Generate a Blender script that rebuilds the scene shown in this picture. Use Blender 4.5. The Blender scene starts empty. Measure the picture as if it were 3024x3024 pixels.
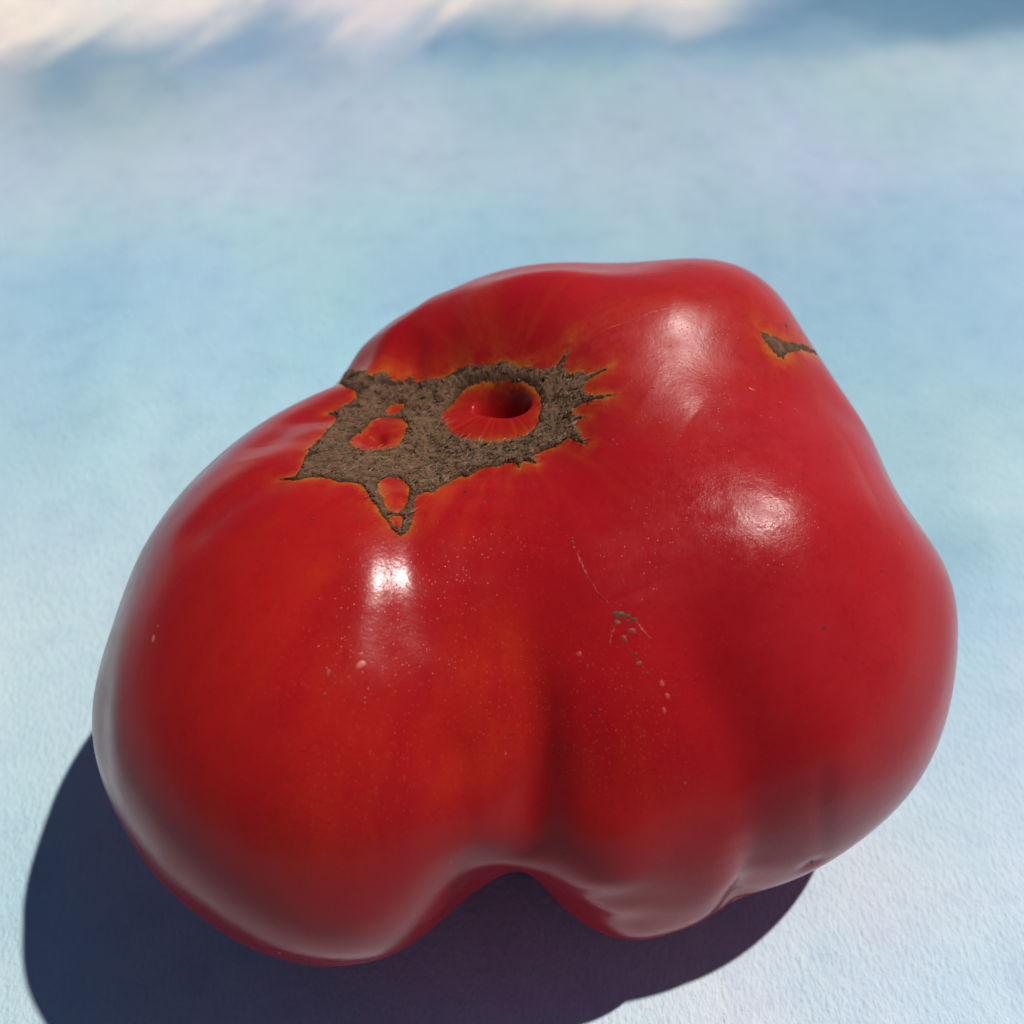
import bpy, math
import numpy as np
# ================================================================ camera, sky, sun, exposure
S = bpy.context.scene
# camera shared by scene and fit
CAM_POS = (0.0, -0.0850, 0.1540); CAM_PITCH = 50.0; CAM_FOV = 52.0

cam_data = bpy.data.cameras.new("camera"); cam = bpy.data.objects.new("camera", cam_data)
S.collection.objects.link(cam); S.camera = cam
cam.location = CAM_POS; cam.rotation_euler = (math.radians(90 - CAM_PITCH), 0, 0)
cam_data.sensor_fit = 'HORIZONTAL'; cam_data.lens = 4.0
cam_data.sensor_width = 2 * 4.0 * math.tan(math.radians(CAM_FOV / 2))
cam_data.clip_start = 0.005; cam_data.clip_end = 50
cam_data.dof.use_dof = True; cam_data.dof.focus_distance = 0.128; cam_data.dof.aperture_fstop = 2.0

SUN_ELEV, SUN_AZ = 60.5, 61.0       # azimuth: degrees to the right of straight behind the fruit
w = bpy.data.worlds.new("World"); S.world = w; w.use_nodes = True
wn = w.node_tree.nodes; wl = w.node_tree.links
sky = wn.new('ShaderNodeTexSky'); sky.sky_type = 'NISHITA'; sky.sun_disc = False
sky.sun_elevation = math.radians(SUN_ELEV); sky.sun_rotation = math.radians(SUN_AZ)
sky.air_density = 0.75; sky.dust_density = 0.1; sky.ozone_density = 2.0
bg = wn['Background']; bg.inputs['Strength'].default_value = 0.05
wl.new(sky.outputs[0], bg.inputs[0])
sun_d = bpy.data.lights.new("sun", 'SUN'); sun = bpy.data.objects.new("sun", sun_d); S.collection.objects.link(sun)
sun_d.energy = 5.0; sun_d.angle = math.radians(1.0); sun_d.color = (1.0, 0.96, 0.90)
e, a = math.radians(SUN_ELEV), math.radians(SUN_AZ)
to_sun = (math.sin(a) * math.cos(e), math.cos(a) * math.cos(e), math.sin(e))
from mathutils import Vector
sun.rotation_euler = Vector(to_sun).to_track_quat('Z', 'Y').to_euler()
S.view_settings.view_transform = 'Standard'; S.view_settings.look = 'None'
S.view_settings.exposure = -0.6; S.view_settings.gamma = 1.0
S.render.engine = 'CYCLES'; S.cycles.use_denoising = True

# ================================================================ measured shape data (directions, mm)
DATA = {
 'curves': [
  ([(.078, .0098, .9969), (.2723, -.2662, .9247), (.385, -.4793, .7887)], 1.0, .2, 'fs'),
  ([(.613, -.7336, .2935), (.6125, -.7854, .0891), (.597, -.7682, -.2313)], -1.3, .07, 'as'),
  ([(.4259, .2104, .88), (.6061, .1185, .7865), (.7397, .0414, .6717), (.8447, .0401, .5337), (.9151, .0724, .3967)], -.7, .12, 'fs'),
  ([(.1734, .4129, .8941), (.2713, .4765, .8362), (.3591, .4908, .7938), (.5102, .4732, .7182)], .45, .07, 'fs'),
  ([(-.6581, .0058, .7529), (-.7582, -.0879, .646), (-.8338, -.1935, .517)], -.5, .07, 'fs'),
  ([(-.5826, .4226, .6942), (-.7171, .3258, .6162), (-.7757, .1026, .6228)], -.6, .07, 'fs'),
  ([(-.5835, .5098, .6321), (-.4659, .464, .7535), (-.3194, .4348, .842), (-.1822, .4416, .8785), (-.0113, .4316, .902), (.1755, .3983, .9003)], -2.4, .09, 'fs'),
  ([(-.3948, .482, .7822), (-.3595, .5934, .7201), (-.297, .6929, .657)], -.25, .035, 'fs'),
  ([(.7237, -.6181, .3069), (.7315, -.6648, .1511), (.7441, -.6517, -.1469)], -.16, .025, 'fs'),
  ([(.6257, -.768, .1363), (.6183, -.7839, -.0567), (.6087, -.7275, -.3164)], -.5, .035, 'as'),
  ([(-.152, -.8196, .5525), (-.1407, -.8919, .4298), (-.1122, -.9496, .2926)], -.14, .03, 'fs'),
 ],
 'blobs': [
  ((-.2931, .287, .912), -2.6, .42, 2),
  ((-.4363, -.1305, .8903), .5, .05, 2),
  ((.7349, -.666, -.128), -.45, .03, 2),
  ((-.5411, .2631, .7987), -1.1, .036, 2),
 ],
 'pits': [
  ((-.0442, .4116, .9103), (.8923, -.3936, .2213), (.4493, .822, -.3499), .104, .056, -12.5, 5),
  ((.366, -.9299, .0359), (.9306, .3657, -.0141), (.0, .0386, .9993), .27, .62, 4.5, 3),
 ],
 'corr': [
  ((-.9741, -.1245, .1887), -.399, .9),
  ((-.8989, .2247, .3762), .379, .9),
  ((-.6595, .6524, .3734), .37, .9),
  ((-.3177, .7855, .531), 1.212, .9),
  ((.0843, .8437, .5301), 3.353, .9),
  ((.4674, .7419, .4807), 4.936, .9),
  ((.7633, .5591, .3237), 5.426, .9),
  ((.9251, .0998, .3663), 3.223, .9),
  ((.9782, -.1733, .1143), 2.207, .9),
  ((.8787, -.4703, -.0815), 1.212, .9),
  ((.6504, -.7202, -.2415), .546, .9),
  ((.3015, -.9148, -.2687), -1.033, .9),
  ((-.0669, -.9287, -.3647), -3.352, .9),
  ((-.4504, -.8685, -.2071), .408, .9),
  ((-.7526, -.6529, -.0854), -.098, .9),
  ((-.9301, -.3571, .0866), -.125, .9),
  ((-.9706, -.1195, .209), -.572, .9),
  ((-.8859, .2188, .4092), -.423, .9),
  ((-.6514, .6407, .4064), -1.58, .9),
  ((-.298, .7737, .5592), -2.104, .9),
  ((.1002, .7946, .5988), -1.588, .9),
  ((.4741, .6753, .565), -1.109, .9),
  ((.7684, .4797, .4235), -.976, .9),
  ((.9307, .0934, .3538), -2.442, .9),
  ((.9684, -.2079, .1376), -2.049, .9),
  ((.8625, -.5026, -.0582), -1.343, .9),
  ((.6354, -.7319, -.2463), -.176, .9),
  ((.2832, -.9192, -.2735), -.609, .9),
  ((-.0816, -.9493, -.3037), -1.875, .9),
  ((-.4668, -.8586, -.2119), 1.544, .9),
  ((-.7649, -.6378, -.0902), .527, .9),
  ((-.9627, -.1213, .242), .171, .9),
  ((-.8896, .2786, .3618), 1.061, .9),
  ((-.6309, .6512, .4219), .349, .9),
  ((-.2776, .8018, .5292), .351, .9),
  ((.1219, .8187, .5612), .984, .9),
  ((.4959, .7159, .4914), 1.56, .9),
  ((.7837, .5044, .3625), 1.775, .9),
  ((.9441, .1036, .3131), .542, .9),
  ((.975, -.2, .0969), .899, .9),
  ((.8643, -.4931, -.0989), 1.149, .9),
  ((.6337, -.7099, -.3073), 1.776, .9),
  ((.2776, -.9105, -.3064), .526, .9),
  ((-.0963, -.9273, -.3618), -.894, .9),
  ((-.4829, -.8484, -.2167), 1.742, .9),
  ((-.7731, -.629, -.0824), .574, .9),
  ((-.9406, -.3275, .0896), .363, .9),
  ((-.9536, -.123, .2749), -.956, .9),
  ((-.6196, .665, .4171), -.815, .9),
  ((-.2585, .789, .5573), -.966, .9),
  ((.1384, .8193, .5564), -.713, .9),
  ((.5037, .6843, .5273), -.371, .9),
  ((.7903, .4821, .378), -.365, .9),
  ((.9392, .0688, .3364), -1.578, .9),
  ((.9647, -.2345, .1202), -1.185, .9),
  ((.8541, -.5096, -.1037), -.864, .9),
  ((.6125, -.7452, -.2636), .077, .9),
  ((.2569, -.9216, -.2909), -1.169, .9),
  ((-.1182, -.9423, -.3133), -1.859, .9),
  ((-.5036, -.8316, -.2341), .414, .9),
  ((-.7771, -.6263, -.0621), -.705, .9),
  ((-.9402, -.3225, .1099), -.841, .9),
  ((-.9749, -.058, .215), .344, .9),
  ((-.8603, .2571, .4402), 1.245, .9),
  ((-.6066, .6873, .3997), .243, .9),
  ((-.2404, .8066, .5399), .256, .9),
  ((.1561, .8054, .5719), .485, .9),
  ((.523, .6887, .5022), .949, .9),
  ((.8026, .4865, .3451), 1.061, .9),
  ((.952, .0785, .2957), .124, .9),
  ((.9707, -.2265, .0796), .638, .9),
  ((.8544, -.4991, -.1443), .859, .9),
  ((.6093, -.714, -.345), 1.772, .9),
  ((.2411, -.9176, -.316), .24, .9),
  ((-.131, -.9318, -.3384), -.06, .9),
  ((-.5145, -.8271, -.2263), 1.855, .9),
  ((-.7889, -.6108, -.0669), .668, .9),
  ((-.9496, -.2925, .1129), .48, .9),
  ((-.9707, -.1314, .2013), -1.122, .6),
  ((-.9284, .0628, .3662), -.609, .6),
  ((-.8396, .3098, .4462), .246, .6),
  ((-.6727, .6119, .416), -.473, .6),
  ((-.4546, .7224, .521), -.884, .6),
  ((-.2072, .7999, .5632), -.66, .6),
  ((.0501, .8037, .5929), -.362, .6),
  ((.3035, .7788, .549), -.841, .6),
  ((.538, .6806, .4974), -.095, .6),
  ((.7229, .5527, .4146), -.221, .6),
  ((.8685, .2943, .3988), -.325, .6),
  ((.952, .0785, .2957), -1.389, .6),
  ((.9748, -.1354, .1772), -.872, .6),
  ((.9438, -.3278, .043), -.799, .6),
  ((.8541, -.5096, -.1037), -.771, .6),
  ((.7139, -.654, -.2504), -.585, .6),
  ((.524, -.7713, -.3612), .723, .6),
  ((.2673, -.9162, -.2987), -.648, .6),
  ((.0353, -.9366, -.3485), -3.73, .6),
  ((-.231, -.9182, -.3218), -.051, .6),
  ((-.4668, -.8586, -.2119), .472, .6),
  ((-.6683, -.7357, -.1098), -.622, .6),
  ((-.8218, -.5695, -.0155), -.978, .6),
  ((-.9263, -.3636, .0992), -.864, .6),
  ((-.9706, -.1195, .209), .178, .6),
  ((-.9399, .1219, .3189), .453, .6),
  ((-.8392, .3696, .3989), 1.102, .6),
  ((-.6581, .6608, .3609), .176, .6),
  ((-.4383, .7528, .4911), .043, .6),
  ((-.1881, .8165, .5459), .327, .6),
  ((.0703, .8287, .5552), .55, .6),
  ((.5529, .6721, .4926), .73, .6),
  ((.7353, .5398, .4098), .617, .6),
  ((.8761, .278, .394), .738, .6),
  ((.9549, .06, .291), .048, .6),
  ((.9824, -.1273, .1365), .685, .6),
  ((.9476, -.3194, .0023), .677, .6),
  ((.8544, -.4991, -.1443), .479, .6),
  ((.7053, -.6498, -.2833), .557, .6),
  ((.5143, -.7617, -.3941), 2.104, .6),
  ((.2617, -.9064, -.3316), .828, .6),
  ((.0211, -.9273, -.3736), -1.91, .6),
  ((-.2427, -.9285, -.2811), 1.777, .6),
  ((-.4829, -.8484, -.2167), 1.675, .6),
  ((-.6822, -.7222, -.1146), .531, .6),
  ((-.8365, -.5469, -.0329), .382, .6),
  ((-.9372, -.339, .0818), .555, .6),
  ((-.9627, -.1213, .242), -.705, .6),
  ((-.9286, .1177, .3518), -.389, .6),
  ((-.8265, .3612, .4318), .326, .6),
  ((-.6505, .6494, .3938), -.53, .6),
  ((-.4271, .7542, .4988), -.47, .6),
  ((-.1746, .7909, .5866), -.191, .6),
  ((.0821, .8081, .5833), -.08, .6),
  ((.3387, .7347, .5878), -.727, .6),
  ((.5631, .6517, .5081), -.079, .6),
  ((.7474, .5266, .405), -.29, .6),
  ((.8833, .2614, .3892), -.282, .6),
  ((.959, .0531, .2784), -.91, .6),
  ((.9804, -.1465, .1317), -.408, .6),
  ((.9412, -.3378, -.0025), -.563, .6),
  ((.8439, -.5154, -.1491), -.942, .6),
  ((.6866, -.6864, -.2396), -.893, .6),
  ((.492, -.7969, -.3505), .785, .6),
  ((.2435, -.9097, -.3363), -.567, .6),
  ((.0014, -.9456, -.3252), -2.818, .6),
  ((-.2602, -.9318, -.253), .572, .6),
  ((-.6957, -.7083, -.1194), -.984, .6),
  ((-.8394, -.5433, -.0125), -.803, .6),
  ((-.937, -.334, .1021), -.446, .6),
  ((-.9758, -.0698, .2072), .146, .6),
  ((-.9331, .1698, .3171), .257, .6),
  ((-.8088, .3436, .4772), .819, .6),
  ((-.6315, .6422, .4344), -.153, .6),
  ((-.4064, .7464, .527), .045, .6),
  ((-.1555, .8074, .5692), .342, .6),
  ((.1055, .8177, .5659), .414, .6),
  ((.3524, .7681, .5346), -.168, .6),
  ((.5776, .6427, .5033), .525, .6),
  ((.7603, .5324, .3721), .376, .6),
  ((.8902, .2446, .3844), .478, .6),
  ((.9612, .0344, .2736), .15, .6),
  ((.9809, -.1541, .1191), .733, .6),
  ((.9344, -.3561, -.0072), .619, .6),
  ((.8331, -.5368, -.1336), .17, .6),
  ((.6837, -.6649, -.3007), .177, .6),
  ((.483, -.7872, -.3834), 1.941, .6),
  ((.2298, -.8952, -.3818), .454, .6),
  ((-.0107, -.9149, -.4036), -1.42, .6),
  ((-.2779, -.9156, -.2907), 1.925, .6),
  ((-.5191, -.8207, -.2389), 1.01, .6),
  ((-.709, -.6942, -.1242), .108, .6),
  ((-.8498, -.5268, -.0173), .375, .6),
  ((-.9402, -.3225, .1099), .597, .6),
  ((-.9749, -.058, .215), -.523, .6),
  ((-.9284, .1806, .3248), -.335, .6),
  ((-.8078, .4033, .4299), .332, .6),
  ((-.6196, .665, .4171), -.547, .6),
  ((-.3909, .7665, .5096), -.257, .6),
  ((.1235, .8041, .5815), -.025, .6),
  ((.3702, .727, .5782), -.607, .6),
  ((.7709, .4993, .3954), -.221, .6),
  ((.8969, .2393, .3718), -.33, .6),
  ((.9649, .0274, .261), -.622, .6),
  ((.9782, -.1733, .1143), -.191, .6),
  ((.9316, -.363, -.0198), -.376, .6),
  ((.8274, -.5364, -.1665), -.907, .6),
  ((.6696, -.677, -.3054), -.873, .6),
  ((.4665, -.7948, -.3882), .916, .6),
  ((.2174, -.9097, -.3537), -.759, .6),
  ((-.0285, -.9462, -.3222), -2.137, .6),
  ((-.2895, -.9322, -.2171), .816, .6),
  ((-.5267, -.8295, -.1857), -.309, .6),
  ((-.7139, -.6925, -.1039), -.982, .6),
  ((-.8586, -.5126, .0108), -.489, .6),
  ((-.9311, -.3301, .1554), -.192, .6),
  ((-.9773, -.1175, .1762), .113, .4),
  ((-.9517, .0025, .3071), .053, .4),
  ((-.9171, .1757, .3578), .111, .4),
  ((-.8396, .3098, .4462), .528, .4),
  ((-.7404, .5584, .3742), .616, .4),
  ((-.6079, .6786, .4123), -.402, .4),
  ((-.2921, .7934, .534), .149, .4),
  ((-.1191, .8059, .5799), .345, .4),
  ((.0539, .8267, .56), .457, .4),
  ((.2219, .8033, .5527), -.029, .4),
  ((.3848, .7591, .525), -.246, .4),
  ((.538, .6806, .4974), .377, .4),
  ((.6618, .6022, .4464), .334, .4),
  ((.7791, .4964, .3829), .253, .4),
  ((.8745, .3127, .3707), .58, .4),
  ((.9307, .1461, .3353), -.161, .4),
  ((.9666, .0086, .2562), .196, .4),
  ((.9816, -.1197, .1491), .669, .4),
  ((.9655, -.2529, .0622), .63, .4),
  ((.9242, -.381, -.0246), .55, .4),
  ((.8596, -.4936, -.1318), .189, .4),
  ((.7721, -.5888, -.239), -.158, .4),
  ((.6564, -.6965, -.2899), -.033, .4),
  ((.5286, -.7435, -.4097), 1.398, .4),
  ((.3646, -.8517, -.3763), 1.88, .4),
  ((.2039, -.8939, -.3992), .026, .4),
  ((.0393, -.9287, -.3688), -1.816, .4),
  ((-.1299, -.9433, -.3056), .418, .4),
  ((-.3073, -.9168, -.2548), 1.952, .4),
  ((-.4668, -.8586, -.2119), .995, .4),
  ((-.6049, -.7832, -.1439), .08, .4),
  ((-.7269, -.6781, -.1087), -.105, .4),
  ((-.8258, -.5632, -.028), .193, .4),
  ((-.9045, -.4246, .04), .641, .4),
  ((-.9556, -.2741, .1081), .554, .4),
  ((-.9706, -.1195, .209), -.4, .4),
  ((-.9607, .0544, .2723), -.368, .4),
  ((-.9046, .1706, .3907), -.276, .4),
  ((-.8244, .3015, .479), .169, .4),
  ((-.7311, .5567, .3945), .235, .4),
  ((-.5894, .6602, .4655), -.592, .4),
  ((-.4383, .7528, .4911), -.149, .4),
  ((-.2757, .7706, .5747), -.079, .4),
  ((-.1037, .8115, .5751), .053, .4),
  ((.0703, .8287, .5552), .14, .4),
  ((.2381, .7877, .5682), -.35, .4),
  ((.4016, .7179, .5686), -.449, .4),
  ((.5485, .6604, .5129), .075, .4),
  ((.6753, .5908, .4416), -.142, .4),
  ((.7903, .4821, .378), -.161, .4),
  ((.8761, .278, .394), .044, .4),
  ((.9361, .1398, .3227), -.728, .4),
  ((.9678, -.0103, .2514), -.371, .4),
  ((.9824, -.1273, .1365), -.121, .4),
  ((.9606, -.2718, .0574), -.204, .4),
  ((.921, -.3878, -.0372), -.212, .4),
  ((.8544, -.4991, -.1443), -.495, .4),
  ((.7596, -.603, -.2437), -.862, .4),
  ((.6417, -.7081, -.2947), -.887, .4),
  ((.5079, -.7798, -.366), .429, .4),
  ((.3563, -.8496, -.3889), .81, .4),
  ((.1888, -.9172, -.3507), -.785, .4),
  ((.0199, -.9471, -.3204), -2.114, .4),
  ((-.3249, -.9182, -.2268), .686, .4),
  ((-.4878, -.8423, -.2293), -.318, .4),
  ((-.6241, -.7646, -.1612), -.872, .4),
  ((-.74, -.6677, -.0806), -.748, .4),
  ((-.8327, -.5533, -.0203), -.367, .4),
  ((-.9092, -.4136, .0478), .032, .4),
  ((-.9545, -.269, .1284), -.095, .4),
  ((-.9627, -.1213, .242), .033, .4),
  ((-.8265, .3612, .4318), .389, .4),
  ((-.7217, .5721, .3897), .308, .4),
  ((-.576, .6917, .4356), -.365, .4),
  ((-.4271, .7542, .4988), .086, .4),
  ((-.2585, .789, .5573), .098, .4),
  ((-.0883, .8167, .5703), .202, .4),
  ((.0891, .8163, .5708), .298, .4),
  ((.255, .8, .5431), -.159, .4),
  ((.417, .7486, .5154), -.103, .4),
  ((.5631, .6517, .5081), .373, .4),
  ((.6885, .579, .4368), .075, .4),
  ((.8026, .4865, .3451), .205, .4),
  ((.8833, .2614, .3892), .416, .4),
  ((.9403, .1218, .3179), -.215, .4),
  ((.9775, -.0014, .2108), .275, .4),
  ((.9804, -.1465, .1317), .441, .4),
  ((.9628, -.2676, .0371), .411, .4),
  ((.9131, -.4056, -.042), .508, .4),
  ((.8439, -.5154, -.1491), .301, .4),
  ((.7525, -.6066, -.2563), -.076, .4),
  ((.6324, -.7019, -.3276), -.222, .4),
  ((.4968, -.7599, -.4192), .978, .4),
  ((.3394, -.8446, -.414), 1.23, .4),
  ((.1763, -.8536, -.4901), -.309, .4),
  ((.0086, -.892, -.452), -1.165, .4),
  ((-.1693, -.9586, -.229), .96, .4),
  ((-.3474, -.8959, -.277), 1.218, .4),
  ((-.5036, -.8316, -.2341), .241, .4),
  ((-.6383, -.7516, -.166), -.073, .4),
  ((-.7526, -.6529, -.0854), .14, .4),
  ((-.8433, -.5369, -.0251), .387, .4),
  ((-.9173, -.3958, .043), .593, .4),
  ((-.9602, -.2505, .1236), .316, .4),
  ((-.9758, -.0698, .2072), -.282, .4),
  ((-.9477, .0625, .313), -.213, .4),
  ((-.8989, .2247, .3762), -.177, .4),
  ((-.8124, .3523, .4646), .216, .4),
  ((-.7025, .5851, .4052), .068, .4),
  ((-.5664, .6866, .4559), -.411, .4),
  ((-.2404, .8066, .5399), -.043, .4),
  ((-.0676, .8076, .5858), .043, .4),
  ((.1055, .8177, .5659), .115, .4),
  ((.2708, .784, .5586), -.349, .4),
  ((.4327, .7073, .5591), -.196, .4),
  ((.5776, .6427, .5033), .158, .4),
  ((.7014, .5669, .432), -.241, .4),
  ((.8119, .4528, .3685), -.023, .4),
  ((.8902, .2446, .3844), .025, .4),
  ((.9441, .1036, .3131), -.6, .4),
  ((.9715, -.0366, .234), -.158, .4),
  ((.978, -.1657, .1269), -.186, .4),
  ((.9576, -.2864, .0323), -.245, .4),
  ((.9048, -.4232, -.0468), -.107, .4),
  ((.8331, -.5313, -.154), -.249, .4),
  ((.7396, -.6204, -.2611), -.596, .4),
  ((.6175, -.7129, -.3324), -.74, .4),
  ((.4807, -.7675, -.424), .425, .4),
  ((.3221, -.849, -.4188), .596, .4),
  ((.1604, -.8926, -.4213), -.8, .4),
  ((-.0092, -.9728, -.2313), -1.349, .4),
  ((-.1864, -.9617, -.2009), .415, .4),
  ((-.3596, -.9027, -.2364), .252, .4),
  ((-.5109, -.8404, -.1808), -.597, .4),
  ((-.6439, -.7511, -.1457), -.67, .4),
  ((-.7609, -.6442, -.0776), -.385, .4),
  ((-.8562, -.5166, -.0095), -.169, .4),
  ((-.955, -.252, .1565), -.195, .4),
  ((-.9749, -.058, .215), .045, .4),
  ((-.9508, .1072, .2908), .035, .4),
  ((-.8078, .4033, .4299), .34, .4),
  ((-.6926, .6, .4004), .062, .4),
  ((-.5455, .6842, .484), -.228, .4),
  ((-.3909, .7665, .5096), .125, .4),
  ((-.2253, .7824, .5806), .035, .4),
  ((-.0521, .8122, .5811), .133, .4),
  ((.1235, .8041, .5815), .202, .4),
  ((.2872, .7815, .5538), -.232, .4),
  ((.4489, .7367, .5058), .039, .4),
  ((.5919, .6333, .4985), .313, .4),
  ((.7142, .5545, .4272), -.113, .4),
  ((.8208, .4677, .3278), .253, .4),
  ((.9032, .2572, .3438), .266, .4),
  ((.9488, .0969, .3006), -.187, .4),
  ((.9807, -.0279, .1934), .324, .4),
  ((.9782, -.1733, .1143), .243, .4),
  ((.9557, -.2936, .0197), .227, .4),
  ((.901, -.4297, -.0594), .41, .4),
  ((.8274, -.5364, -.1665), .297, .4),
  ((.7274, -.6407, -.2456), -.086, .4),
  ((.6075, -.7053, -.3653), -.262, .4),
  ((.4657, -.785, -.4085), .804, .4),
  ((.3053, -.8424, -.444), .824, .4),
  ((.1456, -.8287, -.5404), -.602, .4),
  ((-.0256, -.9788, -.2032), -.68, .4),
  ((-.2061, -.949, -.2386), 1.036, .4),
  ((-.3767, -.8944, -.2411), .63, .4),
  ((-.5267, -.8295, -.1857), -.027, .4),
  ((-.6579, -.7379, -.1505), .029, .4),
  ((-.7731, -.629, -.0824), .265, .4),
  ((-.8661, -.4997, -.0144), .347, .4),
  ((-.9298, -.3619, .0663), .394, .4),
  ((-.9655, -.2149, .1469), .12, .4),
  ((-.9705, -.0532, .2353), -.162, .4),
  ((-.947, .1184, .2986), -.143, .4),
  ((-.8869, .2705, .3744), -.151, .4),
  ((-.797, .4026, .4502), .234, .4),
  ((-.6727, .6119, .416), -.129, .4),
  ((-.5325, .7061, .4666), -.204, .4),
  ((-.3771, .7765, .5048), .057, .4),
  ((-.2072, .7999, .5632), -.057, .4),
  ((-.0364, .8165, .5762), .049, .4),
  ((.1398, .8049, .5767), .086, .4),
  ((.3035, .7788, .549), -.337, .4),
  ((.6061, .6236, .4937), .141, .4),
  ((.7229, .5527, .4146), -.335, .4),
  ((.8298, .4339, .3511), .102, .4),
  ((.9033, .2222, .367), -.044, .4),
  ((.952, .0785, .2957), -.439, .4),
  ((.9752, -.1924, .1095), -.208, .4),
  ((.9499, -.3123, .0149), -.233, .4),
  ((.8922, -.447, -.0641), -.024, .4),
  ((.8161, -.552, -.1713), -.099, .4),
  ((.7189, -.6369, -.2785), -.468, .4),
  ((.5924, -.7156, -.3701), -.576, .4),
  ((.4499, -.802, -.393), .444, .4),
  ((.2881, -.846, -.4488), .389, .4),
  ((.1275, -.8832, -.4513), -.96, .4),
  ((-.0446, -.9771, -.208), -.774, .4),
  ((-.2243, -.9436, -.2434), .616, .4),
  ((-.3886, -.8993, -.2005), -.036, .4),
  ((-.5423, -.8183, -.1904), -.566, .4),
  ((-.6683, -.7357, -.1098), -.39, .4),
  ((-.7811, -.62, -.0747), -.177, .4),
  ((-.8684, -.4958, .006), -.11, .4),
  ((-.9336, -.3505, .074), -.047, .4),
  ((-.9669, -.203, .1547), -.236, .4),
  ((-.9741, -.1245, .1887), .041, .6),
  ((-.947, .1184, .2986), .061, .6),
  ((-.8396, .3098, .4462), .165, .6),
  ((-.6823, .6148, .3956), .029, .6),
  ((-.4532, .7322, .5085), .194, .6),
  ((-.2072, .7999, .5632), .103, .6),
  ((.0539, .8267, .56), .222, .6),
  ((.3035, .7788, .549), -.158, .6),
  ((.538, .6806, .4974), .246, .6),
  ((.7229, .5527, .4146), -.145, .6),
  ((.8745, .3127, .3707), .335, .6),
  ((.952, .0785, .2957), -.083, .6),
  ((.9816, -.1197, .1491), .244, .6),
  ((.9499, -.3123, .0149), .107, .6),
  ((.8596, -.4936, -.1318), .327, .6),
  ((.7189, -.6369, -.2785), -.126, .6),
  ((.5168, -.7886, -.3331), -.541, .6),
  ((.2835, -.8858, -.3674), -.639, .6),
  ((.0405, -.9725, -.2294), -1.04, .6),
  ((-.2243, -.9436, -.2434), .782, .6),
  ((-.6683, -.7357, -.1098), .09, .6),
  ((-.8296, -.5568, -.0406), .244, .6),
  ((-.9336, -.3505, .074), .234, .6),
  ((-.9706, -.1195, .209), -.184, .6),
  ((-.9399, .1219, .3189), -.147, .6),
  ((-.8368, .3612, .4114), .024, .6),
  ((-.6623, .6264, .4112), -.202, .6),
  ((-.4383, .7528, .4911), .03, .6),
  ((-.1923, .8069, .5584), -.086, .6),
  ((.0703, .8287, .5552), .064, .6),
  ((.3199, .7756, .5442), -.295, .6),
  ((.5485, .6604, .5129), .13, .6),
  ((.7353, .5398, .4098), -.29, .6),
  ((.8815, .3078, .3581), .144, .6),
  ((.9629, .0884, .2551), -.27, .6),
  ((.9476, -.3194, .0023), -.026, .6),
  ((.8544, -.4991, -.1443), .361, .6),
  ((.7095, -.6322, -.3114), .123, .6),
  ((.5005, -.8054, -.3176), .057, .6),
  ((.2697, -.9086, -.319), -.028, .6),
  ((.0272, -.8323, -.5536), -.549, .6),
  ((-.2352, -.9506, -.2027), .961, .6),
  ((-.4878, -.8423, -.2293), -.156, .6),
  ((-.6865, -.716, -.1272), -.145, .6),
  ((-.8365, -.5469, -.0329), -.048, .6),
  ((-.9372, -.339, .0818), -.058, .6),
  ((-.8265, .3612, .4318), .209, .6),
  ((-.6514, .6407, .4064), -.12, .6),
  ((-.4225, .7727, .4737), .146, .6),
  ((.0891, .8163, .5708), .176, .6),
  ((.3362, .772, .5394), -.164, .6),
  ((.5631, .6517, .5081), .27, .6),
  ((.7474, .5266, .405), -.154, .6),
  ((.889, .2911, .3534), .237, .6),
  ((.959, .0531, .2784), -.16, .6),
  ((.9412, -.3378, -.0025), -.104, .6),
  ((.8439, -.5154, -.1491), .197, .6),
  ((.6927, -.6697, -.2677), -.075, .6),
  ((.2576, -.8863, -.3848), -.127, .6),
  ((.0082, -.9848, -.1732), -.576, .6),
  ((-.2602, -.9318, -.253), .741, .6),
  ((-.5036, -.8316, -.2341), -.311, .6),
  ((-.6957, -.7083, -.1194), -.118, .6),
  ((-.8433, -.5369, -.0251), .066, .6),
  ((-.9406, -.3275, .0896), .1, .6),
  ((-.9741, -.1245, .1887), -.112, .35),
  ((-.9617, .0053, .2742), .032, .35),
  ((-.9331, .1698, .3171), -.096, .35),
  ((-.8642, .2652, .4276), -.09, .35),
  ((-.7869, .4445, .4281), .299, .35),
  ((-.6723, .6207, .4034), -.106, .35),
  ((-.553, .7084, .4386), -.254, .35),
  ((-.4064, .7464, .527), .098, .35),
  ((-.2585, .789, .5573), -.056, .35),
  ((-.1037, .8115, .5751), -.068, .35),
  ((.0539, .8267, .56), .123, .35),
  ((.2054, .8044, .5575), -.052, .35),
  ((.3524, .7681, .5346), -.316, .35),
  ((.4939, .6816, .5398), .146, .35),
  ((.6201, .6136, .4889), .176, .35),
  ((.7229, .5527, .4146), -.309, .35),
  ((.8208, .4677, .3278), .11, .35),
  ((.8963, .2742, .3486), .226, .35),
  ((.9403, .1218, .3179), -.322, .35),
  ((.9678, -.0103, .2514), .035, .35),
  ((.9816, -.1197, .1491), .068, .35),
  ((.9665, -.2455, .0748), -.181, .35),
  ((.9344, -.3561, -.0072), -.08, .35),
  ((.884, -.4544, -.1096), .175, .35),
  ((.8101, -.5568, -.1839), .226, .35),
  ((.7189, -.6369, -.2785), .066, .35),
  ((.6075, -.7053, -.3653), -.2, .35),
  ((.4755, -.8134, -.335), .156, .35),
  ((.338, -.8639, -.3734), .161, .35),
  ((.1914, -.9087, -.3711), -.203, .35),
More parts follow.
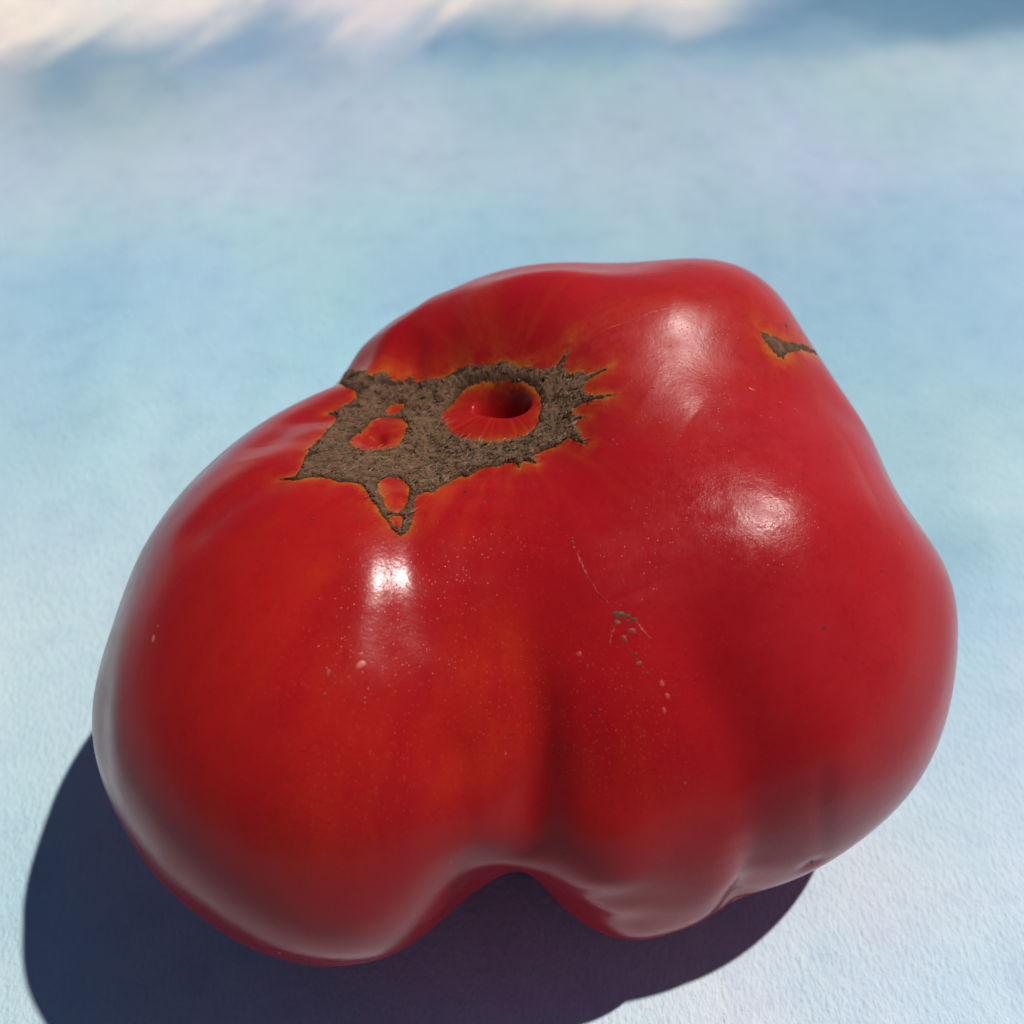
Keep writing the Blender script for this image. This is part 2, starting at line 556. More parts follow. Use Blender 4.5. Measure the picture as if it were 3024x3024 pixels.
  ((.0392, -.9836, -.1762), -.789, .35),
  ((-.1183, -.9738, -.1943), .412, .35),
  ((-.278, -.9253, -.2578), .88, .35),
  ((-.417, -.8872, -.1975), -.088, .35),
  ((-.5576, -.8068, -.1952), -.401, .35),
  ((-.6683, -.7357, -.1098), -.157, .35),
  ((-.7731, -.629, -.0824), .05, .35),
  ((-.8535, -.5203, -.0299), .042, .35),
  ((-.9138, -.4024, .0555), .109, .35),
  ((-.9706, -.1195, .209), -.061, .35),
  ((-.9517, .0025, .3071), .08, .35),
  ((-.9284, .1806, .3248), -.082, .35),
  ((-.8633, .3168, .3929), -.066, .35),
  ((-.78, .4609, .4233), .312, .35),
  ((-.6623, .6264, .4112), -.176, .35),
  ((-.5311, .7153, .4541), -.078, .35),
  ((-.3909, .7665, .5096), .152, .35),
  ((-.2404, .8066, .5399), -.022, .35),
  ((.0703, .8287, .5552), .182, .35),
  ((.2219, .8033, .5527), -.035, .35),
  ((.3687, .7638, .5298), -.216, .35),
  ((.5078, .6965, .507), .224, .35),
  ((.6296, .6138, .4763), .142, .35),
  ((.7353, .5398, .4098), -.326, .35),
  ((.8298, .4339, .3511), .192, .35),
  ((.9032, .2572, .3438), .175, .35),
  ((.9517, .1322, .2772), -.282, .35),
  ((.9775, -.0014, .2108), .156, .35),
  ((.9824, -.1273, .1365), .095, .35),
  ((.9619, -.2644, .07), -.156, .35),
  ((.9316, -.363, -.0198), -.082, .35),
  ((.8745, -.4713, -.1144), .092, .35),
  ((.8029, -.5553, -.2168), .1, .35),
  ((.7053, -.6498, -.2833), -.079, .35),
  ((.5941, -.7244, -.3498), -.234, .35),
  ((.4584, -.8294, -.3194), .167, .35),
  ((.3204, -.8685, -.3782), .199, .35),
  ((.1758, -.9012, -.3962), -.227, .35),
  ((.0244, -.9792, -.2013), -.722, .35),
  ((-.132, -.9667, -.2194), .424, .35),
  ((-.2956, -.9185, -.2626), .54, .35),
  ((-.4338, -.878, -.2023), -.278, .35),
  ((-.5682, -.8013, -.1875), -.327, .35),
  ((-.7811, -.62, -.0747), .111, .35),
  ((-.8624, -.5062, -.0018), .042, .35),
  ((-.9181, -.3912, .0633), .082, .35),
  ((-.9602, -.2505, .1236), -.036, .35),
  ((-.9627, -.1213, .242), -.032, .35),
  ((-.9637, .0618, .2598), .081, .35),
  ((-.9171, .1757, .3578), -.102, .35),
  ((-.8534, .3177, .4132), -.068, .35),
  ((-.7624, .4325, .4813), .284, .35),
  ((-.6521, .6319, .4189), -.27, .35),
  ((-.3744, .7858, .4922), .103, .35),
  ((-.2254, .8141, .5352), -.084, .35),
  ((-.0676, .8076, .5858), -.05, .35),
  ((.0891, .8163, .5708), .145, .35),
  ((.2384, .8019, .5479), -.106, .35),
  ((.3848, .7591, .525), -.192, .35),
  ((.523, .6887, .5022), .222, .35),
  ((.6433, .6032, .4715), .064, .35),
  ((.7474, .5266, .405), -.353, .35),
  ((.8397, .4184, .3463), .232, .35),
  ((.9033, .2222, .367), .079, .35),
  ((.9488, .0969, .3006), -.288, .35),
  ((.9715, -.0366, .234), .191, .35),
  ((.9804, -.1465, .1317), .064, .35),
  ((.9606, -.2718, .0574), -.137, .35),
  ((.9242, -.381, -.0246), -.042, .35),
  ((.8696, -.4771, -.127), .107, .35),
  ((.7866, -.5928, -.1731), .116, .35),
  ((.6927, -.6697, -.2677), -.087, .35),
  ((.5787, -.7344, -.3546), -.163, .35),
  ((.4414, -.8367, -.3242), .217, .35),
  ((.3027, -.8727, -.3829), .247, .35),
  ((.1608, -.8418, -.5152), -.272, .35),
  ((.0082, -.9848, -.1732), -.59, .35),
  ((-.1507, -.9628, -.2242), .512, .35),
  ((-.3073, -.9254, -.222), .367, .35),
  ((-.4504, -.8685, -.2071), -.292, .35),
  ((-.5787, -.7955, -.1797), -.202, .35),
  ((-.6957, -.7083, -.1194), .107, .35),
  ((-.7889, -.6108, -.0669), .092, .35),
  ((-.9298, -.3619, .0663), .033, .35),
  ((-.955, -.252, .1565), -.07, .35),
  ((-.9577, .0659, .2801), .082, .35),
  ((-.9046, .1706, .3907), -.109, .35),
  ((-.8396, .3098, .4462), -.04, .35),
  ((-.7562, .5006, .4214), .28, .35),
  ((-.6315, .6422, .4344), -.295, .35),
  ((-.5005, .7049, .5025), .108, .35),
  ((-.3569, .7672, .5329), .099, .35),
  ((-.2072, .7999, .5632), -.081, .35),
  ((.1055, .8177, .5659), .167, .35),
  ((.255, .8, .5431), -.122, .35),
  ((.401, .7541, .5202), -.119, .35),
  ((.538, .6806, .4974), .251, .35),
  ((.6527, .6028, .459), .023, .35),
  ((.7593, .5131, .4002), -.318, .35),
  ((.8493, .4027, .3415), .293, .35),
  ((.952, .0785, .2957), -.252, .35),
  ((.9807, -.0279, .1934), .221, .35),
  ((.978, -.1657, .1269), .026, .35),
  ((.9592, -.2791, .0448), -.135, .35),
  ((.921, -.3878, -.0372), -.033, .35),
  ((.8596, -.4936, -.1318), .078, .35),
  ((.7844, -.5743, -.2342), .09, .35),
  ((.6837, -.6649, -.3007), -.145, .35),
  ((.5643, -.7527, -.3391), -.143, .35),
  ((.4242, -.8437, -.329), .184, .35),
  ((.2863, -.8669, -.4081), .221, .35),
  ((.1451, -.8829, -.4465), -.367, .35),
  ((-.021, -.9745, -.2235), -.474, .35),
  ((-.1693, -.9586, -.229), .511, .35),
  ((-.3249, -.9182, -.2268), .177, .35),
  ((-.4718, -.8526, -.2245), -.324, .35),
  ((-.5899, -.7954, -.139), -.129, .35),
  ((-.709, -.6942, -.1242), .131, .35),
  ((-.808, -.5858, -.0639), .051, .35),
  ((-.8779, -.4788, .0012), -.033, .35),
  ((-.9336, -.3505, .074), .027, .35),
  ((-.9443, -.2597, .202), -.07, .35),
  ((-.9749, -.058, .215), .048, .35),
  ((-.9477, .0625, .313), .073, .35),
  ((-.9105, .2304, .3434), -.125, .35),
  ((-.7442, .4896, .4544), .249, .35),
  ((-.6205, .6561, .4296), -.337, .35),
  ((-.4852, .7357, .4726), .148, .35),
  ((-.3404, .7864, .5155), .052, .35),
  ((-.1923, .8069, .5584), -.113, .35),
  ((.1219, .8187, .5612), .147, .35),
  ((.2708, .784, .5586), -.174, .35),
  ((.4172, .7128, .5638), -.08, .35),
  ((.5485, .6604, .5129), .244, .35),
  ((.6618, .6022, .4464), -.051, .35),
  ((.7709, .4993, .3954), -.286, .35),
  ((.8563, .3982, .3289), .318, .35),
  ((.9217, .2167, .3216), -.058, .35),
  ((.9629, .0884, .2551), -.205, .35),
  ((.9809, -.0471, .1886), .234, .35),
  ((.9576, -.2864, .0323), -.118, .35),
  ((.8544, -.4991, -.1443), .084, .35),
  ((.7721, -.5888, -.239), .098, .35),
  ((.6696, -.677, -.3054), -.158, .35),
  ((.5485, -.7622, -.3438), -.068, .35),
  ((.4164, -.834, -.3619), .209, .35),
  ((.2718, -.9006, -.3393), .261, .35),
  ((.13, -.8722, -.4716), -.411, .35),
  ((-.0374, -.98, -.1954), -.312, .35),
  ((-.1864, -.9617, -.2009), .547, .35),
  ((-.3424, -.9106, -.2315), .073, .35),
  ((-.4878, -.8423, -.2293), -.289, .35),
  ((-.6049, -.7832, -.1439), -.032, .35),
  ((-.718, -.6862, -.1164), .152, .35),
  ((-.8154, -.5762, -.0561), .025, .35),
  ((-.8836, -.4681, .009), -.041, .35),
  ((-.9372, -.339, .0818), .034, .35),
  ((-.9669, -.203, .1547), -.066, .35),
  ((-.9705, -.0532, .2353), .062, .35),
  ((-.9508, .1072, .2908), .046, .35),
  ((-.8989, .2247, .3762), -.143, .35),
  ((-.7303, .5391, .4196), .216, .35),
  ((-.61, .6607, .4374), -.326, .35),
  ((-.4721, .7472, .4678), .191, .35),
  ((-.326, .7955, .5107), .032, .35),
  ((-.1728, .823, .5411), -.109, .35),
  ((-.0205, .8204, .5714), .03, .35),
  ((.1398, .8049, .5767), .152, .35),
  ((.2872, .7815, .5538), -.2, .35),
  ((.5631, .6517, .5081), .246, .35),
  ((.6753, .5908, .4416), -.111, .35),
  ((.7791, .4964, .3829), -.225, .35),
  ((.8639, .3522, .36), .332, .35),
  ((.9209, .1817, .3449), -.122, .35),
  ((.959, .0531, .2784), -.151, .35),
  ((.9829, -.0545, .176), .228, .35),
  ((.9752, -.1924, .1095), -.034, .35),
  ((.9557, -.2936, .0197), -.12, .35),
  ((.8439, -.5154, -.1491), .061, .35),
  ((.7596, -.603, -.2437), .074, .35),
  ((.6598, -.671, -.3383), -.2, .35),
  ((.5331, -.7798, -.3283), -.051, .35),
  ((.3987, -.8492, -.3464), .174, .35),
  ((.2592, -.8768, -.4051), .248, .35),
  ((.1142, -.8135, -.5703), -.438, .35),
  ((-.0493, -.981, -.1877), -.234, .35),
  ((-.2049, -.9569, -.2057), .504, .35),
  ((-.3596, -.9027, -.2364), -.065, .35),
  ((-.4895, -.8565, -.1635), -.281, .35),
  ((-.7269, -.6781, -.1087), .134, .35),
  ((-.8226, -.5666, -.0484), -.021, .35),
  ((-.8891, -.4574, .0167), -.05, .35),
  ((-.9406, -.3275, .0896), .027, .35),
  ((-.9714, -.1842, .1499), -.078, .35),
  ((-.9741, -.1245, .1887), -.062, .2),
  ((-.9705, -.0532, .2353), .096, .2),
  ((-.9517, .0025, .3071), .139, .2),
  ((-.9499, .1259, .286), .03, .2),
  ((-.9171, .1757, .3578), -.077, .2),
  ((-.8869, .2705, .3744), -.156, .2),
  ((-.8396, .3098, .4462), -.085, .2),
  ((-.797, .4026, .4502), .169, .2),
  ((-.7442, .4896, .4544), .286, .2),
  ((-.61, .6607, .4374), -.457, .2),
  ((-.5311, .7153, .4541), .03, .2),
  ((-.4532, .7322, .5085), .225, .2),
  ((-.3744, .7858, .4922), .107, .2),
  ((-.2921, .7934, .534), -.029, .2),
  ((-.2072, .7999, .5632), -.11, .2),
  ((-.12, .8285, .547), -.119, .2),
  ((.0539, .8267, .56), .138, .2),
  ((.1398, .8049, .5767), .172, .2),
  ((.3035, .7788, .549), -.263, .2),
  ((.3848, .7591, .525), -.194, .2),
  ((.4635, .6952, .5494), .076, .2),
  ((.538, .6806, .4974), .247, .2),
  ((.6061, .6236, .4937), .196, .2),
  ((.6618, .6022, .4464), -.036, .2),
  ((.7229, .5527, .4146), -.36, .2),
  ((.7791, .4964, .3829), -.265, .2),
  ((.8298, .4339, .3511), .184, .2),
  ((.8745, .3127, .3707), .372, .2),
  ((.9094, .2517, .3312), .075, .2),
  ((.9379, .175, .2994), -.266, .2),
  ((.9597, .107, .2599), -.291, .2),
  ((.9747, .0366, .2204), .045, .2),
  ((.9809, -.0471, .1886), .269, .2),
  ((.9816, -.1197, .1491), .133, .2),
  ((.9752, -.1924, .1095), -.034, .2),
  ((.9655, -.2529, .0622), -.108, .2),
  ((.9499, -.3123, .0149), -.105, .2),
  ((.9242, -.381, -.0246), -.03, .2),
  ((.8922, -.447, -.0641), .056, .2),
  ((.8596, -.4936, -.1318), .08, .2),
  ((.8161, -.552, -.1713), .064, .2),
  ((.7721, -.5888, -.239), .126, .2),
  ((.6598, -.671, -.3383), -.173, .2),
  ((.5941, -.7244, -.3498), -.251, .2),
  ((.4414, -.8367, -.3242), .091, .2),
  ((.3638, -.8608, -.356), .157, .2),
  ((.285, -.8766, -.3878), .232, .2),
  ((.2071, -.9151, -.346), .19, .2),
  ((.13, -.8722, -.4716), -.303, .2),
  ((.0392, -.9836, -.1762), -.614, .2),
  ((-.0493, -.981, -.1877), -.303, .2),
  ((-.1371, -.9703, -.1991), .25, .2),
  ((-.2243, -.9436, -.2434), .506, .2),
  ((-.3073, -.9254, -.222), .184, .2),
  ((-.3886, -.8993, -.2005), -.226, .2),
  ((-.4718, -.8526, -.2245), -.283, .2),
  ((-.5423, -.8183, -.1904), -.169, .2),
  ((-.6049, -.7832, -.1439), .023, .2),
  ((-.6683, -.7357, -.1098), .143, .2),
  ((-.7269, -.6781, -.1087), .172, .2),
  ((-.7811, -.62, -.0747), .069, .2),
  ((-.8296, -.5568, -.0406), -.054, .2),
  ((-.8721, -.4893, -.0066), -.078, .2),
  ((-.9336, -.3505, .074), .065, .2),
  ((-.9669, -.203, .1547), -.067, .2),
  ((-.9706, -.1195, .209), -.058, .2),
  ((-.9618, -.0555, .2682), .054, .2),
  ((-.9607, .0544, .2723), .079, .2),
  ((-.9046, .1706, .3907), -.048, .2),
  ((-.8776, .2721, .3948), -.103, .2),
  ((-.8368, .3612, .4114), -.071, .2),
  ((-.7849, .4357, .4406), .123, .2),
  ((-.7295, .5301, .4322), .197, .2),
  ((-.6629, .6085, .4363), -.068, .2),
  ((-.5888, .6695, .453), -.344, .2),
  ((-.5201, .7184, .4618), .126, .2),
  ((-.4383, .7528, .4911), .171, .2),
  ((-.3569, .7672, .5329), .03, .2),
  ((-.274, .8112, .5167), -.048, .2),
  ((-.1923, .8069, .5584), -.071, .2),
  ((-.1037, .8115, .5751), -.074, .2),
  ((.0703, .8287, .5552), .096, .2),
  ((.1561, .8054, .5719), .127, .2),
  ((.3199, .7756, .5442), -.201, .2),
  ((.4016, .7179, .5686), -.091, .2),
  ((.4788, .6886, .5447), .078, .2),
  ((.5485, .6604, .5129), .166, .2),
  ((.6156, .6241, .4811), .133, .2),
  ((.6753, .5908, .4416), -.038, .2),
  ((.7353, .5398, .4098), -.258, .2),
  ((.7903, .4821, .378), -.113, .2),
  ((.8397, .4184, .3463), .229, .2),
  ((.8815, .3078, .3581), .245, .2),
  ((.943, .1687, .2869), -.235, .2),
  ((.9629, .0884, .2551), -.163, .2),
  ((.9763, .0176, .2156), .105, .2),
  ((.9829, -.0545, .176), .177, .2),
  ((.975, -.2, .0969), -.066, .2),
  ((.9643, -.2603, .0496), -.066, .2),
  ((.9476, -.3194, .0023), -.036, .2),
  ((.8881, -.4533, -.0767), .025, .2),
  ((.755, -.626, -.1953), .1, .2),
  ((.7053, -.6498, -.2833), .025, .2),
  ((.6454, -.6824, -.3432), -.093, .2),
  ((.5787, -.7344, -.3546), -.089, .2),
  ((.4242, -.8437, -.329), -.021, .2),
  ((.2697, -.9086, -.319), .102, .2),
  ((.1938, -.8996, -.3914), .093, .2),
  ((.1126, -.872, -.4764), -.384, .2),
  ((.0282, -.9321, -.3611), -.429, .2),
  ((-.0707, -.9717, -.2253), -.105, .2),
  ((-.1507, -.9628, -.2242), .237, .2),
  ((-.2423, -.9379, -.2482), .285, .2),
  ((-.3249, -.9182, -.2268), -.031, .2),
  ((-.4, -.896, -.1927), -.188, .2),
  ((-.4829, -.8484, -.2167), -.101, .2),
  ((-.6241, -.7646, -.1612), .058, .2),
  ((-.6865, -.716, -.1272), .058, .2),
  ((-.74, -.6677, -.0806), .037, .2),
  ((-.7889, -.6108, -.0669), -.03, .2),
  ((-.8365, -.5469, -.0329), -.084, .2),
  ((-.8779, -.4788, .0012), -.055, .2),
  ((-.9372, -.339, .0818), .064, .2),
  ((-.9714, -.1842, .1499), -.067, .2),
  ((-.9627, -.1213, .242), -.032, .2),
  ((-.9724, -.0036, .2335), .047, .2),
  ((-.9577, .0659, .2801), .063, .2),
  ((-.8642, .2652, .4276), -.072, .2),
  ((-.8265, .3612, .4318), -.033, .2),
  ((-.7782, .4521, .4358), .107, .2),
  ((-.72, .5367, .4399), .141, .2),
  ((-.6526, .6047, .4566), -.135, .2),
  ((-.5772, .6827, .4482), -.221, .2),
  ((-.5005, .7049, .5025), .167, .2),
  ((-.4249, .7635, .4863), .105, .2),
  ((-.2585, .789, .5573), -.039, .2),
  ((-.1728, .823, .5411), -.035, .2),
  ((-.0883, .8167, .5703), -.046, .2),
  ((.0891, .8163, .5708), .069, .2),
  ((.1725, .8054, .5671), .087, .2),
  ((.255, .8, .5431), -.037, .2),
  ((.3362, .772, .5394), -.161, .2),
  ((.4172, .7128, .5638), -.04, .2),
  ((.4925, .704, .5117), .055, .2),
  ((.5631, .6517, .5081), .098, .2),
  ((.6251, .6243, .4686), .084, .2),
  ((.6885, .579, .4368), -.065, .2),
  ((.7474, .5266, .405), -.214, .2),
  ((.8013, .4676, .3732), -.048, .2),
  ((.8461, .384, .3696), .195, .2),
  ((.889, .2911, .3534), .134, .2),
  ((.9217, .2167, .3216), -.045, .2),
  ((.9475, .1505, .2821), -.187, .2),
  ((.959, .0531, .2784), -.073, .2),
  ((.9775, -.0014, .2108), .134, .2),
  ((.9825, -.0737, .1712), .113, .2),
  ((.9804, -.1465, .1317), -.022, .2),
  ((.9714, -.219, .0921), -.047, .2),
  ((.9131, -.4056, -.042), .027, .2),
  ((.8439, -.5154, -.1491), -.041, .2),
  ((.7983, -.5719, -.1887), -.031, .2),
  ((.7525, -.6066, -.2563), .082, .2),
  ((.6927, -.6697, -.2677), .029, .2),
  ((.6324, -.7019, -.3276), -.078, .2),
  ((.4835, -.8216, -.302), .048, .2),
  ((.4069, -.8503, -.3338), -.022, .2),
  ((.2576, -.8863, -.3848), .188, .2),
  ((.1782, -.8915, -.4166), .188, .2),
  ((.0979, -.8122, -.5751), -.329, .2),
  ((-.0009, -.9912, -.1326), -.286, .2),
  ((-.0851, -.9827, -.1644), -.059, .2),
  ((-.1693, -.9586, -.229), .189, .2),
  ((-.2602, -.9318, -.253), .148, .2),
  ((-.3424, -.9106, -.2315), -.115, .2),
  ((-.417, -.8872, -.1975), -.117, .2),
  ((-.5682, -.8013, -.1875), .051, .2),
  ((-.634, -.7579, -.1535), .049, .2),
  ((-.8433, -.5369, -.0251), -.034, .2),
  ((-.9138, -.4024, .0555), .054, .2),
  ((-.9406, -.3275, .0896), .062, .2),
  ((-.9654, -.186, .1828), -.058, .2),
  ((-.9704, .0081, .2412), .035, .2),
  ((-.9477, .0625, .313), .023, .2),
  ((-.8658, .3251, .3803), -.065, .2),
  ((-.8124, .3523, .4646), -.033, .2),
  ((-.7624, .4325, .4813), .092, .2),
  ((-.708, .5246, .4728), .112, .2),
  ((-.6424, .619, .4518), -.204, .2),
  ((-.5652, .6957, .4434), -.077, .2),
  ((-.4852, .7357, .4726), .158, .2),
  ((-.4064, .7464, .527), .037, .2),
  ((-.326, .7955, .5107), -.044, .2),
  ((-.2404, .8066, .5399), -.023, .2),
  ((-.0676, .8076, .5858), -.031, .2),
  ((.1055, .8177, .5659), .064, .2),
  ((.1889, .8051, .5623), .072, .2),
  ((.2715, .7978, .5383), -.039, .2),
  ((.3544, .731, .5831), -.11, .2),
  ((.5078, .6965, .507), .041, .2),
  ((.5776, .6427, .5033), .076, .2),
  ((.639, .6137, .4638), .065, .2),
  ((.7014, .5669, .432), -.064, .2),
  ((.7593, .5131, .4002), -.156, .2),
  ((.8552, .3682, .3648), .163, .2),
  ((.8963, .2742, .3486), .068, .2),
  ((.9274, .2108, .309), -.064, .2),
  ((.9517, .1322, .2772), -.143, .2),
  ((.9715, -.0366, .234), .113, .2),
  ((.984, -.0812, .1586), .04, .2),
  ((.978, -.1657, .1269), -.06, .2),
  ((.9707, -.2265, .0796), -.045, .2),
  ((.9145, -.3961, -.0826), .031, .2),
  ((.8331, -.5313, -.154), -.044, .2),
  ((.7396, -.6204, -.2611), .066, .2),
  ((.6175, -.7129, -.3324), -.093, .2),
  ((.5491, -.7706, -.3235), .024, .2),
  ((.3987, -.8492, -.3464), -.097, .2),
  ((.3192, -.8776, -.3578), -.052, .2),
  ((.2397, -.8892, -.3896), .109, .2),
  ((.1627, -.8823, -.4417), .04, .2),
  ((.0817, -.8106, -.5799), -.307, .2),
  ((-.0183, -.9815, -.1906), -.168, .2),
  ((-.1877, -.954, -.2338), .161, .2),
  ((-.278, -.9253, -.2578), .072, .2),
  ((-.3596, -.9027, -.2364), -.131, .2),
  ((-.4338, -.878, -.2023), -.047, .2),
  ((-.5746, -.8073, -.1342), .042, .2),
  ((-.8115, -.5827, -.0436), -.022, .2),
  ((-.8535, -.5203, -.0299), -.038, .2),
  ((-.9181, -.3912, .0633), .031, .2),
  ((-.9402, -.3225, .1099), .028, .2),
  ((-.9583, -.1874, .2157), -.063, .2),
  ((-.9617, .0053, .2742), .032, .2),
  ((-.8534, .3177, .4132), -.057, .2),
  ((-.7533, .4828, .4466), .094, .2),
  ((-.691, .555, .4633), .093, .2),
  ((-.6217, .6286, .4674), -.229, .2),
  ((-.5446, .6936, .4714), .035, .2),
  ((-.4721, .7472, .4678), .123, .2),
  ((-.3092, .7748, .5514), -.047, .2),
  ((-.0521, .8122, .5811), -.032, .2),
  ((.1219, .8187, .5612), .048, .2),
  ((.2054, .8044, .5575), .048, .2),
  ((.2872, .7815, .5538), -.054, .2),
  ((.3702, .727, .5782), -.073, .2),
  ((.523, .6887, .5022), .025, .2),
  ((.5919, .6333, .4985), .052, .2),
  ((.6475, .5925, .4793), .046, .2),
  ((.7142, .5545, .4272), -.071, .2),
  ((.7709, .4993, .3954), -.111, .2),
  ((.8223, .4378, .3637), .054, .2),
  ((.8653, .3406, .3678), .124, .2),
  ((.9032, .2572, .3438), .027, .2),
  ((.9329, .193, .3042), -.068, .2),
  ((.9488, .0969, .3006), -.107, .2),
  ((.9715, .0438, .2329), .031, .2),
  ((.9807, -.0279, .1934), .106, .2),
  ((.9782, -.1733, .1143), -.054, .2),
  ((.9316, -.363, -.0198), .028, .2),
  ((.901, -.4297, -.0594), .031, .2),
  ((.8274, -.5364, -.1665), -.052, .2),
  ((.7274, -.6407, -.2456), .052, .2),
  ((.6696, -.677, -.3054), .021, .2),
  ((.6024, -.7235, -.3372), -.06, .2),
  ((.5331, -.7798, -.3283), .075, .2),
  ((.4584, -.8294, -.3194), .031, .2),
  ((.3803, -.8637, -.3309), -.061, .2),
  ((.2218, -.8918, -.3944), .121, .2),
  ((.061, -.9416, -.3311), -.258, .2),
  ((-.0353, -.968, -.2487), -.116, .2),
  ((-.1202, -.9664, -.2272), .031, .2),
  ((-.2049, -.9569, -.2057), .12, .2),
  ((-.3713, -.9076, -.1957), -.105, .2),
  ((-.5217, -.8354, -.1731), .038, .2),
  ((-.5899, -.7954, -.139), .036, .2),
  ((-.8624, -.5062, -.0018), -.024, .2),
  ((-.9298, -.3619, .0663), .031, .2),
  ((-.974, -.1365, .181), -.06, .2),
  ((-.9773, -.1175, .1762), -.037, .2),
  ((-.9705, -.0532, .2353), .027, .2),
  ((-.9517, .0025, .3071), .024, .2),
  ((-.8396, .3098, .4462), -.068, .2),
  ((-.7442, .4896, .4544), .088, .2),
  ((-.6819, .5699, .4584), .057, .2),
  ((-.611, .6424, .4626), -.231, .2),
  ((-.5295, .7244, .4415), .094, .2),
  ((-.4532, .7322, .5085), .081, .2),
  ((-.3771, .7765, .5048), -.047, .2),
  ((-.2921, .7934, .534), -.035, .2),
  ((-.0364, .8165, .5762), -.029, .2),
  ((.1384, .8193, .5564), .042, .2),
  ((.2219, .8033, .5527), .036, .2),
  ((.3035, .7788, .549), -.056, .2),
  ((.3859, .7227, .5734), -.031, .2),
  ((.6015, .6341, .4859), .035, .2),
  ((.6608, .5815, .4745), .041, .2),
  ((.7229, .5527, .4146), -.078, .2),
  ((.7791, .4964, .3829), -.076, .2),
  ((.8298, .4339, .3511), .068, .2),
  ((.8745, .3127, .3707), .078, .2),
  ((.9379, .175, .2994), -.074, .2),
  ((.952, .0785, .2957), -.068, .2),
  ((.9666, .0086, .2562), .05, .2),
  ((.9809, -.0471, .1886), .084, .2),
  ((.9816, -.1197, .1491), -.041, .2),
  ((.9752, -.1924, .1095), -.052, .2),
  ((.8161, -.552, -.1713), -.051, .2),
  ((.7721, -.5888, -.239), .035, .2),
  ((.7189, -.6369, -.2785), .022, .2),
  ((.5941, -.7244, -.3498), -.052, .2),
  ((.517, -.7968, -.3128), .06, .2),
  ((.3627, -.8693, -.3356), -.074, .2),
  ((.2071, -.9151, -.346), .16, .2),
  ((.0458, -.7813, -.6224), -.197, .2),
  ((-.1388, -.9628, -.232), .086, .2),
  ((-.2233, -.9517, -.2105), .104, .2),
  ((-.3886, -.8993, -.2005), -.084, .2),
  ((-.5423, -.8183, -.1904), .028, .2),
  ((-.8721, -.4893, -.0066), -.021, .2),
  ((-.9336, -.3505, .074), .035, .2),
  ((-.9706, -.1195, .209), -.028, .2),
  ((-.8392, .3696, .3989), -.055, .2),
  ((-.7271, .512, .4573), .084, .2),
  ((-.6618, .5808, .474), .026, .2),
  ((-.5888, .6695, .453), -.186, .2),
  ((-.5166, .7365, .4367), .125, .2),
  ((-.4383, .7528, .4911), .052, .2),
  ((-.3569, .7672, .5329), -.054, .2),
  ((-.1881, .8165, .5459), .034, .2),
  ((.1561, .8054, .5719), .039, .2),
  ((.2384, .8019, .5479), .022, .2),
  ((.3199, .7756, .5442), -.059, .2),
  ((.4788, .6886, .5447), .028, .2),
  ((.6156, .6241, .4811), .041, .2),
  ((.6753, .5908, .4416), .037, .2),
  ((.7353, .5398, .4098), -.076, .2),
  ((.7903, .4821, .378), -.042, .2),
  ((.8367, .3996, .3744), .075, .2),
  ((.8815, .3078, .3581), .045, .2),
  ((.943, .1687, .2869), -.069, .2),
  ((.9549, .06, .291), -.033, .2),
  ((.9678, -.0103, .2514), .072, .2),
  ((.9829, -.0545, .176), .055, .2),
  ((.9824, -.1273, .1365), -.051, .2),
  ((.975, -.2, .0969), -.027, .2),
  ((.9476, -.3194, .0023), .027, .2),
  ((.921, -.3878, -.0372), .027, .2),
  ((.8881, -.4533, -.0767), .027, .2),
  ((.8101, -.5568, -.1839), -.044, .2),
  ((.755, -.626, -.1953), .05, .2),
  ((.6454, -.6824, -.3432), -.046, .2),
  ((.5002, -.8133, -.2972), .057, .2),
  ((.4242, -.8437, -.329), -.037, .2),
  ((.3451, -.8747, -.3404), -.093, .2),
  ((.1938, -.8996, -.3914), .128, .2),
  ((.1115, -.9085, -.4028), -.129, .2),
  ((.0242, -.9978, -.062), -.152, .2),
  ((-.0707, -.9717, -.2253), -.059, .2),
  ((-.1587, -.9498, -.2697), .036, .2),
  ((-.2416, -.9462, -.2153), .04, .2),
  ((-.3249, -.9182, -.2268), -.085, .2),
  ((-.4, -.896, -.1927), -.061, .2),
  ((-.4878, -.8423, -.2293), .038, .2),
  ((-.5576, -.8068, -.1952), .032, .2),
  ((-.9714, -.1842, .1499), -.02, .2),
  ((-.9724, -.0036, .2335), .024, .2),
  ((-.9105, .2304, .3434), .035, .2),
  ((-.8265, .3612, .4318), -.041, .2),
  ((-.719, .5276, .4525), .083, .2),
  ((-.6522, .5953, .4692), -.037, .2),
  ((-.5746, .7006, .423), -.125, .2),
  ((-.5005, .7049, .5025), .132, .2),
  ((-.3404, .7864, .5155), -.06, .2),
  ((-.1728, .823, .5411), .022, .2),
  ((.0017, .8325, .5541), -.027, .2),
  ((.1725, .8054, .5671), .031, .2),
  ((.3362, .772, .5394), -.056, .2),
  ((.4172, .7128, .5638), .021, .2),
  ((.6251, .6243, .4686), .038, .2),
  ((.7474, .5266, .405), -.081, .2),
  ((.8461, .384, .3696), .064, .2),
  ((.9475, .1505, .2821), -.063, .2),
  ((.9775, -.0014, .2108), .07, .2),
  ((.9804, -.1465, .1317), -.052, .2),
  ((.8439, -.5154, -.1491), -.035, .2),
  ((.7983, -.5719, -.1887), -.038, .2),
  ((.7525, -.6066, -.2563), .055, .2),
  ((.6324, -.7019, -.3276), -.063, .2),
  ((.5643, -.7527, -.3391), .029, .2),
  ((.4835, -.8216, -.302), .061, .2),
  ((.4069, -.8503, -.3338), -.034, .2),
  ((.3389, -.8545, -.3937), -.061, .2),
  ((.2576, -.8863, -.3848), .068, .2),
  ((.1782, -.8915, -.4166), .124, .2),
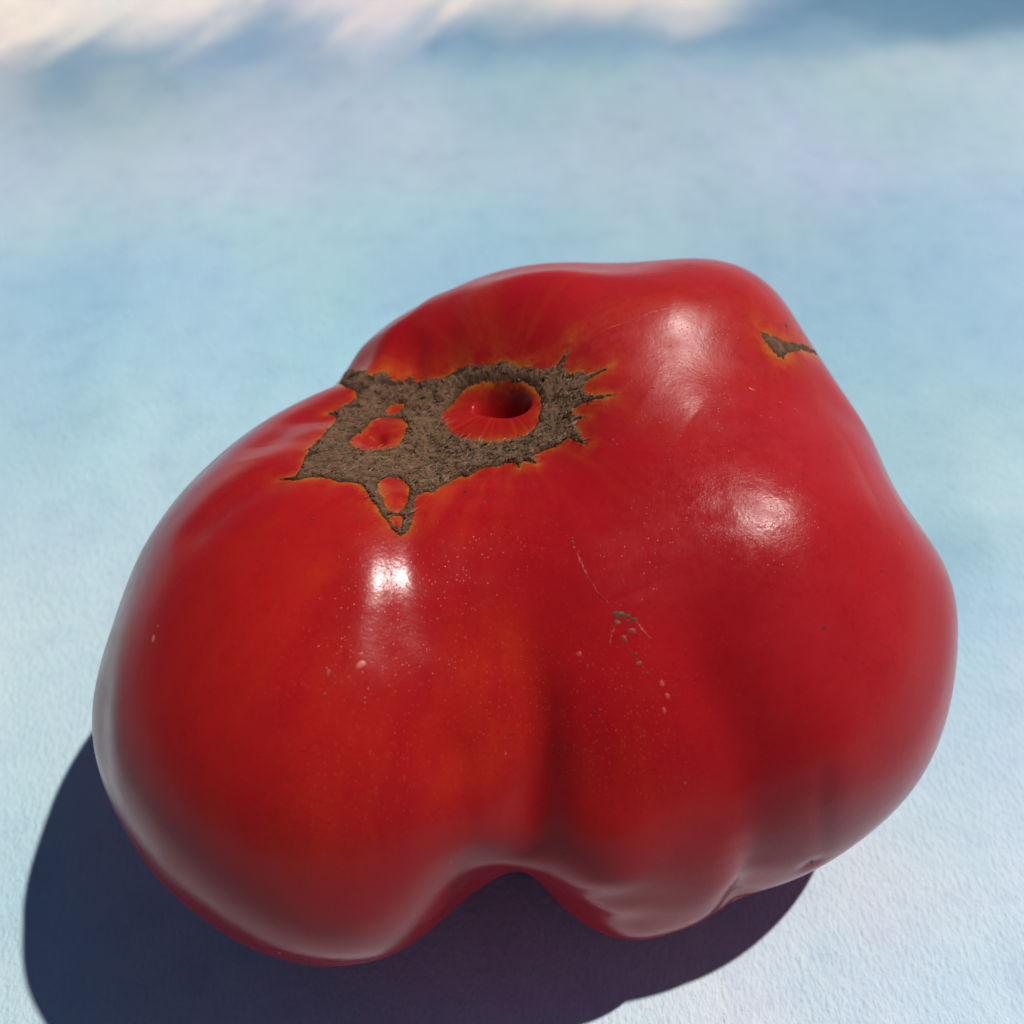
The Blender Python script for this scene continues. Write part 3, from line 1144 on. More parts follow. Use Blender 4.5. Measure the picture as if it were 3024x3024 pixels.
  ((.0967, -.8986, -.428), -.15, .2),
  ((-.0037, -.9862, -.1655), -.068, .2),
  ((-.1693, -.9586, -.229), .085, .2),
  ((-.2602, -.9318, -.253), .05, .2),
  ((-.3424, -.9106, -.2315), -.072, .2),
  ((-.4895, -.8565, -.1635), .051, .2),
  ((-.634, -.7579, -.1535), -.021, .2),
  ((-.6957, -.7083, -.1194), -.027, .2),
  ((-.9406, -.3275, .0896), .02, .2),
  ((-.6213, .5373, .5704), .033, .08),
  ((-.5948, .5819, .5546), .024, .08),
  ((-.5625, .6059, .5625), -.05, .08),
  ((-.5272, .6296, .5706), -.289, .08),
  ((-.4901, .6745, .5522), -.287, .08),
  ((-.4481, .6973, .5595), -.426, .08),
  ((-.4033, .7399, .5384), .053, .08),
  ((-.3545, .7602, .5445), .206, .08),
  ((-.3026, .7784, .55), .311, .08),
  ((-.2479, .7942, .5548), .292, .08),
  ((-.1907, .8071, .5588), .035, .08),
  ((-.1314, .8167, .5618), .344, .08),
  ((-.0707, .8229, .5638), .334, .08),
  ((-.0092, .8253, .5646), .464, .08),
  ((.0523, .8047, .5914), .374, .08),
  ((.1131, .7771, .6192), .267, .08),
  ((.1726, .7667, .6184), .199, .08),
  ((.2303, .7554, .6135), .086, .08),
  ((.2853, .7332, .6172), .126, .08),
  ((.3368, .6993, .6305), .091, .08),
  ((.3848, .6654, .6397), .127, .08),
  ((.43, .64, .6368), .154, .08),
  ((.4732, .6256, .6202), .197, .08),
  ((.515, .6265, .5851), .025, .08),
  ((.5553, .6536, .5142), .024, .08),
  ((.6195, .604, .5014), .021, .08),
  ((.6474, .5792, .4954), .031, .08),
  ((.6727, .5547, .4897), .027, .08),
  ((.6956, .5306, .4843), .027, .08),
  ((.714, .4897, .5004), .023, .08),
  ((.7494, .445, .4902), -.026, .08),
  ((.7646, .4237, .4857), -.057, .08),
  ((.7782, .403, .4816), -.064, .08),
  ((-.6169, .5514, .5616), .023, .08),
  ((-.5875, .5986, .5446), -.023, .08),
  ((-.552, .624, .5531), -.176, .08),
  ((-.5143, .6713, .5337), -.202, .08),
  ((-.4714, .6961, .5415), -.191, .08),
  ((-.4251, .7414, .5193), .164, .08),
  ((-.3204, .7839, .5318), -.394, .08),
  ((-.263, .8015, .5371), .082, .08),
  ((-.2026, .8159, .5415), -.371, .08),
  ((-.1392, .7547, .6412), .319, .08),
  ((-.0742, .7119, .6984), .392, .08),
  ((-.0096, .6903, .7235), .715, .08),
  ((.0544, .6769, .7341), .783, .08),
  ((.1175, .6659, .7367), .912, .08),
  ((.1788, .6521, .7368), .793, .08),
  ((.2376, .632, .7377), .482, .08),
  ((.2929, .6071, .7387), .405, .08),
  ((.3448, .5812, .7371), .338, .08),
  ((.3935, .5582, .7304), .301, .08),
  ((.4398, .5414, .7166), .184, .08),
  ((.4842, .5331, .6938), .263, .08),
  ((.5268, .5311, .6636), .049, .08),
  ((.568, .5388, .6221), .041, .08),
  ((.6091, .57, .5515), -.037, .08),
  ((.6962, .5435, .469), .04, .08),
  ((.7185, .5184, .4637), .054, .08),
  ((.7362, .4764, .4807), .047, .08),
  ((.7541, .4531, .4755), .026, .08),
  ((.7844, .4088, .4665), -.05, .08),
  ((.7972, .3878, .4627), -.071, .08),
  ((-.5785, .6165, .5341), -.082, .08),
  ((-.5391, .6435, .5433), -.134, .08),
  ((-.4489, .7193, .5302), .212, .08),
  ((-.3967, .7663, .5054), -.287, .08),
  ((-.3402, .7888, .5119), -1.209, .08),
  ((-.2785, .7254, .6295), -.356, .08),
  ((-.2121, .6776, .7042), -.854, .08),
  ((-.1448, .6489, .747), -.096, .08),
  ((-.0774, .6296, .7731), .049, .08),
  ((-.0101, .6159, .7878), .439, .08),
  ((.0567, .6053, .794), .614, .08),
  ((.1223, .5941, .795), .959, .08),
  ((.1858, .5782, .7944), .889, .08),
  ((.2458, .5553, .7945), .545, .08),
  ((.3018, .5274, .7942), .323, .08),
  ((.3542, .5018, .7892), .236, .08),
  ((.404, .483, .7769), .166, .08),
  ((.4515, .471, .7579), .021, .08),
  ((.4974, .4665, .7315), .143, .08),
  ((.5408, .4654, .7007), -.063, .08),
  ((.5826, .4707, .6626), -.021, .08),
  ((.6234, .4871, .6117), -.105, .08),
  ((.6654, .5375, .5181), -.083, .08),
  ((.6965, .557, .4524), -.046, .08),
  ((.7205, .5303, .4469), .042, .08),
  ((.742, .5043, .4418), .074, .08),
  ((.7589, .4612, .4597), .067, .08),
  ((.7758, .4374, .4548), .047, .08),
  ((.8043, .3923, .4463), -.041, .08),
  ((.8127, .3544, .4626), -.073, .08),
  ((-.6068, .6068, .5133), -.026, .08),
  ((-.5674, .6359, .5231), -.071, .08),
  ((-.5243, .6889, .5005), .1, .08),
  ((-.4754, .7174, .5093), .195, .08),
  ((-.4212, .7677, .4829), -.757, .08),
  ((-.3577, .6625, .6581), -1.953, .08),
  ((-.2906, .6265, .7232), -1.255, .08),
  ((-.2216, .6012, .7678), -1.345, .08),
  ((-.1517, .5831, .7981), -.778, .08),
  ((-.0811, .5691, .8183), -.386, .08),
  ((.0594, .5471, .8349), .253, .08),
  ((.1278, .5338, .8359), .517, .08),
  ((.1933, .5132, .8362), .457, .08),
  ((.2546, .4861, .836), .322, .08),
  ((.3125, .463, .8294), .137, .08),
  ((.367, .4443, .8172), .129, .08),
  ((.4182, .4282, .8011), .029, .08),
  ((.4666, .417, .78), -.114, .08),
  ((.5127, .4108, .7539), -.049, .08),
  ((.5565, .4089, .7233), -.225, .08),
  ((.5986, .4131, .6863), -.148, .08),
  ((.6394, .4253, .6405), -.217, .08),
  ((.68, .4523, .5771), -.184, .08),
  ((.7224, .5427, .4286), -.13, .08),
  ((.7659, .4881, .4184), .078, .08),
  ((.7819, .444, .4375), .081, .08),
  ((.7978, .4197, .4329), .064, .08),
  ((.8118, .3964, .4288), .041, .08),
  ((.8208, .3566, .4463), -.033, .08),
  ((.8316, .3358, .4424), -.064, .08),
  ((-.5979, .6258, .5009), -.026, .08),
  ((-.5543, .6822, .4768), .109, .08),
  ((-.5045, .7135, .4862), .085, .08),
  ((-.4411, .615, .6536), -1.196, .08),
  ((-.3752, .5887, .716), -1.822, .08),
  ((-.3051, .5622, .7687), -1.414, .08),
  ((-.2335, .5468, .8041), -1.27, .08),
  ((-.1602, .535, .8295), -.966, .08),
  ((-.0858, .5241, .8473), -.576, .08),
  ((-.0112, .5141, .8577), -.222, .08),
  ((.0627, .5008, .8633), .037, .08),
  ((.1343, .4816, .866), .108, .08),
  ((.2018, .4534, .8682), .048, .08),
  ((.2657, .4301, .8628), .275, .08),
  ((.3257, .4101, .8519), .14, .08),
  ((.3814, .391, .8376), .135, .08),
  ((.4826, .3639, .7967), -.129, .08),
  ((.5291, .3574, .7696), -.143, .08),
  ((.5733, .3557, .7381), -.263, .08),
  ((.6156, .3592, .7014), -.219, .08),
  ((.6565, .3695, .6577), -.282, .08),
  ((.6964, .3895, .6027), -.27, .08),
  ((.7366, .4308, .5213), -.234, .08),
  ((.771, .4971, .3981), -.055, .08),
  ((.7885, .4504, .4189), .052, .08),
  ((.8052, .4246, .414), .085, .08),
  ((.8198, .3999, .4098), .072, .08),
  ((.8327, .3764, .4061), .053, .08),
  ((.8503, .3154, .4213), -.053, .08),
  ((-.7293, .4904, .4772), -.022, .08),
  ((-.587, .6727, .4505), .077, .08),
  ((-.5271, .5743, .6264), -.062, .08),
  ((-.4641, .5527, .6922), -.945, .08),
  ((-.3964, .5372, .7445), -1.121, .08),
  ((-.3235, .5176, .7921), -.964, .08),
  ((-.2483, .5063, .8258), -.801, .08),
  ((-.1708, .4975, .8505), -.702, .08),
  ((-.0915, .4873, .8684), -.47, .08),
  ((-.0119, .4771, .8788), -.234, .08),
  ((.1417, .4302, .8915), -.045, .08),
  ((.212, .4005, .8914), -.075, .08),
  ((.2782, .3766, .8836), .439, .08),
  ((.3396, .3547, .8711), .215, .08),
  ((.3965, .3355, .8545), .188, .08),
  ((.4495, .3205, .8338), .05, .08),
  ((.4995, .3105, .8088), -.03, .08),
  ((.5464, .3045, .7802), -.081, .08),
  ((.5908, .3027, .7479), -.155, .08),
  ((.6329, .3054, .7115), -.182, .08),
  ((.6734, .314, .6693), -.237, .08),
  ((.7127, .3302, .6189), -.276, .08),
  ((.7513, .358, .5545), -.278, .08),
  ((.7913, .4227, .4418), -.182, .08),
  ((.8284, .4028, .3891), .08, .08),
  ((.8387, .3589, .4096), .07, .08),
  ((.8501, .3359, .4055), .051, .08),
  ((.8643, .2756, .4208), -.05, .08),
  ((-.7012, .5329, .4737), .033, .08),
  ((-.6641, .5677, .4865), .066, .08),
  ((-.6083, .5079, .6099), .046, .08),
  ((-.5524, .5027, .6649), -.085, .08),
  ((-.4914, .5043, .7101), -.528, .08),
  ((-.4217, .4944, .7601), -.491, .08),
  ((-.3456, .4797, .8065), -.478, .08),
  ((-.2658, .4688, .8424), -.376, .08),
  ((-.183, .4592, .8693), -.372, .08),
  ((-.098, .4471, .8891), -.282, .08),
  ((-.0127, .4344, .9006), -.166, .08),
  ((.1488, .3668, .9183), -.052, .08),
  ((.2226, .3414, .9132), -.048, .08),
  ((.2909, .3172, .9026), .607, .08),
  ((.354, .2957, .8873), .287, .08),
  ((.4121, .2776, .8678), .284, .08),
  ((.4662, .264, .8444), .174, .08),
  ((.5168, .2551, .8172), .159, .08),
  ((.5638, .2492, .7874), .079, .08),
  ((.6484, .2464, .7204), -.088, .08),
  ((.6877, .2522, .6808), -.136, .08),
  ((.7258, .2645, .635), -.232, .08),
  ((.7633, .2859, .5793), -.243, .08),
  ((.8005, .322, .5054), -.323, .08),
  ((.8377, .4049, .3665), -.13, .08),
  ((.8487, .3586, .3888), .068, .08),
  ((.8603, .3344, .3847), .064, .08),
  ((.8704, .3115, .3813), .043, .08),
  ((.8821, .2515, .3984), -.041, .08),
  ((-.7878, .4136, .4564), .035, .08),
  ((-.7629, .4453, .4688), .081, .08),
  ((-.7188, .4063, .5642), .085, .08),
  ((-.6759, .4051, .6156), .162, .08),
  ((-.6281, .409, .662), .034, .08),
  ((-.5713, .4052, .7137), -.031, .08),
  ((-.5145, .4265, .7439), -.194, .08),
  ((-.446, .4317, .7841), -.101, .08),
  ((-.3681, .4263, .8263), -.135, .08),
  ((-.2836, .4147, .8646), -.095, .08),
  ((-.1936, .3904, .9001), -.093, .08),
  ((-.1028, .3658, .925), -.099, .08),
  ((-.0133, .3446, .9387), -.088, .08),
  ((.3033, .2504, .9194), .712, .08),
  ((.3678, .2301, .901), .353, .08),
  ((.4265, .212, .8793), .372, .08),
  ((.4815, .2007, .8532), .288, .08),
  ((.532, .192, .8247), .321, .08),
  ((.578, .1851, .7948), .194, .08),
  ((.6195, .1789, .7643), .09, .08),
  ((.6957, .1793, .6956), -.058, .08),
  ((.7318, .1875, .6552), -.193, .08),
  ((.7681, .2042, .6069), -.189, .08),
  ((.8049, .2318, .5463), -.334, .08),
  ((.8433, .2819, .4576), -.231, .08),
  ((.8714, .3313, .3619), .055, .08),
  ((.8814, .3074, .3586), .053, .08),
  ((.8859, .2654, .3805), .032, .08),
  ((.8938, .2071, .3977), -.033, .08),
  ((-.8539, .324, .4073), .025, .08),
  ((-.8383, .3518, .4164), .072, .08),
  ((-.7961, .2905, .5309), .114, .08),
  ((-.7574, .2711, .594), .189, .08),
  ((-.7155, .2587, .649), .149, .08),
  ((-.6687, .2492, .7005), .281, .08),
  ((-.6256, .2623, .7347), .069, .08),
  ((-.578, .2819, .7658), .09, .08),
  ((-.5221, .2999, .7985), .032, .08),
  ((-.4557, .3115, .8339), .099, .08),
  ((-.3794, .3165, .8694), .098, .08),
  ((-.2938, .311, .9039), .112, .08),
  ((-.2018, .2969, .9333), .192, .08),
  ((-.1076, .2794, .9541), .123, .08),
  ((-.0138, .2588, .9658), .029, .08),
  ((.0767, .2364, .9686), .099, .08),
  ((.1622, .2139, .9633), .039, .08),
  ((.2412, .1917, .9514), .029, .08),
  ((.313, .17, .9344), .723, .08),
  ((.3774, .1491, .914), .328, .08),
  ((.4357, .1318, .8904), .339, .08),
  ((.489, .119, .8641), .225, .08),
  ((.5378, .1097, .8359), .25, .08),
  ((.5813, .101, .8074), .097, .08),
  ((.6217, .0961, .7773), .035, .08),
  ((.697, .0994, .7101), -.037, .08),
  ((.7326, .1076, .6721), -.123, .08),
  ((.7683, .1224, .6282), -.111, .08),
  ((.8047, .146, .5754), -.207, .08),
  ((.8428, .1838, .5059), -.185, .08),
  ((.8895, .28, .3612), .049, .08),
  ((.8977, .2575, .3576), .038, .08),
  ((.9046, .2364, .3547), .024, .08),
  ((-.8802, .2885, .3767), .084, .08),
  ((-.8218, .1771, .5416), .151, .08),
  ((-.7788, .1435, .6107), .225, .08),
  ((-.7329, .1167, .6703), .299, .08),
  ((-.691, .1066, .7149), .218, .08),
  ((-.6508, .1082, .7515), .411, .08),
  ((-.6098, .1186, .7836), .166, .08),
  ((-.5668, .1381, .8122), .283, .08),
  ((-.5194, .1659, .8383), .214, .08),
  ((-.4632, .1962, .8643), .2, .08),
  ((-.3928, .2174, .8936), .315, .08),
  ((-.3079, .2233, .9248), .358, .08),
  ((-.2128, .2147, .9532), .584, .08),
  ((-.1132, .1948, .9743), .473, .08),
  ((-.0144, .1681, .9857), .254, .08),
  ((.0792, .1404, .9869), .264, .08),
  ((.1662, .1158, .9793), .126, .08),
  ((.2448, .0906, .9653), .049, .08),
  ((.3153, .0683, .9465), .526, .08),
  ((.3784, .0497, .9243), .19, .08),
  ((.4345, .0332, .9001), .196, .08),
  ((.5716, .0028, .8205), -.119, .08),
  ((.6118, .0013, .791), -.115, .08),
  ((.6508, .0045, .7592), -.116, .08),
  ((.6893, .0127, .7243), -.093, .08),
  ((.7274, .0255, .6858), -.052, .08),
  ((.7646, .0426, .6431), -.024, .08),
  ((.8021, .0664, .5934), -.062, .08),
  ((.8814, .1525, .4471), .054, .08),
  ((-.9071, .1998, .3704), .072, .08),
  ((-.8456, .0915, .5259), .173, .08),
  ((-.7972, .0454, .6021), .223, .08),
  ((-.7552, .0203, .6552), .31, .08),
  ((-.7173, .0082, .6967), .38, .08),
  ((-.6751, -.0035, .7377), .266, .08),
  ((-.6313, -.0107, .7755), .519, .08),
  ((-.5891, -.0081, .808), .307, .08),
  ((-.5455, .0015, .8381), .51, .08),
  ((-.4989, .0188, .8664), .403, .08),
  ((-.4472, .0437, .8933), .249, .08),
  ((-.3862, .0731, .9195), .568, .08),
  ((-.31, .0954, .9459), .71, .08),
  ((-.217, .0973, .9713), 1.097, .08),
  ((-.1153, .0789, .9902), .981, .08),
  ((-.0146, .0518, .9985), .647, .08),
  ((.0797, .0249, .9965), .498, .08),
  ((.164, -.0068, .9864), .227, .08),
  ((.24, -.0295, .9703), .096, .08),
  ((.3111, -.0411, .9495), .231, .08),
  ((.3735, -.0537, .9261), .057, .08),
  ((.4282, -.0657, .9013), .053, .08),
  ((.4769, -.0753, .8757), -.125, .08),
  ((.5212, -.0817, .8495), -.123, .08),
  ((.5625, -.0846, .8225), -.197, .08),
  ((.6017, -.0839, .7943), -.184, .08),
  ((.6396, -.0796, .7646), -.182, .08),
  ((.6771, -.0713, .7325), -.172, .08),
  ((.7149, -.058, .6968), -.077, .08),
  ((.7526, -.0405, .6572), -.043, .08),
  ((.7913, -.0167, .6112), -.038, .08),
  ((.8324, .017, .5539), .061, .08),
  ((.8758, .0651, .4783), .068, .08),
  ((-.9312, .0831, .355), -.024, .08),
  ((-.9324, .1392, .3334), .055, .08),
  ((-.8727, .032, .4873), .152, .08),
  ((-.8217, -.0218, .5695), .251, .08),
  ((-.7813, -.0496, .6222), .272, .08),
  ((-.7421, -.0697, .6666), .336, .08),
  ((-.6973, -.0909, .711), .382, .08),
  ((-.6529, -.1064, .7499), .285, .08),
  ((-.6106, -.1143, .7836), .577, .08),
  ((-.5682, -.1166, .8146), .409, .08),
  ((-.5238, -.1143, .8441), .602, .08),
  ((-.4734, -.1111, .8738), .555, .08),
  ((-.4204, -.1005, .9017), .211, .08),
  ((-.3656, -.0769, .9276), .768, .08),
  ((-.2953, -.0588, .9536), 1.072, .08),
  ((-.2096, -.0506, .9765), 1.485, .08),
  ((-.1127, -.058, .9919), 1.461, .08),
  ((-.0143, -.0766, .997), 1.127, .08),
  ((.0769, -.1058, .9914), .652, .08),
  ((.1594, -.1252, .9792), .303, .08),
  ((.2355, -.1359, .9623), .244, .08),
  ((.3045, -.1443, .9415), .134, .08),
  ((.4201, -.1578, .8936), -.036, .08),
  ((.4689, -.1618, .8683), -.156, .08),
  ((.5134, -.1635, .8424), -.147, .08),
  ((.5548, -.1626, .816), -.196, .08),
  ((.5938, -.1591, .7887), -.19, .08),
  ((.6313, -.153, .7603), -.187, .08),
  ((.6678, -.1439, .7303), -.197, .08),
  ((.7039, -.1317, .698), -.126, .08),
  ((.74, -.1158, .6625), -.123, .08),
  ((.777, -.0951, .6223), -.095, .08),
  ((.816, -.0671, .5741), -.033, .08),
  ((.9046, .0307, .4251), -.065, .08),
  ((.944, .0664, .3233), .022, .08),
  ((-.9442, .0445, .3264), -.028, .08),
  ((-.903, -.0065, .4295), .119, .08),
  ((-.8482, -.072, .5248), .222, .08),
  ((-.8071, -.1053, .5809), .285, .08),
  ((-.7633, -.1352, .6317), .269, .08),
  ((-.7158, -.1633, .6789), .304, .08),
  ((-.6737, -.1813, .7164), .362, .08),
  ((-.6329, -.1942, .7495), .275, .08),
  ((-.5916, -.2034, .7801), .501, .08),
  ((-.5491, -.2094, .8091), .38, .08),
  ((-.5046, -.2119, .8369), .473, .08),
  ((-.457, -.2113, .864), .652, .08),
  ((-.4053, -.2068, .8905), .189, .08),
  ((-.3478, -.1982, .9164), .739, .08),
  ((-.2805, -.1882, .9412), 1.109, .08),
  ((-.2006, -.1809, .9628), 1.543, .08),
  ((-.109, -.1832, .977), 1.606, .08),
  ((-.0139, -.1969, .9803), 1.269, .08),
  ((.0756, -.2116, .9744), .78, .08),
  ((.1571, -.2237, .9619), .455, .08),
  ((.2309, -.2324, .9448), .273, .08),
  ((.2974, -.238, .9246), .084, .08),
  ((.4115, -.2421, .8787), -.096, .08),
  ((.4605, -.2413, .8542), -.193, .08),
  ((.5055, -.2387, .8292), -.208, .08),
  ((.5472, -.2343, .8035), -.248, .08),
  ((.5866, -.2279, .7772), -.212, .08),
  ((.6242, -.2195, .7498), -.19, .08),
  ((.6604, -.209, .7212), -.2, .08),
  ((.6959, -.1962, .6908), -.156, .08),
  ((.7311, -.1807, .658), -.179, .08),
  ((.7665, -.1616, .6216), -.126, .08),
  ((.803, -.1377, .5799), -.143, .08),
  ((.8419, -.1062, .5291), -.118, .08),
  ((.8849, -.0617, .4617), -.127, .08),
  ((.9357, .0141, .3525), -.042, .08),
  ((.9542, .0322, .2973), .024, .08),
  ((-.9549, .0042, .297), -.025, .08),
  ((-.9444, -.008, .3288), .066, .08),
  ((-.8754, -.1096, .4708), .176, .08),
  ((-.8304, -.1522, .536), .259, .08),
  ((-.7854, -.1868, .5901), .253, .08),
  ((-.7377, -.2182, .6389), .256, .08),
  ((-.6962, -.2395, .6767), .264, .08),
  ((-.6559, -.2564, .71), .322, .08),
  ((-.6155, -.2702, .7404), .229, .08),
  ((-.5744, -.2813, .7687), .347, .08),
  ((-.5321, -.2898, .7956), .332, .08),
  ((-.4877, -.296, .8213), .303, .08),
  ((-.4407, -.2994, .8462), .668, .08),
  ((-.3897, -.3003, .8706), .1, .08),
  ((-.3331, -.2985, .8944), .534, .08),
  ((-.2684, -.2946, .9172), .888, .08),
  ((-.1926, -.291, .9371), 1.327, .08),
  ((-.1055, -.2917, .9507), 1.44, .08),
  ((-.0136, -.2979, .9545), 1.239, .08),
  ((.0745, -.3069, .9488), .874, .08),
  ((.1545, -.3148, .9365), .506, .08),
  ((.2262, -.3199, .9201), .258, .08),
  ((.2907, -.322, .901), .068, .08),
  ((.3494, -.3214, .8801), -.066, .08),
  ((.4029, -.3187, .858), -.185, .08),
  ((.4521, -.3141, .8348), -.28, .08),
  ((.4975, -.308, .8109), -.259, .08),
  ((.5405, -.3, .786), -.306, .08),
  ((.5804, -.291, .7606), -.244, .08),
  ((.618, -.2807, .7344), -.21, .08),
  ((.6541, -.2688, .707), -.213, .08),
  ((.6892, -.2551, .6782), -.186, .08),
  ((.7239, -.2391, .6471), -.22, .08),
  ((.7586, -.2203, .6132), -.134, .08),
  ((.7938, -.198, .575), -.228, .08),
  ((.8303, -.1705, .5306), -.166, .08),
  ((.8689, -.1352, .4761), -.18, .08),
  ((.9112, -.0859, .4029), -.097, .08),
  ((.9698, .0271, .2423), -.038, .08),
  ((-.9085, -.128, .3977), .142, .08),
  ((-.8525, -.1902, .4869), .214, .08),
  ((-.8054, -.2302, .5463), .253, .08),
  ((-.7609, -.2614, .5939), .227, .08),
  ((-.7193, -.2859, .6331), .255, .08),
  ((-.6792, -.3061, .6671), .217, .08),
  ((-.6394, -.3232, .6976), .283, .08),
  ((-.5995, -.3378, .7256), .201, .08),
  ((-.5587, -.3503, .7518), .219, .08),
  ((-.5167, -.3609, .7764), .312, .08),
  ((-.4728, -.3696, .7999), .154, .08),
  ((-.4262, -.3764, .8226), .601, .08),
  ((-.3207, -.3841, .8658), .417, .08),
  ((-.2582, -.3852, .886), .688, .08),
  ((-.1857, -.3853, .9039), 1.079, .08),
  ((-.1023, -.3868, .9165), 1.281, .08),
  ((-.0133, -.3909, .9204), 1.136, .08),
  ((.0727, -.3957, .9155), .796, .08),
  ((.1508, -.3991, .9044), .446, .08),
  ((.2209, -.3999, .8895), .193, .08),
  ((.3419, -.3942, .8531), -.166, .08),
  ((.3958, -.3877, .8324), -.212, .08),
  ((.4469, -.3791, .8103), -.275, .08),
  ((.4934, -.3698, .7872), -.201, .08),
  ((.536, -.3599, .7637), -.314, .08),
  ((.5755, -.3492, .7396), -.277, .08),
  ((.6125, -.3375, .7148), -.248, .08),
  ((.6483, -.3244, .6888), -.235, .08),
  ((.6832, -.3097, .6613), -.211, .08),
  ((.7176, -.293, .6318), -.263, .08),
  ((.7519, -.274, .5996), -.139, .08),
  ((.7864, -.2522, .5639), -.303, .08),
  ((.8217, -.2263, .5231), -.159, .08),
  ((.8583, -.1948, .4747), -.202, .08),
  ((.8972, -.1541, .4138), -.135, .08),
  ((.9413, -.0928, .3245), -.096, .08),
  ((-.9681, -.0806, .2372), .026, .08),
  ((-.8822, -.2107, .4211), .202, .08),
  ((-.8306, -.2601, .4925), .226, .08),
  ((-.7851, -.2954, .5445), .239, .08),
  ((-.7431, -.323, .586), .22, .08),
  ((-.7029, -.346, .6215), .254, .08),
  ((-.6635, -.3658, .6527), .182, .08),
  ((-.6243, -.3831, .6808), .261, .08),
  ((-.5847, -.3984, .7067), .2, .08),
  ((-.5444, -.4121, .7307), .125, .08),
  ((-.5028, -.4242, .7532), .302, .08),
  ((-.4594, -.4349, .7745), .091, .08),
  ((-.4135, -.4443, .7948), .551, .08),
  ((-.3641, -.4523, .8142), -.042, .08),
  ((-.31, -.4588, .8327), .355, .08),
  ((-.2493, -.4639, .8501), .547, .08),
  ((-.1793, -.4679, .8654), .887, .08),
  ((-.0989, -.4714, .8764), 1.09, .08),
  ((-.0128, -.4747, .8801), .935, .08),
  ((.0702, -.4766, .8763), .567, .08),
  ((.1461, -.476, .8672), .28, .08),
  ((.2149, -.4728, .8545), .051, .08),
  ((.2787, -.4669, .8392), -.028, .08),
  ((.3388, -.4587, .8215), -.118, .08),
  ((.3944, -.4489, .8019), -.062, .08),
  ((.445, -.4383, .7809), -.195, .08),
  ((.4897, -.4277, .7598), -.179, .08),
  ((.5311, -.4163, .738), -.361, .08),
  ((.57, -.4041, .7154), -.33, .08),
  ((.6072, -.3908, .6919), -.298, .08),
  ((.6429, -.3763, .6671), -.263, .08),
  ((.6778, -.3605, .6408), -.222, .08),
  ((.712, -.3431, .6126), -.298, .08),
  ((.746, -.3237, .5819), -.14, .08),
  ((.7801, -.3019, .548), -.367, .08),
  ((.8146, -.2767, .5097), -.145, .08),
  ((.8502, -.247, .465), -.214, .08),
  ((.8874, -.2101, .4104), -.152, .08),
  ((.9276, -.1603, .3375), -.146, .08),
  ((-.9208, -.2095, .3289), .088, .08),
  ((-.859, -.279, .4292), .228, .08),
  ((-.8109, -.3206, .4895), .226, .08),
  ((-.7677, -.3522, .5353), .23, .08),
  ((-.727, -.378, .5731), .215, .08),
  ((-.6877, -.4002, .6057), .252, .08),
  ((-.6489, -.4198, .6346), .168, .08),
  ((-.6102, -.4373, .6606), .254, .08),
  ((-.5711, -.4532, .6844), .215, .08),
  ((-.5313, -.4678, .7064), .077, .08),
  ((-.4902, -.4812, .7268), .287, .08),
  ((-.4473, -.4935, .7459), .075, .08),
  ((-.402, -.5049, .7638), .517, .08),
  ((-.3534, -.5154, .7807), -.083, .08),
  ((-.3004, -.5249, .7964), .298, .08),
  ((-.2412, -.5334, .8107), .446, .08),
  ((-.1734, -.5406, .8232), .734, .08),
  ((-.0955, -.546, .8323), .885, .08),
  ((-.0123, -.5488, .8359), .678, .08),
  ((.0675, -.5482, .8336), .299, .08),
  ((.1412, -.5446, .8268), .107, .08),
  ((.2098, -.5382, .8162), -.024, .08),
  ((.2748, -.5296, .8025), .055, .08),
  ((.3351, -.5191, .7863), -.039, .08),
  ((.3894, -.5077, .7685), -.033, .08),
  ((.4387, -.4956, .7496), -.224, .08),
  ((.4839, -.4828, .7299), -.25, .08),
  ((.5257, -.4694, .7094), -.429, .08),
  ((.5651, -.4553, .688), -.371, .08),
  ((.6024, -.4405, .6656), -.325, .08),
  ((.6382, -.4248, .6421), -.297, .08),
  ((.673, -.408, .617), -.233, .08),
  ((.7071, -.3898, .59), -.322, .08),
  ((.7409, -.3699, .5606), -.135, .08),
  ((.7746, -.3479, .5282), -.408, .08),
  ((.8087, -.323, .4917), -.141, .08),
  ((.8435, -.294, .4495), -.227, .08),
  ((.8798, -.259, .3985), -.159, .08),
  ((.9187, -.2134, .3323), -.174, .08),
  ((-.8929, -.2839, .3496), .163, .08),
  ((-.8388, -.3373, .4273), .229, .08),
  ((-.7935, -.374, .4801), .229, .08),
  ((-.7519, -.4031, .5216), .227, .08),
  ((-.7122, -.4278, .5565), .212, .08),
  ((-.6736, -.4495, .5867), .253, .08),
  ((-.6354, -.4689, .6135), .172, .08),
  ((-.5972, -.4866, .6376), .253, .08),
  ((-.5586, -.503, .6595), .238, .08),
  ((-.5192, -.5184, .6795), .074, .08),
  ((-.4785, -.5328, .6979), .258, .08),
  ((-.4362, -.5465, .7149), .058, .08),
  ((-.3915, -.5595, .7305), .471, .08),
  ((-.3437, -.572, .7448), -.12, .08),
  ((-.2917, -.5839, .7576), .205, .08),
  ((-.2339, -.5951, .7688), .341, .08),
  ((-.1678, -.605, .7784), .567, .08),
  ((-.0921, -.6118, .7857), .65, .08),
  ((-.0118, -.6135, .7896), .401, .08),
  ((.0648, -.6109, .7891), .056, .08),
  ((.1361, -.6052, .7843), -.052, .08),
  ((.203, -.5974, .7759), -.141, .08),
  ((.2664, -.5875, .7641), -.042, .08),
  ((.3262, -.5759, .7496), -.125, .08),
  ((.3815, -.5628, .7333), -.137, .08),
  ((.432, -.5488, .7157), -.252, .08),
  ((.4781, -.5342, .6972), -.286, .08),
  ((.5207, -.519, .6778), -.432, .08),
  ((.5605, -.5034, .6576), -.399, .08),
  ((.598, -.4872, .6364), -.33, .08),
  ((.634, -.4702, .6139), -.322, .08),
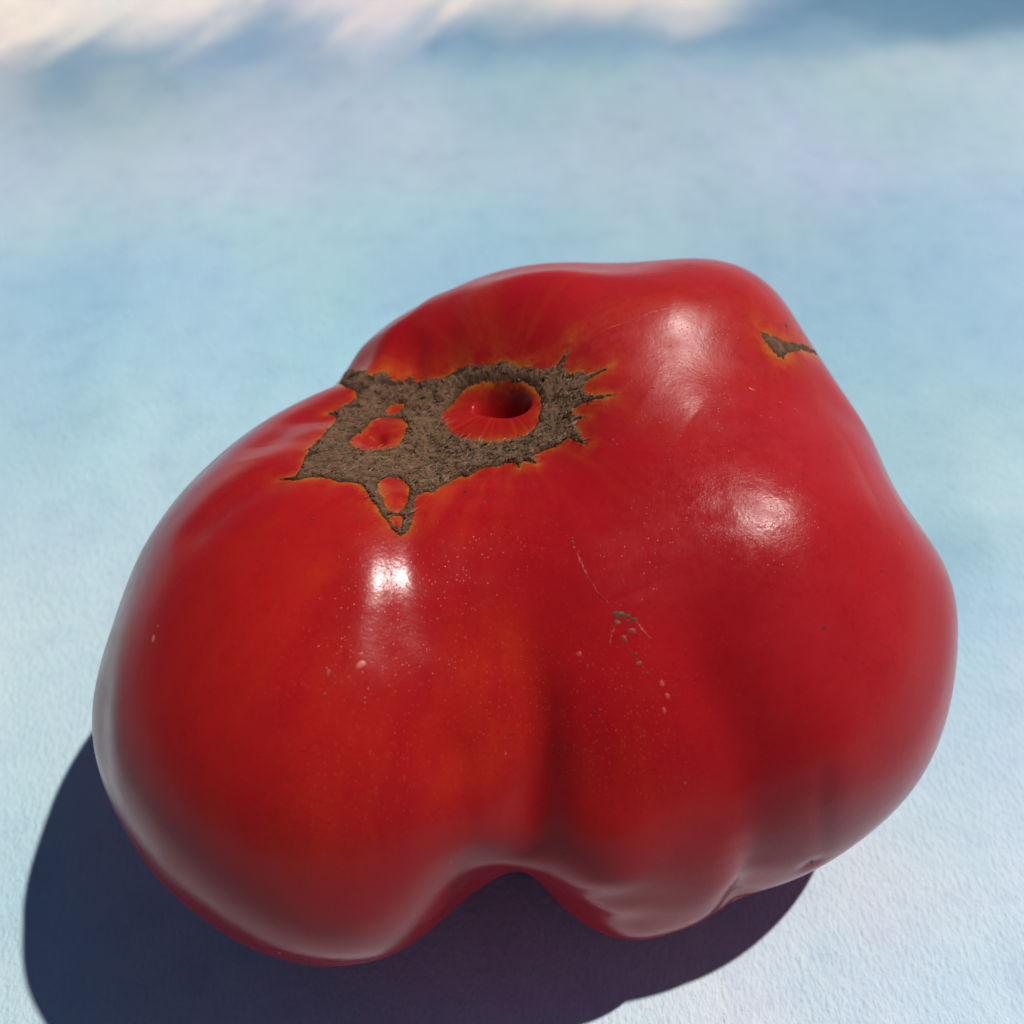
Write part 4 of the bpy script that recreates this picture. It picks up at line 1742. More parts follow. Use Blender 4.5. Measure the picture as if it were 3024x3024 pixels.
  ((.6688, -.4524, .5899), -.246, .08),
  ((.7028, -.4334, .5641), -.336, .08),
  ((.7364, -.4129, .5359), -.129, .08),
  ((.7699, -.3905, .5047), -.42, .08),
  ((.8037, -.3655, .4696), -.142, .08),
  ((.8381, -.3369, .4291), -.231, .08),
  ((.8739, -.3027, .3804), -.16, .08),
  ((.9124, -.2587, .3173), -.177, .08),
  ((-.8708, -.3429, .3524), .222, .08),
  ((-.8213, -.3881, .4181), .223, .08),
  ((-.778, -.4216, .4658), .238, .08),
  ((-.7375, -.4492, .5042), .227, .08),
  ((-.6987, -.4731, .5367), .214, .08),
  ((-.6607, -.4944, .5649), .257, .08),
  ((-.6231, -.5137, .5898), .189, .08),
  ((-.5853, -.5317, .6122), .257, .08),
  ((-.5471, -.5485, .6323), .262, .08),
  ((-.5081, -.5645, .6505), .129, .08),
  ((-.4679, -.5798, .667), .275, .08),
  ((-.426, -.5946, .6819), .074, .08),
  ((-.3819, -.609, .6952), .455, .08),
  ((-.3348, -.6231, .7069), -.067, .08),
  ((-.2838, -.6369, .7168), .176, .08),
  ((-.2272, -.6503, .7249), .299, .08),
  ((-.1626, -.6621, .7316), .495, .08),
  ((-.0888, -.6695, .7375), .516, .08),
  ((-.0114, -.67, .7423), .208, .08),
  ((.0622, -.6655, .7438), -.131, .08),
  ((.1307, -.6584, .7412), -.239, .08),
  ((.1953, -.6496, .7348), -.248, .08),
  ((.2574, -.6392, .7247), -.194, .08),
  ((.317, -.627, .7116), -.199, .08),
  ((.3731, -.6132, .6963), -.182, .08),
  ((.4248, -.598, .6796), -.228, .08),
  ((.4722, -.582, .6621), -.305, .08),
  ((.5157, -.5654, .6437), -.384, .08),
  ((.5561, -.5484, .6245), -.448, .08),
  ((.5941, -.5309, .6043), -.348, .08),
  ((.6304, -.5128, .5828), -.336, .08),
  ((.6652, -.494, .5598), -.243, .08),
  ((.6993, -.4742, .535), -.329, .08),
  ((.7328, -.453, .5077), -.118, .08),
  ((.7661, -.4301, .4776), -.395, .08),
  ((.7996, -.4048, .4436), -.14, .08),
  ((.8337, -.3761, .4043), -.218, .08),
  ((.8692, -.3421, .3569), -.159, .08),
  ((.9077, -.2985, .2949), -.165, .08),
  ((-.8525, -.3925, .3451), .257, .08),
  ((-.806, -.433, .4035), .217, .08),
  ((-.7641, -.4645, .4476), .248, .08),
  ((-.7245, -.4911, .4836), .23, .08),
  ((-.6864, -.5144, .5141), .225, .08),
  ((-.6489, -.5354, .5406), .264, .08),
  ((-.6116, -.5548, .5639), .213, .08),
  ((-.5743, -.573, .5847), .267, .08),
  ((-.5364, -.5902, .6032), .279, .08),
  ((-.4978, -.6067, .6197), .222, .08),
  ((-.4581, -.6227, .6343), .344, .08),
  ((-.4167, -.6384, .6472), .128, .08),
  ((-.3732, -.6539, .6582), .479, .08),
  ((-.3269, -.6693, .6673), .079, .08),
  ((-.2767, -.6847, .6743), .223, .08),
  ((-.2211, -.6997, .6793), .293, .08),
  ((-.1579, -.713, .6832), .519, .08),
  ((-.0857, -.7203, .6884), .469, .08),
  ((-.0109, -.7193, .6946), .077, .08),
  ((.0598, -.7134, .6982), -.263, .08),
  ((.1258, -.7052, .6978), -.439, .08),
  ((.1882, -.6957, .6932), -.243, .08),
  ((.2486, -.685, .6848), -.261, .08),
  ((.3076, -.6729, .6727), -.227, .08),
  ((.3643, -.659, .658), -.214, .08),
  ((.4172, -.6434, .6419), -.22, .08),
  ((.4658, -.6265, .6249), -.335, .08),
  ((.5105, -.6088, .6072), -.316, .08),
  ((.5519, -.5906, .5887), -.517, .08),
  ((.5906, -.5719, .5693), -.392, .08),
  ((.6272, -.5528, .5487), -.355, .08),
  ((.6623, -.533, .5266), -.214, .08),
  ((.6964, -.5123, .5026), -.302, .08),
  ((.7298, -.4904, .4763), -.105, .08),
  ((.7631, -.4668, .447), -.334, .08),
  ((.7965, -.441, .4138), -.136, .08),
  ((.8304, -.4119, .3752), -.184, .08),
  ((.8659, -.3775, .3282), -.156, .08),
  ((.9047, -.3331, .2656), -.144, .08),
  ((-.8373, -.4355, .3305), .274, .08),
  ((-.7926, -.4732, .3845), .213, .08),
  ((-.7517, -.5034, .426), .256, .08),
  ((-.7129, -.5293, .4601), .234, .08),
  ((-.6751, -.5523, .4891), .24, .08),
  ((-.638, -.5732, .5142), .267, .08),
  ((-.6011, -.5926, .5361), .237, .08),
  ((-.5642, -.611, .5554), .281, .08),
  ((-.5267, -.6285, .5724), .276, .08),
  ((-.4884, -.6455, .5872), .294, .08),
  ((-.4491, -.6621, .6), .399, .08),
  ((-.4081, -.6784, .6109), .169, .08),
  ((-.3652, -.6948, .6196), .496, .08),
  ((-.3195, -.7113, .6261), .203, .08),
  ((-.2702, -.7279, .6302), .266, .08),
  ((-.2156, -.7442, .6321), .263, .08),
  ((-.1535, -.7584, .6335), .533, .08),
  ((-.083, -.7652, .6385), .426, .08),
  ((-.0106, -.7628, .6465), -.032, .08),
  ((.0577, -.7557, .6523), -.354, .08),
  ((.1214, -.7467, .654), -.637, .08),
  ((.1819, -.7367, .6513), -.22, .08),
  ((.2406, -.7259, .6443), -.314, .08),
  ((.2985, -.714, .6333), -.237, .08),
  ((.3551, -.7004, .6191), -.273, .08),
  ((.409, -.6849, .6031), -.217, .08),
  ((.4589, -.6676, .5863), -.344, .08),
  ((.505, -.6492, .5687), -.265, .08),
  ((.5476, -.6301, .5505), -.558, .08),
  ((.5873, -.6104, .5316), -.415, .08),
  ((.6245, -.5902, .5116), -.39, .08),
  ((.6599, -.5694, .4902), -.175, .08),
  ((.6942, -.5478, .467), -.272, .08),
  ((.7277, -.525, .4413), -.1, .08),
  ((.761, -.5007, .4126), -.254, .08),
  ((.7943, -.4742, .3798), -.147, .08),
  ((.8283, -.4443, .3414), -.138, .08),
  ((.8638, -.409, .2941), -.147, .08),
  ((.9034, -.3626, .2289), -.117, .08),
  ((-.8247, -.4732, .3099), .284, .08),
  ((-.7811, -.5093, .3613), .214, .08),
  ((-.7407, -.5388, .4013), .262, .08),
  ((-.7023, -.5642, .4341), .238, .08),
  ((-.6649, -.587, .4618), .257, .08),
  ((-.6281, -.6079, .4857), .263, .08),
  ((-.5916, -.6274, .5063), .255, .08),
  ((-.5549, -.646, .5243), .301, .08),
  ((-.5177, -.6638, .5398), .264, .08),
  ((-.4798, -.6811, .553), .331, .08),
  ((-.4409, -.6982, .5641), .423, .08),
  ((-.4004, -.7151, .5729), .201, .08),
  ((-.3579, -.7322, .5794), .506, .08),
  ((-.3129, -.7495, .5834), .281, .08),
  ((-.2643, -.7671, .5846), .333, .08),
  ((-.2107, -.7844, .5833), .252, .08),
  ((-.1496, -.7991, .5823), .531, .08),
  ((-.0805, -.8051, .5877), .431, .08),
  ((-.0102, -.8016, .5978), -.108, .08),
  ((.0559, -.7936, .6058), -.379, .08),
  ((.1176, -.7839, .6097), -.78, .08),
  ((.1763, -.7734, .6089), -.201, .08),
  ((.2333, -.7625, .6035), -.422, .08),
  ((.2899, -.7508, .5935), -.234, .08),
  ((.3461, -.7378, .5795), -.336, .08),
  ((.4006, -.7226, .5633), -.212, .08),
  ((.4517, -.7055, .5461), -.334, .08),
  ((.4992, -.6867, .5284), -.257, .08),
  ((.5433, -.6669, .51), -.526, .08),
  ((.5842, -.6462, .4911), -.389, .08),
  ((.6222, -.625, .4713), -.456, .08),
  ((.6582, -.6032, .4504), -.147, .08),
  ((.6927, -.5807, .4277), -.252, .08),
  ((.7264, -.557, .4025), -.102, .08),
  ((.7597, -.5318, .3742), -.159, .08),
  ((.7932, -.5043, .3415), -.173, .08),
  ((.8273, -.4733, .3026), -.097, .08),
  ((.8632, -.4364, .2538), -.128, .08),
  ((.9042, -.386, .1829), -.083, .08),
  ((-.8143, -.5062, .2839), .293, .08),
  ((-.7711, -.5418, .3344), .221, .08),
  ((-.7311, -.571, .3735), .263, .08),
  ((-.6928, -.5963, .4055), .24, .08),
  ((-.6557, -.619, .4323), .273, .08),
  ((-.6192, -.6399, .4551), .259, .08),
  ((-.5828, -.6595, .4747), .269, .08),
  ((-.5464, -.6782, .4914), .33, .08),
  ((-.5095, -.6963, .5055), .256, .08),
  ((-.472, -.7139, .5172), .353, .08),
  ((-.4334, -.7314, .5266), .436, .08),
  ((-.3933, -.7488, .5335), .234, .08),
  ((-.3514, -.7664, .5377), .519, .08),
  ((-.307, -.7844, .539), .336, .08),
  ((-.2591, -.8027, .5371), .437, .08),
  ((-.2064, -.8208, .5326), .275, .08),
  ((-.1461, -.8356, .5295), .527, .08),
  ((-.0783, -.8408, .5356), .466, .08),
  ((-.0099, -.8364, .548), -.178, .08),
  ((.0544, -.8278, .5584), -.354, .08),
  ((.1144, -.8175, .5644), -.896, .08),
  ((.1714, -.8066, .5657), -.162, .08),
  ((.2269, -.7955, .5618), -.537, .08),
  ((.2822, -.7841, .5528), -.246, .08),
  ((.3377, -.7715, .5391), -.385, .08),
  ((.3925, -.757, .5224), -.227, .08),
  ((.4446, -.7401, .5046), -.33, .08),
  ((.4933, -.7212, .4863), -.271, .08),
  ((.5388, -.7009, .4673), -.432, .08),
  ((.5811, -.6796, .4477), -.346, .08),
  ((.6204, -.6574, .4277), -.552, .08),
  ((.6571, -.6346, .4068), -.13, .08),
  ((.6921, -.6109, .3843), -.239, .08),
  ((.726, -.5862, .3594), -.11, .08),
  ((.7595, -.5599, .3311), -.05, .08),
  ((.7931, -.5312, .2979), -.19, .08),
  ((.8276, -.4986, .2579), -.072, .08),
  ((.8642, -.4591, .2058), -.104, .08),
  ((.9079, -.4009, .1227), -.044, .08),
  ((-.8063, -.535, .2521), .292, .08),
  ((-.7628, -.571, .3036), .234, .08),
  ((-.7227, -.6002, .3426), .266, .08),
  ((-.6846, -.6256, .3742), .241, .08),
  ((-.6476, -.6483, .4004), .287, .08),
  ((-.6111, -.6694, .4225), .26, .08),
  ((-.575, -.6891, .4411), .282, .08),
  ((-.5387, -.708, .4567), .355, .08),
  ((-.5021, -.7262, .4696), .251, .08),
  ((-.4648, -.7441, .4798), .375, .08),
  ((-.4265, -.7619, .4875), .461, .08),
  ((-.3869, -.7797, .4924), .271, .08),
  ((-.3455, -.7977, .4942), .531, .08),
  ((-.3016, -.8162, .4928), .378, .08),
  ((-.2545, -.8351, .4877), .548, .08),
  ((-.2025, -.8537, .4798), .348, .08),
  ((-.1431, -.8686, .4745), .543, .08),
  ((-.0765, -.873, .4816), .461, .08),
  ((-.0097, -.8681, .4963), -.225, .08),
  ((.0531, -.859, .5092), -.302, .08),
  ((.1117, -.8482, .5177), -1.008, .08),
  ((.1673, -.8369, .5211), -.125, .08),
  ((.2214, -.8256, .5189), -.591, .08),
  ((.2754, -.8143, .511), -.273, .08),
  ((.3302, -.8022, .4975), -.418, .08),
  ((.3849, -.7882, .4802), -.253, .08),
  ((.4379, -.7717, .4612), -.33, .08),
  ((.4877, -.7529, .442), -.281, .08),
  ((.5345, -.7323, .422), -.357, .08),
  ((.5783, -.7102, .4014), -.321, .08),
  ((.619, -.6871, .3804), -.622, .08),
  ((.6567, -.6632, .359), -.094, .08),
  ((.6924, -.6384, .3363), -.208, .08),
  ((.7267, -.6124, .3112), -.108, .08),
  ((.7605, -.5848, .2823), .072, .08),
  ((.7945, -.5543, .248), -.16, .08),
  ((.8295, -.5193, .2054), -.056, .08),
  ((.8675, -.4753, .147), -.078, .08),
  ((-.8008, -.5594, .2138), .266, .08),
  ((-.7563, -.5968, .2681), .248, .08),
  ((-.7158, -.6266, .3082), .274, .08),
  ((-.6775, -.6522, .34), .244, .08),
  ((-.6404, -.6752, .3659), .293, .08),
  ((-.604, -.6964, .3875), .266, .08),
  ((-.5679, -.7163, .4054), .289, .08),
  ((-.5318, -.7353, .4201), .368, .08),
  ((-.4954, -.7538, .4318), .253, .08),
  ((-.4583, -.7719, .4406), .412, .08),
  ((-.4203, -.7899, .4466), .506, .08),
  ((-.3811, -.8079, .4495), .32, .08),
  ((-.3401, -.8263, .4489), .547, .08),
  ((-.2969, -.8451, .4446), .41, .08),
  ((-.2504, -.8644, .4361), .629, .08),
  ((-.1992, -.8834, .4242), .485, .08),
  ((-.1406, -.8982, .4165), .632, .08),
  ((-.075, -.9022, .4247), .416, .08),
  ((-.0095, -.8969, .442), -.203, .08),
  ((.052, -.8876, .4576), -.289, .08),
  ((.1095, -.8765, .4688), -1.112, .08),
  ((.164, -.8648, .4746), -.16, .08),
  ((.2169, -.8533, .4742), -.641, .08),
  ((.2698, -.842, .4673), -.333, .08),
  ((.3237, -.8301, .454), -.472, .08),
  ((.3784, -.8166, .4358), -.297, .08),
  ((.4319, -.8005, .4155), -.339, .08),
  ((.4826, -.7818, .3949), -.288, .08),
  ((.5306, -.7608, .3736), -.36, .08),
  ((.576, -.7381, .3513), -.314, .08),
  ((.6182, -.714, .3288), -.627, .08),
  ((.6572, -.6888, .3061), -.041, .08),
  ((.6937, -.6626, .2825), -.142, .08),
  ((.7285, -.6351, .2566), -.082, .08),
  ((.7628, -.6056, .2265), .158, .08),
  ((.7974, -.5728, .1899), -.096, .08),
  ((.8336, -.5339, .142), -.039, .08),
  ((.8746, -.4801, .0683), -.049, .08),
  ((-.7986, -.5785, .1659), .198, .08),
  ((-.7519, -.619, .227), .236, .08),
  ((-.7105, -.65, .2695), .286, .08),
  ((-.6717, -.6763, .3023), .254, .08),
  ((-.6344, -.6997, .3286), .29, .08),
  ((-.5978, -.7212, .3501), .276, .08),
  ((-.5617, -.7413, .3675), .288, .08),
  ((-.5256, -.7605, .3814), .371, .08),
  ((-.4893, -.7791, .392), .264, .08),
  ((-.4524, -.7973, .3995), .427, .08),
  ((-.4147, -.8155, .4038), .511, .08),
  ((-.3758, -.8337, .4046), .348, .08),
  ((-.3353, -.8522, .4015), .558, .08),
  ((-.2926, -.8713, .394), .429, .08),
  ((-.2469, -.8908, .3815), .667, .08),
  ((-.1965, -.9099, .3653), .647, .08),
  ((-.1387, -.9248, .3544), .765, .08),
  ((-.0739, -.9287, .3634), .44, .08),
  ((-.0094, -.9235, .3834), -.136, .08),
  ((.0513, -.9141, .4023), -.452, .08),
  ((.1079, -.9027, .4166), -1.141, .08),
  ((.1614, -.8906, .4251), -.213, .08),
  ((.2133, -.8789, .4267), -.691, .08),
  ((.2653, -.8674, .4209), -.385, .08),
  ((.3186, -.8558, .4076), -.518, .08),
  ((.3733, -.8426, .3881), -.334, .08),
  ((.4273, -.8267, .366), -.362, .08),
  ((.4788, -.8078, .3438), -.28, .08),
  ((.5276, -.7865, .321), -.403, .08),
  ((.5744, -.763, .2965), -.278, .08),
  ((.6184, -.7376, .2712), -.553, .08),
  ((.659, -.7107, .2462), -.049, .08),
  ((.6963, -.6828, .2213), -.15, .08),
  ((.7318, -.6534, .1938), -.134, .08),
  ((.7668, -.6213, .1611), .082, .08),
  ((.8025, -.5845, .1193), -.082, .08),
  ((.841, -.5377, .0594), -.026, .08),
  ((.8927, -.4433, -.0809), -.023, .08),
  ((-.8548, -.519, -.008), -.025, .08),
  ((-.8018, -.589, .101), .123, .08),
  ((-.75, -.637, .1781), .207, .08),
  ((-.7069, -.6703, .2256), .292, .08),
  ((-.6673, -.6977, .2606), .266, .08),
  ((-.6294, -.7217, .288), .286, .08),
  ((-.5926, -.7436, .3097), .288, .08),
  ((-.5563, -.764, .327), .283, .08),
  ((-.5202, -.7834, .3402), .373, .08),
  ((-.4839, -.8021, .3499), .272, .08),
  ((-.4472, -.8205, .3561), .417, .08),
  ((-.4098, -.8387, .3587), .483, .08),
  ((-.3712, -.857, .3574), .356, .08),
  ((-.3311, -.8756, .3516), .56, .08),
  ((-.289, -.8947, .3405), .438, .08),
  ((-.2439, -.9142, .3236), .682, .08),
  ((-.1943, -.9334, .3018), .746, .08),
  ((-.1373, -.9483, .2862), .797, .08),
  ((-.0733, -.9526, .2951), .482, .08),
  ((-.0093, -.948, .3181), -.06, .08),
  ((.0509, -.9387, .341), -.65, .08),
  ((.1068, -.927, .3594), -1.101, .08),
  ((.1596, -.9147, .3714), -.212, .08),
  ((.2107, -.9026, .3753), -.69, .08),
  ((.2621, -.8911, .3705), -.378, .08),
  ((.315, -.8794, .3569), -.513, .08),
  ((.3699, -.8664, .3355), -.341, .08),
  ((.4245, -.8504, .3109), -.376, .08),
  ((.4766, -.831, .2868), -.268, .08),
  ((.5262, -.8089, .2622), -.436, .08),
  ((.5749, -.7842, .2337), -.208, .08),
  ((.6221, -.7565, .202), -.461, .08),
  ((.6632, -.7276, .1752), -.103, .08),
  ((.7006, -.6977, .1494), -.199, .08),
  ((.737, -.6654, .1189), -.199, .08),
  ((.7732, -.629, .0806), -.02, .08),
  ((.8113, -.584, .0262), -.079, .08),
  ((-.8361, -.548, -.0259), -.03, .08),
  ((-.826, -.5622, -.0401), .054, .08),
  ((-.7519, -.6489, .1166), .156, .08),
  ((-.7056, -.6868, .1744), .283, .08),
  ((-.6645, -.7161, .2136), .279, .08),
  ((-.6258, -.7412, .243), .283, .08),
  ((-.5884, -.7636, .2658), .301, .08),
  ((-.5518, -.7844, .2832), .275, .08),
  ((-.5155, -.804, .2962), .371, .08),
  ((-.4792, -.8229, .3052), .274, .08),
  ((-.4426, -.8414, .3102), .388, .08),
  ((-.4053, -.8596, .3111), .434, .08),
  ((-.367, -.8779, .3075), .35, .08),
  ((-.3274, -.8964, .2987), .545, .08),
  ((-.2858, -.9153, .2837), .434, .08),
  ((-.2415, -.9346, .2612), .656, .08),
  ((-.1928, -.9535, .2319), .696, .08),
  ((-.1367, -.9684, .2088), .617, .08),
  ((-.0732, -.9739, .2148), .449, .08),
  ((-.0093, -.9706, .2406), .037, .08),
  ((.0509, -.9617, .2693), -.765, .08),
  ((.1066, -.9498, .2941), -.962, .08),
  ((.1588, -.9371, .3108), -.173, .08),
  ((.2094, -.9247, .3179), -.648, .08),
  ((.2604, -.913, .3141), -.328, .08),
  ((.3133, -.9012, .2994), -.467, .08),
  ((.3687, -.8879, .2751), -.329, .08),
  ((.4242, -.8712, .2472), -.382, .08),
  ((.4766, -.8509, .2211), -.269, .08),
  ((.5269, -.8275, .194), -.457, .08),
  ((.5793, -.8, .1562), -.111, .08),
  ((.6303, -.768, .1136), -.378, .08),
  ((.6695, -.7374, .0897), -.16, .08),
  ((.707, -.7045, .062), -.199, .08),
  ((.7447, -.667, .0245), -.193, .08),
  ((.7839, -.6202, -.0302), -.076, .08),
  ((.8316, -.534, -.153), -.052, .08),
  ((-.8169, -.5753, -.0423), -.033, .08),
  ((-.7623, -.6468, .0244), .091, .08),
  ((-.7075, -.6979, .1114), .246, .08),
  ((-.6637, -.7308, .1591), .281, .08),
  ((-.6236, -.7576, .1925), .277, .08),
  ((-.5854, -.7811, .2173), .315, .08),
  ((-.5483, -.8024, .2357), .265, .08),
  ((-.5117, -.8223, .2489), .369, .08),
  ((-.4752, -.8414, .2574), .277, .08),
  ((-.4386, -.8599, .2613), .37, .08),
  ((-.4014, -.8781, .2605), .404, .08),
  ((-.3634, -.8962, .2545), .346, .08),
  ((-.3241, -.9144, .2423), .525, .08),
  ((-.2831, -.9329, .2225), .437, .08),
  ((-.2396, -.9515, .1929), .609, .08),
  ((-.192, -.9694, .153), .566, .08),
  ((-.1372, -.9839, .1148), .385, .08),
  ((-.0744, -.9915, .1071), .336, .08),
  ((-.0095, -.9911, .133), .086, .08),
  ((.0517, -.9833, .1745), -.691, .08),
  ((.1076, -.9712, .2125), -.765, .08),
  ((.1595, -.958, .2382), -.208, .08),
  ((.2098, -.9452, .2502), -.65, .08),
  ((.2607, -.9331, .2477), -.321, .08),
  ((.3142, -.9208, .2309), -.443, .08),
  ((.3707, -.9065, .2021), -.321, .08),
  ((.4267, -.8882, .1706), -.373, .08),
  ((.4793, -.866, .1426), -.284, .08),
  ((.5305, -.8403, .1114), -.454, .08),
  ((.5895, -.8061, .0522), -.042, .08),
  ((.6401, -.7683, .0039), -.336, .08),
  ((.6776, -.7352, -.0174), -.171, .08),
  ((.7162, -.6959, -.0535), -.142, .08),
  ((.7605, -.6364, -.1294), -.139, .08),
  ((.7931, -.5795, -.1876), -.075, .08),
  ((.8221, -.5494, -.1495), .022, .08),
  ((-.789, -.6137, -.029), -.035, .08),
  ((-.7765, -.6287, -.0425), -.03, .08),
  ((-.7707, -.6312, -.0869), .034, .08),
  ((-.7159, -.6979, .0232), .175, .08),
  ((-.666, -.7402, .0925), .249, .08),
  ((-.6235, -.7703, .1339), .254, .08),
  ((-.5839, -.7954, .1626), .327, .08),
  ((-.5458, -.8176, .1831), .259, .08),
  ((-.5087, -.8381, .1972), .369, .08),
  ((-.472, -.8573, .2056), .281, .08),
  ((-.4352, -.8758, .2086), .372, .08),
  ((-.3981, -.8939, .2061), .398, .08),
  ((-.3603, -.9117, .1975), .342, .08),
  ((-.3214, -.9294, .1815), .509, .08),
  ((-.281, -.947, .1557), .459, .08),
  ((-.2384, -.9642, .1165), .547, .08),
  ((-.1921, -.9795, .0597), .425, .08),
  ((-.1395, -.9901, -.012), .216, .08),
  ((-.08, -.9899, -.1167), .206, .08),
  ((-.011, -.9757, -.2188), .076, .08),
  ((.0654, -.9246, -.3753), -.494, .08),
  ((.1128, -.9907, .0763), -.51, .08),
  ((.1634, -.9769, .1375), -.259, .08),
  ((.2132, -.9635, .1617), -.625, .08),
  ((.2643, -.9506, .1625), -.319, .08),
  ((.3189, -.937, .1425), -.413, .08),
  ((.3764, -.9201, .1085), -.305, .08),
  ((.432, -.8987, .0757), -.342, .08),
  ((.4841, -.8738, .0469), -.282, .08),
  ((.5365, -.8438, .0087), -.383, .08),
  ((.6502, -.7466, -.141), -.286, .08),
  ((.6899, -.701, -.1807), -.144, .08),
  ((.7279, -.6419, -.2411), -.073, .08),
  ((.7496, -.624, -.2206), -.072, .08),
  ((.7687, -.6073, -.2008), -.051, .08),
  ((.8003, -.5769, -.1631), .035, .08),
  ((.8134, -.5633, -.1453), .025, .08),
  ((-.7696, -.6371, -.043), -.033, .08),
  ((-.7561, -.6521, -.0566), -.048, .08),
  ((-.7237, -.6849, -.0849), .085, .08),
  ((-.6749, -.7379, -.0019), .167, .08),
  ((-.6265, -.777, .0612), .187, .08),
  ((-.5844, -.8055, .0985), .317, .08),
  ((-.5449, -.8294, .1233), .248, .08),
  ((-.5069, -.8507, .1394), .371, .08),
  ((-.4696, -.8703, .1484), .278, .08),
  ((-.4326, -.8888, .1509), .374, .08),
  ((-.3955, -.9067, .1468), .392, .08),
  ((-.3579, -.9239, .1352), .328, .08),
  ((-.3194, -.9407, .1143), .499, .08),
  ((-.2796, -.9567, .0807), .479, .08),
  ((-.238, -.9709, .0279), .436, .08),
  ((-.1935, -.9794, -.0574), .259, .08),
  ((-.1448, -.9643, -.2218), .08, .08),
  ((-.0781, -.9711, -.2256), .091, .08),
  ((-.01, -.9841, -.1774), .036, .08),
  ((.0599, -.9438, -.325), -.275, .08),
  ((.1324, -.8997, -.4159), -.223, .08),
  ((.1832, -.9739, -.1343), -.207, .08),
  ((.2245, -.9744, .0098), -.485, .08),
  ((.2742, -.9611, .0333), -.267, .08),
  ((.3285, -.9443, .0182), -.35, .08),
  ((.3841, -.9232, -.0105), -.275, .08),
  ((.4378, -.8982, -.0392), -.299, .08),
  ((.4897, -.869, -.0709), -.246, .08),
  ((.5496, -.8217, -.1506), -.257, .08),
  ((.6181, -.705, -.3476), .025, .08),
  ((.6507, -.686, -.3257), -.187, .08),
  ((.6759, -.6852, -.2715), -.087, .08),
  ((.7446, -.6329, -.2122), -.026, .08),
  ((.7626, -.6173, -.1934), .027, .08),
  ((.7786, -.6026, -.1753), .047, .08),
  ((.7872, -.6027, -.1306), .028, .08),
  ((-.7502, -.6589, -.0558), -.029, .08),
  ((-.7357, -.6737, -.0693), -.057, .08),
  ((-.7195, -.6894, -.0832), -.051, .08),
  ((-.6813, -.7234, -.1118), .056, .08),
  ((-.6393, -.7671, -.0538), .07, .08),
  ((-.5892, -.8079, .0147), .254, .08),
  ((-.5467, -.8358, .0502), .209, .08),
  ((-.507, -.859, .0714), .365, .08),
  ((-.4688, -.8794, .0827), .263, .08),
  ((-.4313, -.8982, .0854), .366, .08),
  ((-.394, -.9157, .0797), .376, .08),
  ((-.3564, -.9321, .0645), .305, .08),
  ((-.3183, -.9473, .0374), .494, .08),
  ((-.2793, -.9602, -.0075), .474, .08),
  ((-.239, -.9674, -.0837), .26, .08),
  ((-.1962, -.9549, -.223), .072, .08),
  ((-.1355, -.9641, -.2284), -.027, .08),
  ((.0492, -.9976, -.0478), -.072, .08),
  ((.1222, -.9222, -.3668), .046, .08),
  ((.188, -.8953, -.404), -.076, .08),
  ((.2402, -.9379, -.2503), -.274, .08),
  ((.2873, -.9445, -.1594), -.171, .08),
  ((.3372, -.9314, -.1373), -.251, .08),
  ((.3892, -.9091, -.1482), -.191, .08),
  ((.4424, -.8784, -.1807), -.215, .08),
  ((.5076, -.8, -.32), -.138, .08),
  ((.5512, -.763, -.3377), -.1, .08),
  ((.5907, -.7261, -.3519), .048, .08),
  ((.6237, -.708, -.3312), -.076, .08),
  ((.6533, -.6904, -.3107), -.024, .08),
  ((.6761, -.6895, -.2597), .041, .08),
  ((.6998, -.6726, -.2407), .036, .08),
  ((.74, -.641, -.2037), .035, .08),
  ((.7569, -.6265, -.1859), .059, .08),
  ((.7668, -.626, -.142), .033, .08),
  ((-.7309, -.6792, -.0673), -.025, .08),
  ((-.7156, -.6938, -.0807), -.064, .08),
  ((-.6986, -.7092, -.0945), -.086, .08),
  ((-.6798, -.7254, -.1084), -.099, .08),
  ((-.6589, -.7422, -.1226), -.062, .08),
  ((-.6358, -.7596, -.137), -.057, .08),
  ((-.6102, -.7777, -.1514), .155, .08),
  ((-.5571, -.8281, -.0632), .141, .08),
  ((-.512, -.8587, -.0208), .351, .08),
  ((-.4713, -.882, -.0014), .24, .08),
  ((-.4325, -.9016, .0041), .35, .08),
  ((-.3946, -.9189, -.0025), .354, .08),
  ((-.357, -.9339, -.0222), .278, .08),
  ((-.3192, -.9458, -.0595), .488, .08),
  ((-.2818, -.9506, -.13), .447, .08),
  ((-.2397, -.9452, -.2217), .047, .08),
  ((-.1845, -.956, -.2283), -.114, .08),
  ((-.1272, -.9641, -.2332), -.121, .08),
  ((-.0672, -.9791, -.1921), -.096, .08),
  ((-.0084, -.9944, -.1051), -.072, .08),
  ((.0465, -.997, -.0613), .117, .08),
  ((.1144, -.9244, -.3639), .299, .08),
  ((.1746, -.9172, -.3582), .072, .08),
  ((.2349, -.89, -.3908), -.031, .08),
  ((.291, -.8779, -.3803), -.051, .08),
  ((.344, -.8639, -.3679), -.127, .08),
  ((.3902, -.8649, -.3158), -.072, .08),
  ((.4361, -.8479, -.3016), -.095, .08),
  ((.522, -.7962, -.306), .062, .08),
  ((.5618, -.7619, -.3222), .07, .08),
  ((.5981, -.7279, -.3353), .034, .08),
  ((.6281, -.7111, -.3158), .04, .08),
  ((.6553, -.6948, -.2964), .088, .08),
  ((.676, -.6938, -.2484), .076, .08),
  ((.7128, -.6766, -.1848), .037, .08),
  ((.7356, -.6486, -.1953), .07, .08),
  ((.7517, -.635, -.1783), .04, .08),
  ((.7737, -.6218, -.1212), -.023, .08),
  ((-.9741, -.1245, .1887), -.036, .2),
  ((-.947, .1184, .2986), -.039, .2),
  ((-.9171, .1757, .3578), -.026, .2),
  ((-.8896, .2786, .3618), -.043, .2),
  ((-.8396, .3098, .4462), -.106, .2),
  ((-.797, .4026, .4502), -.076, .2),
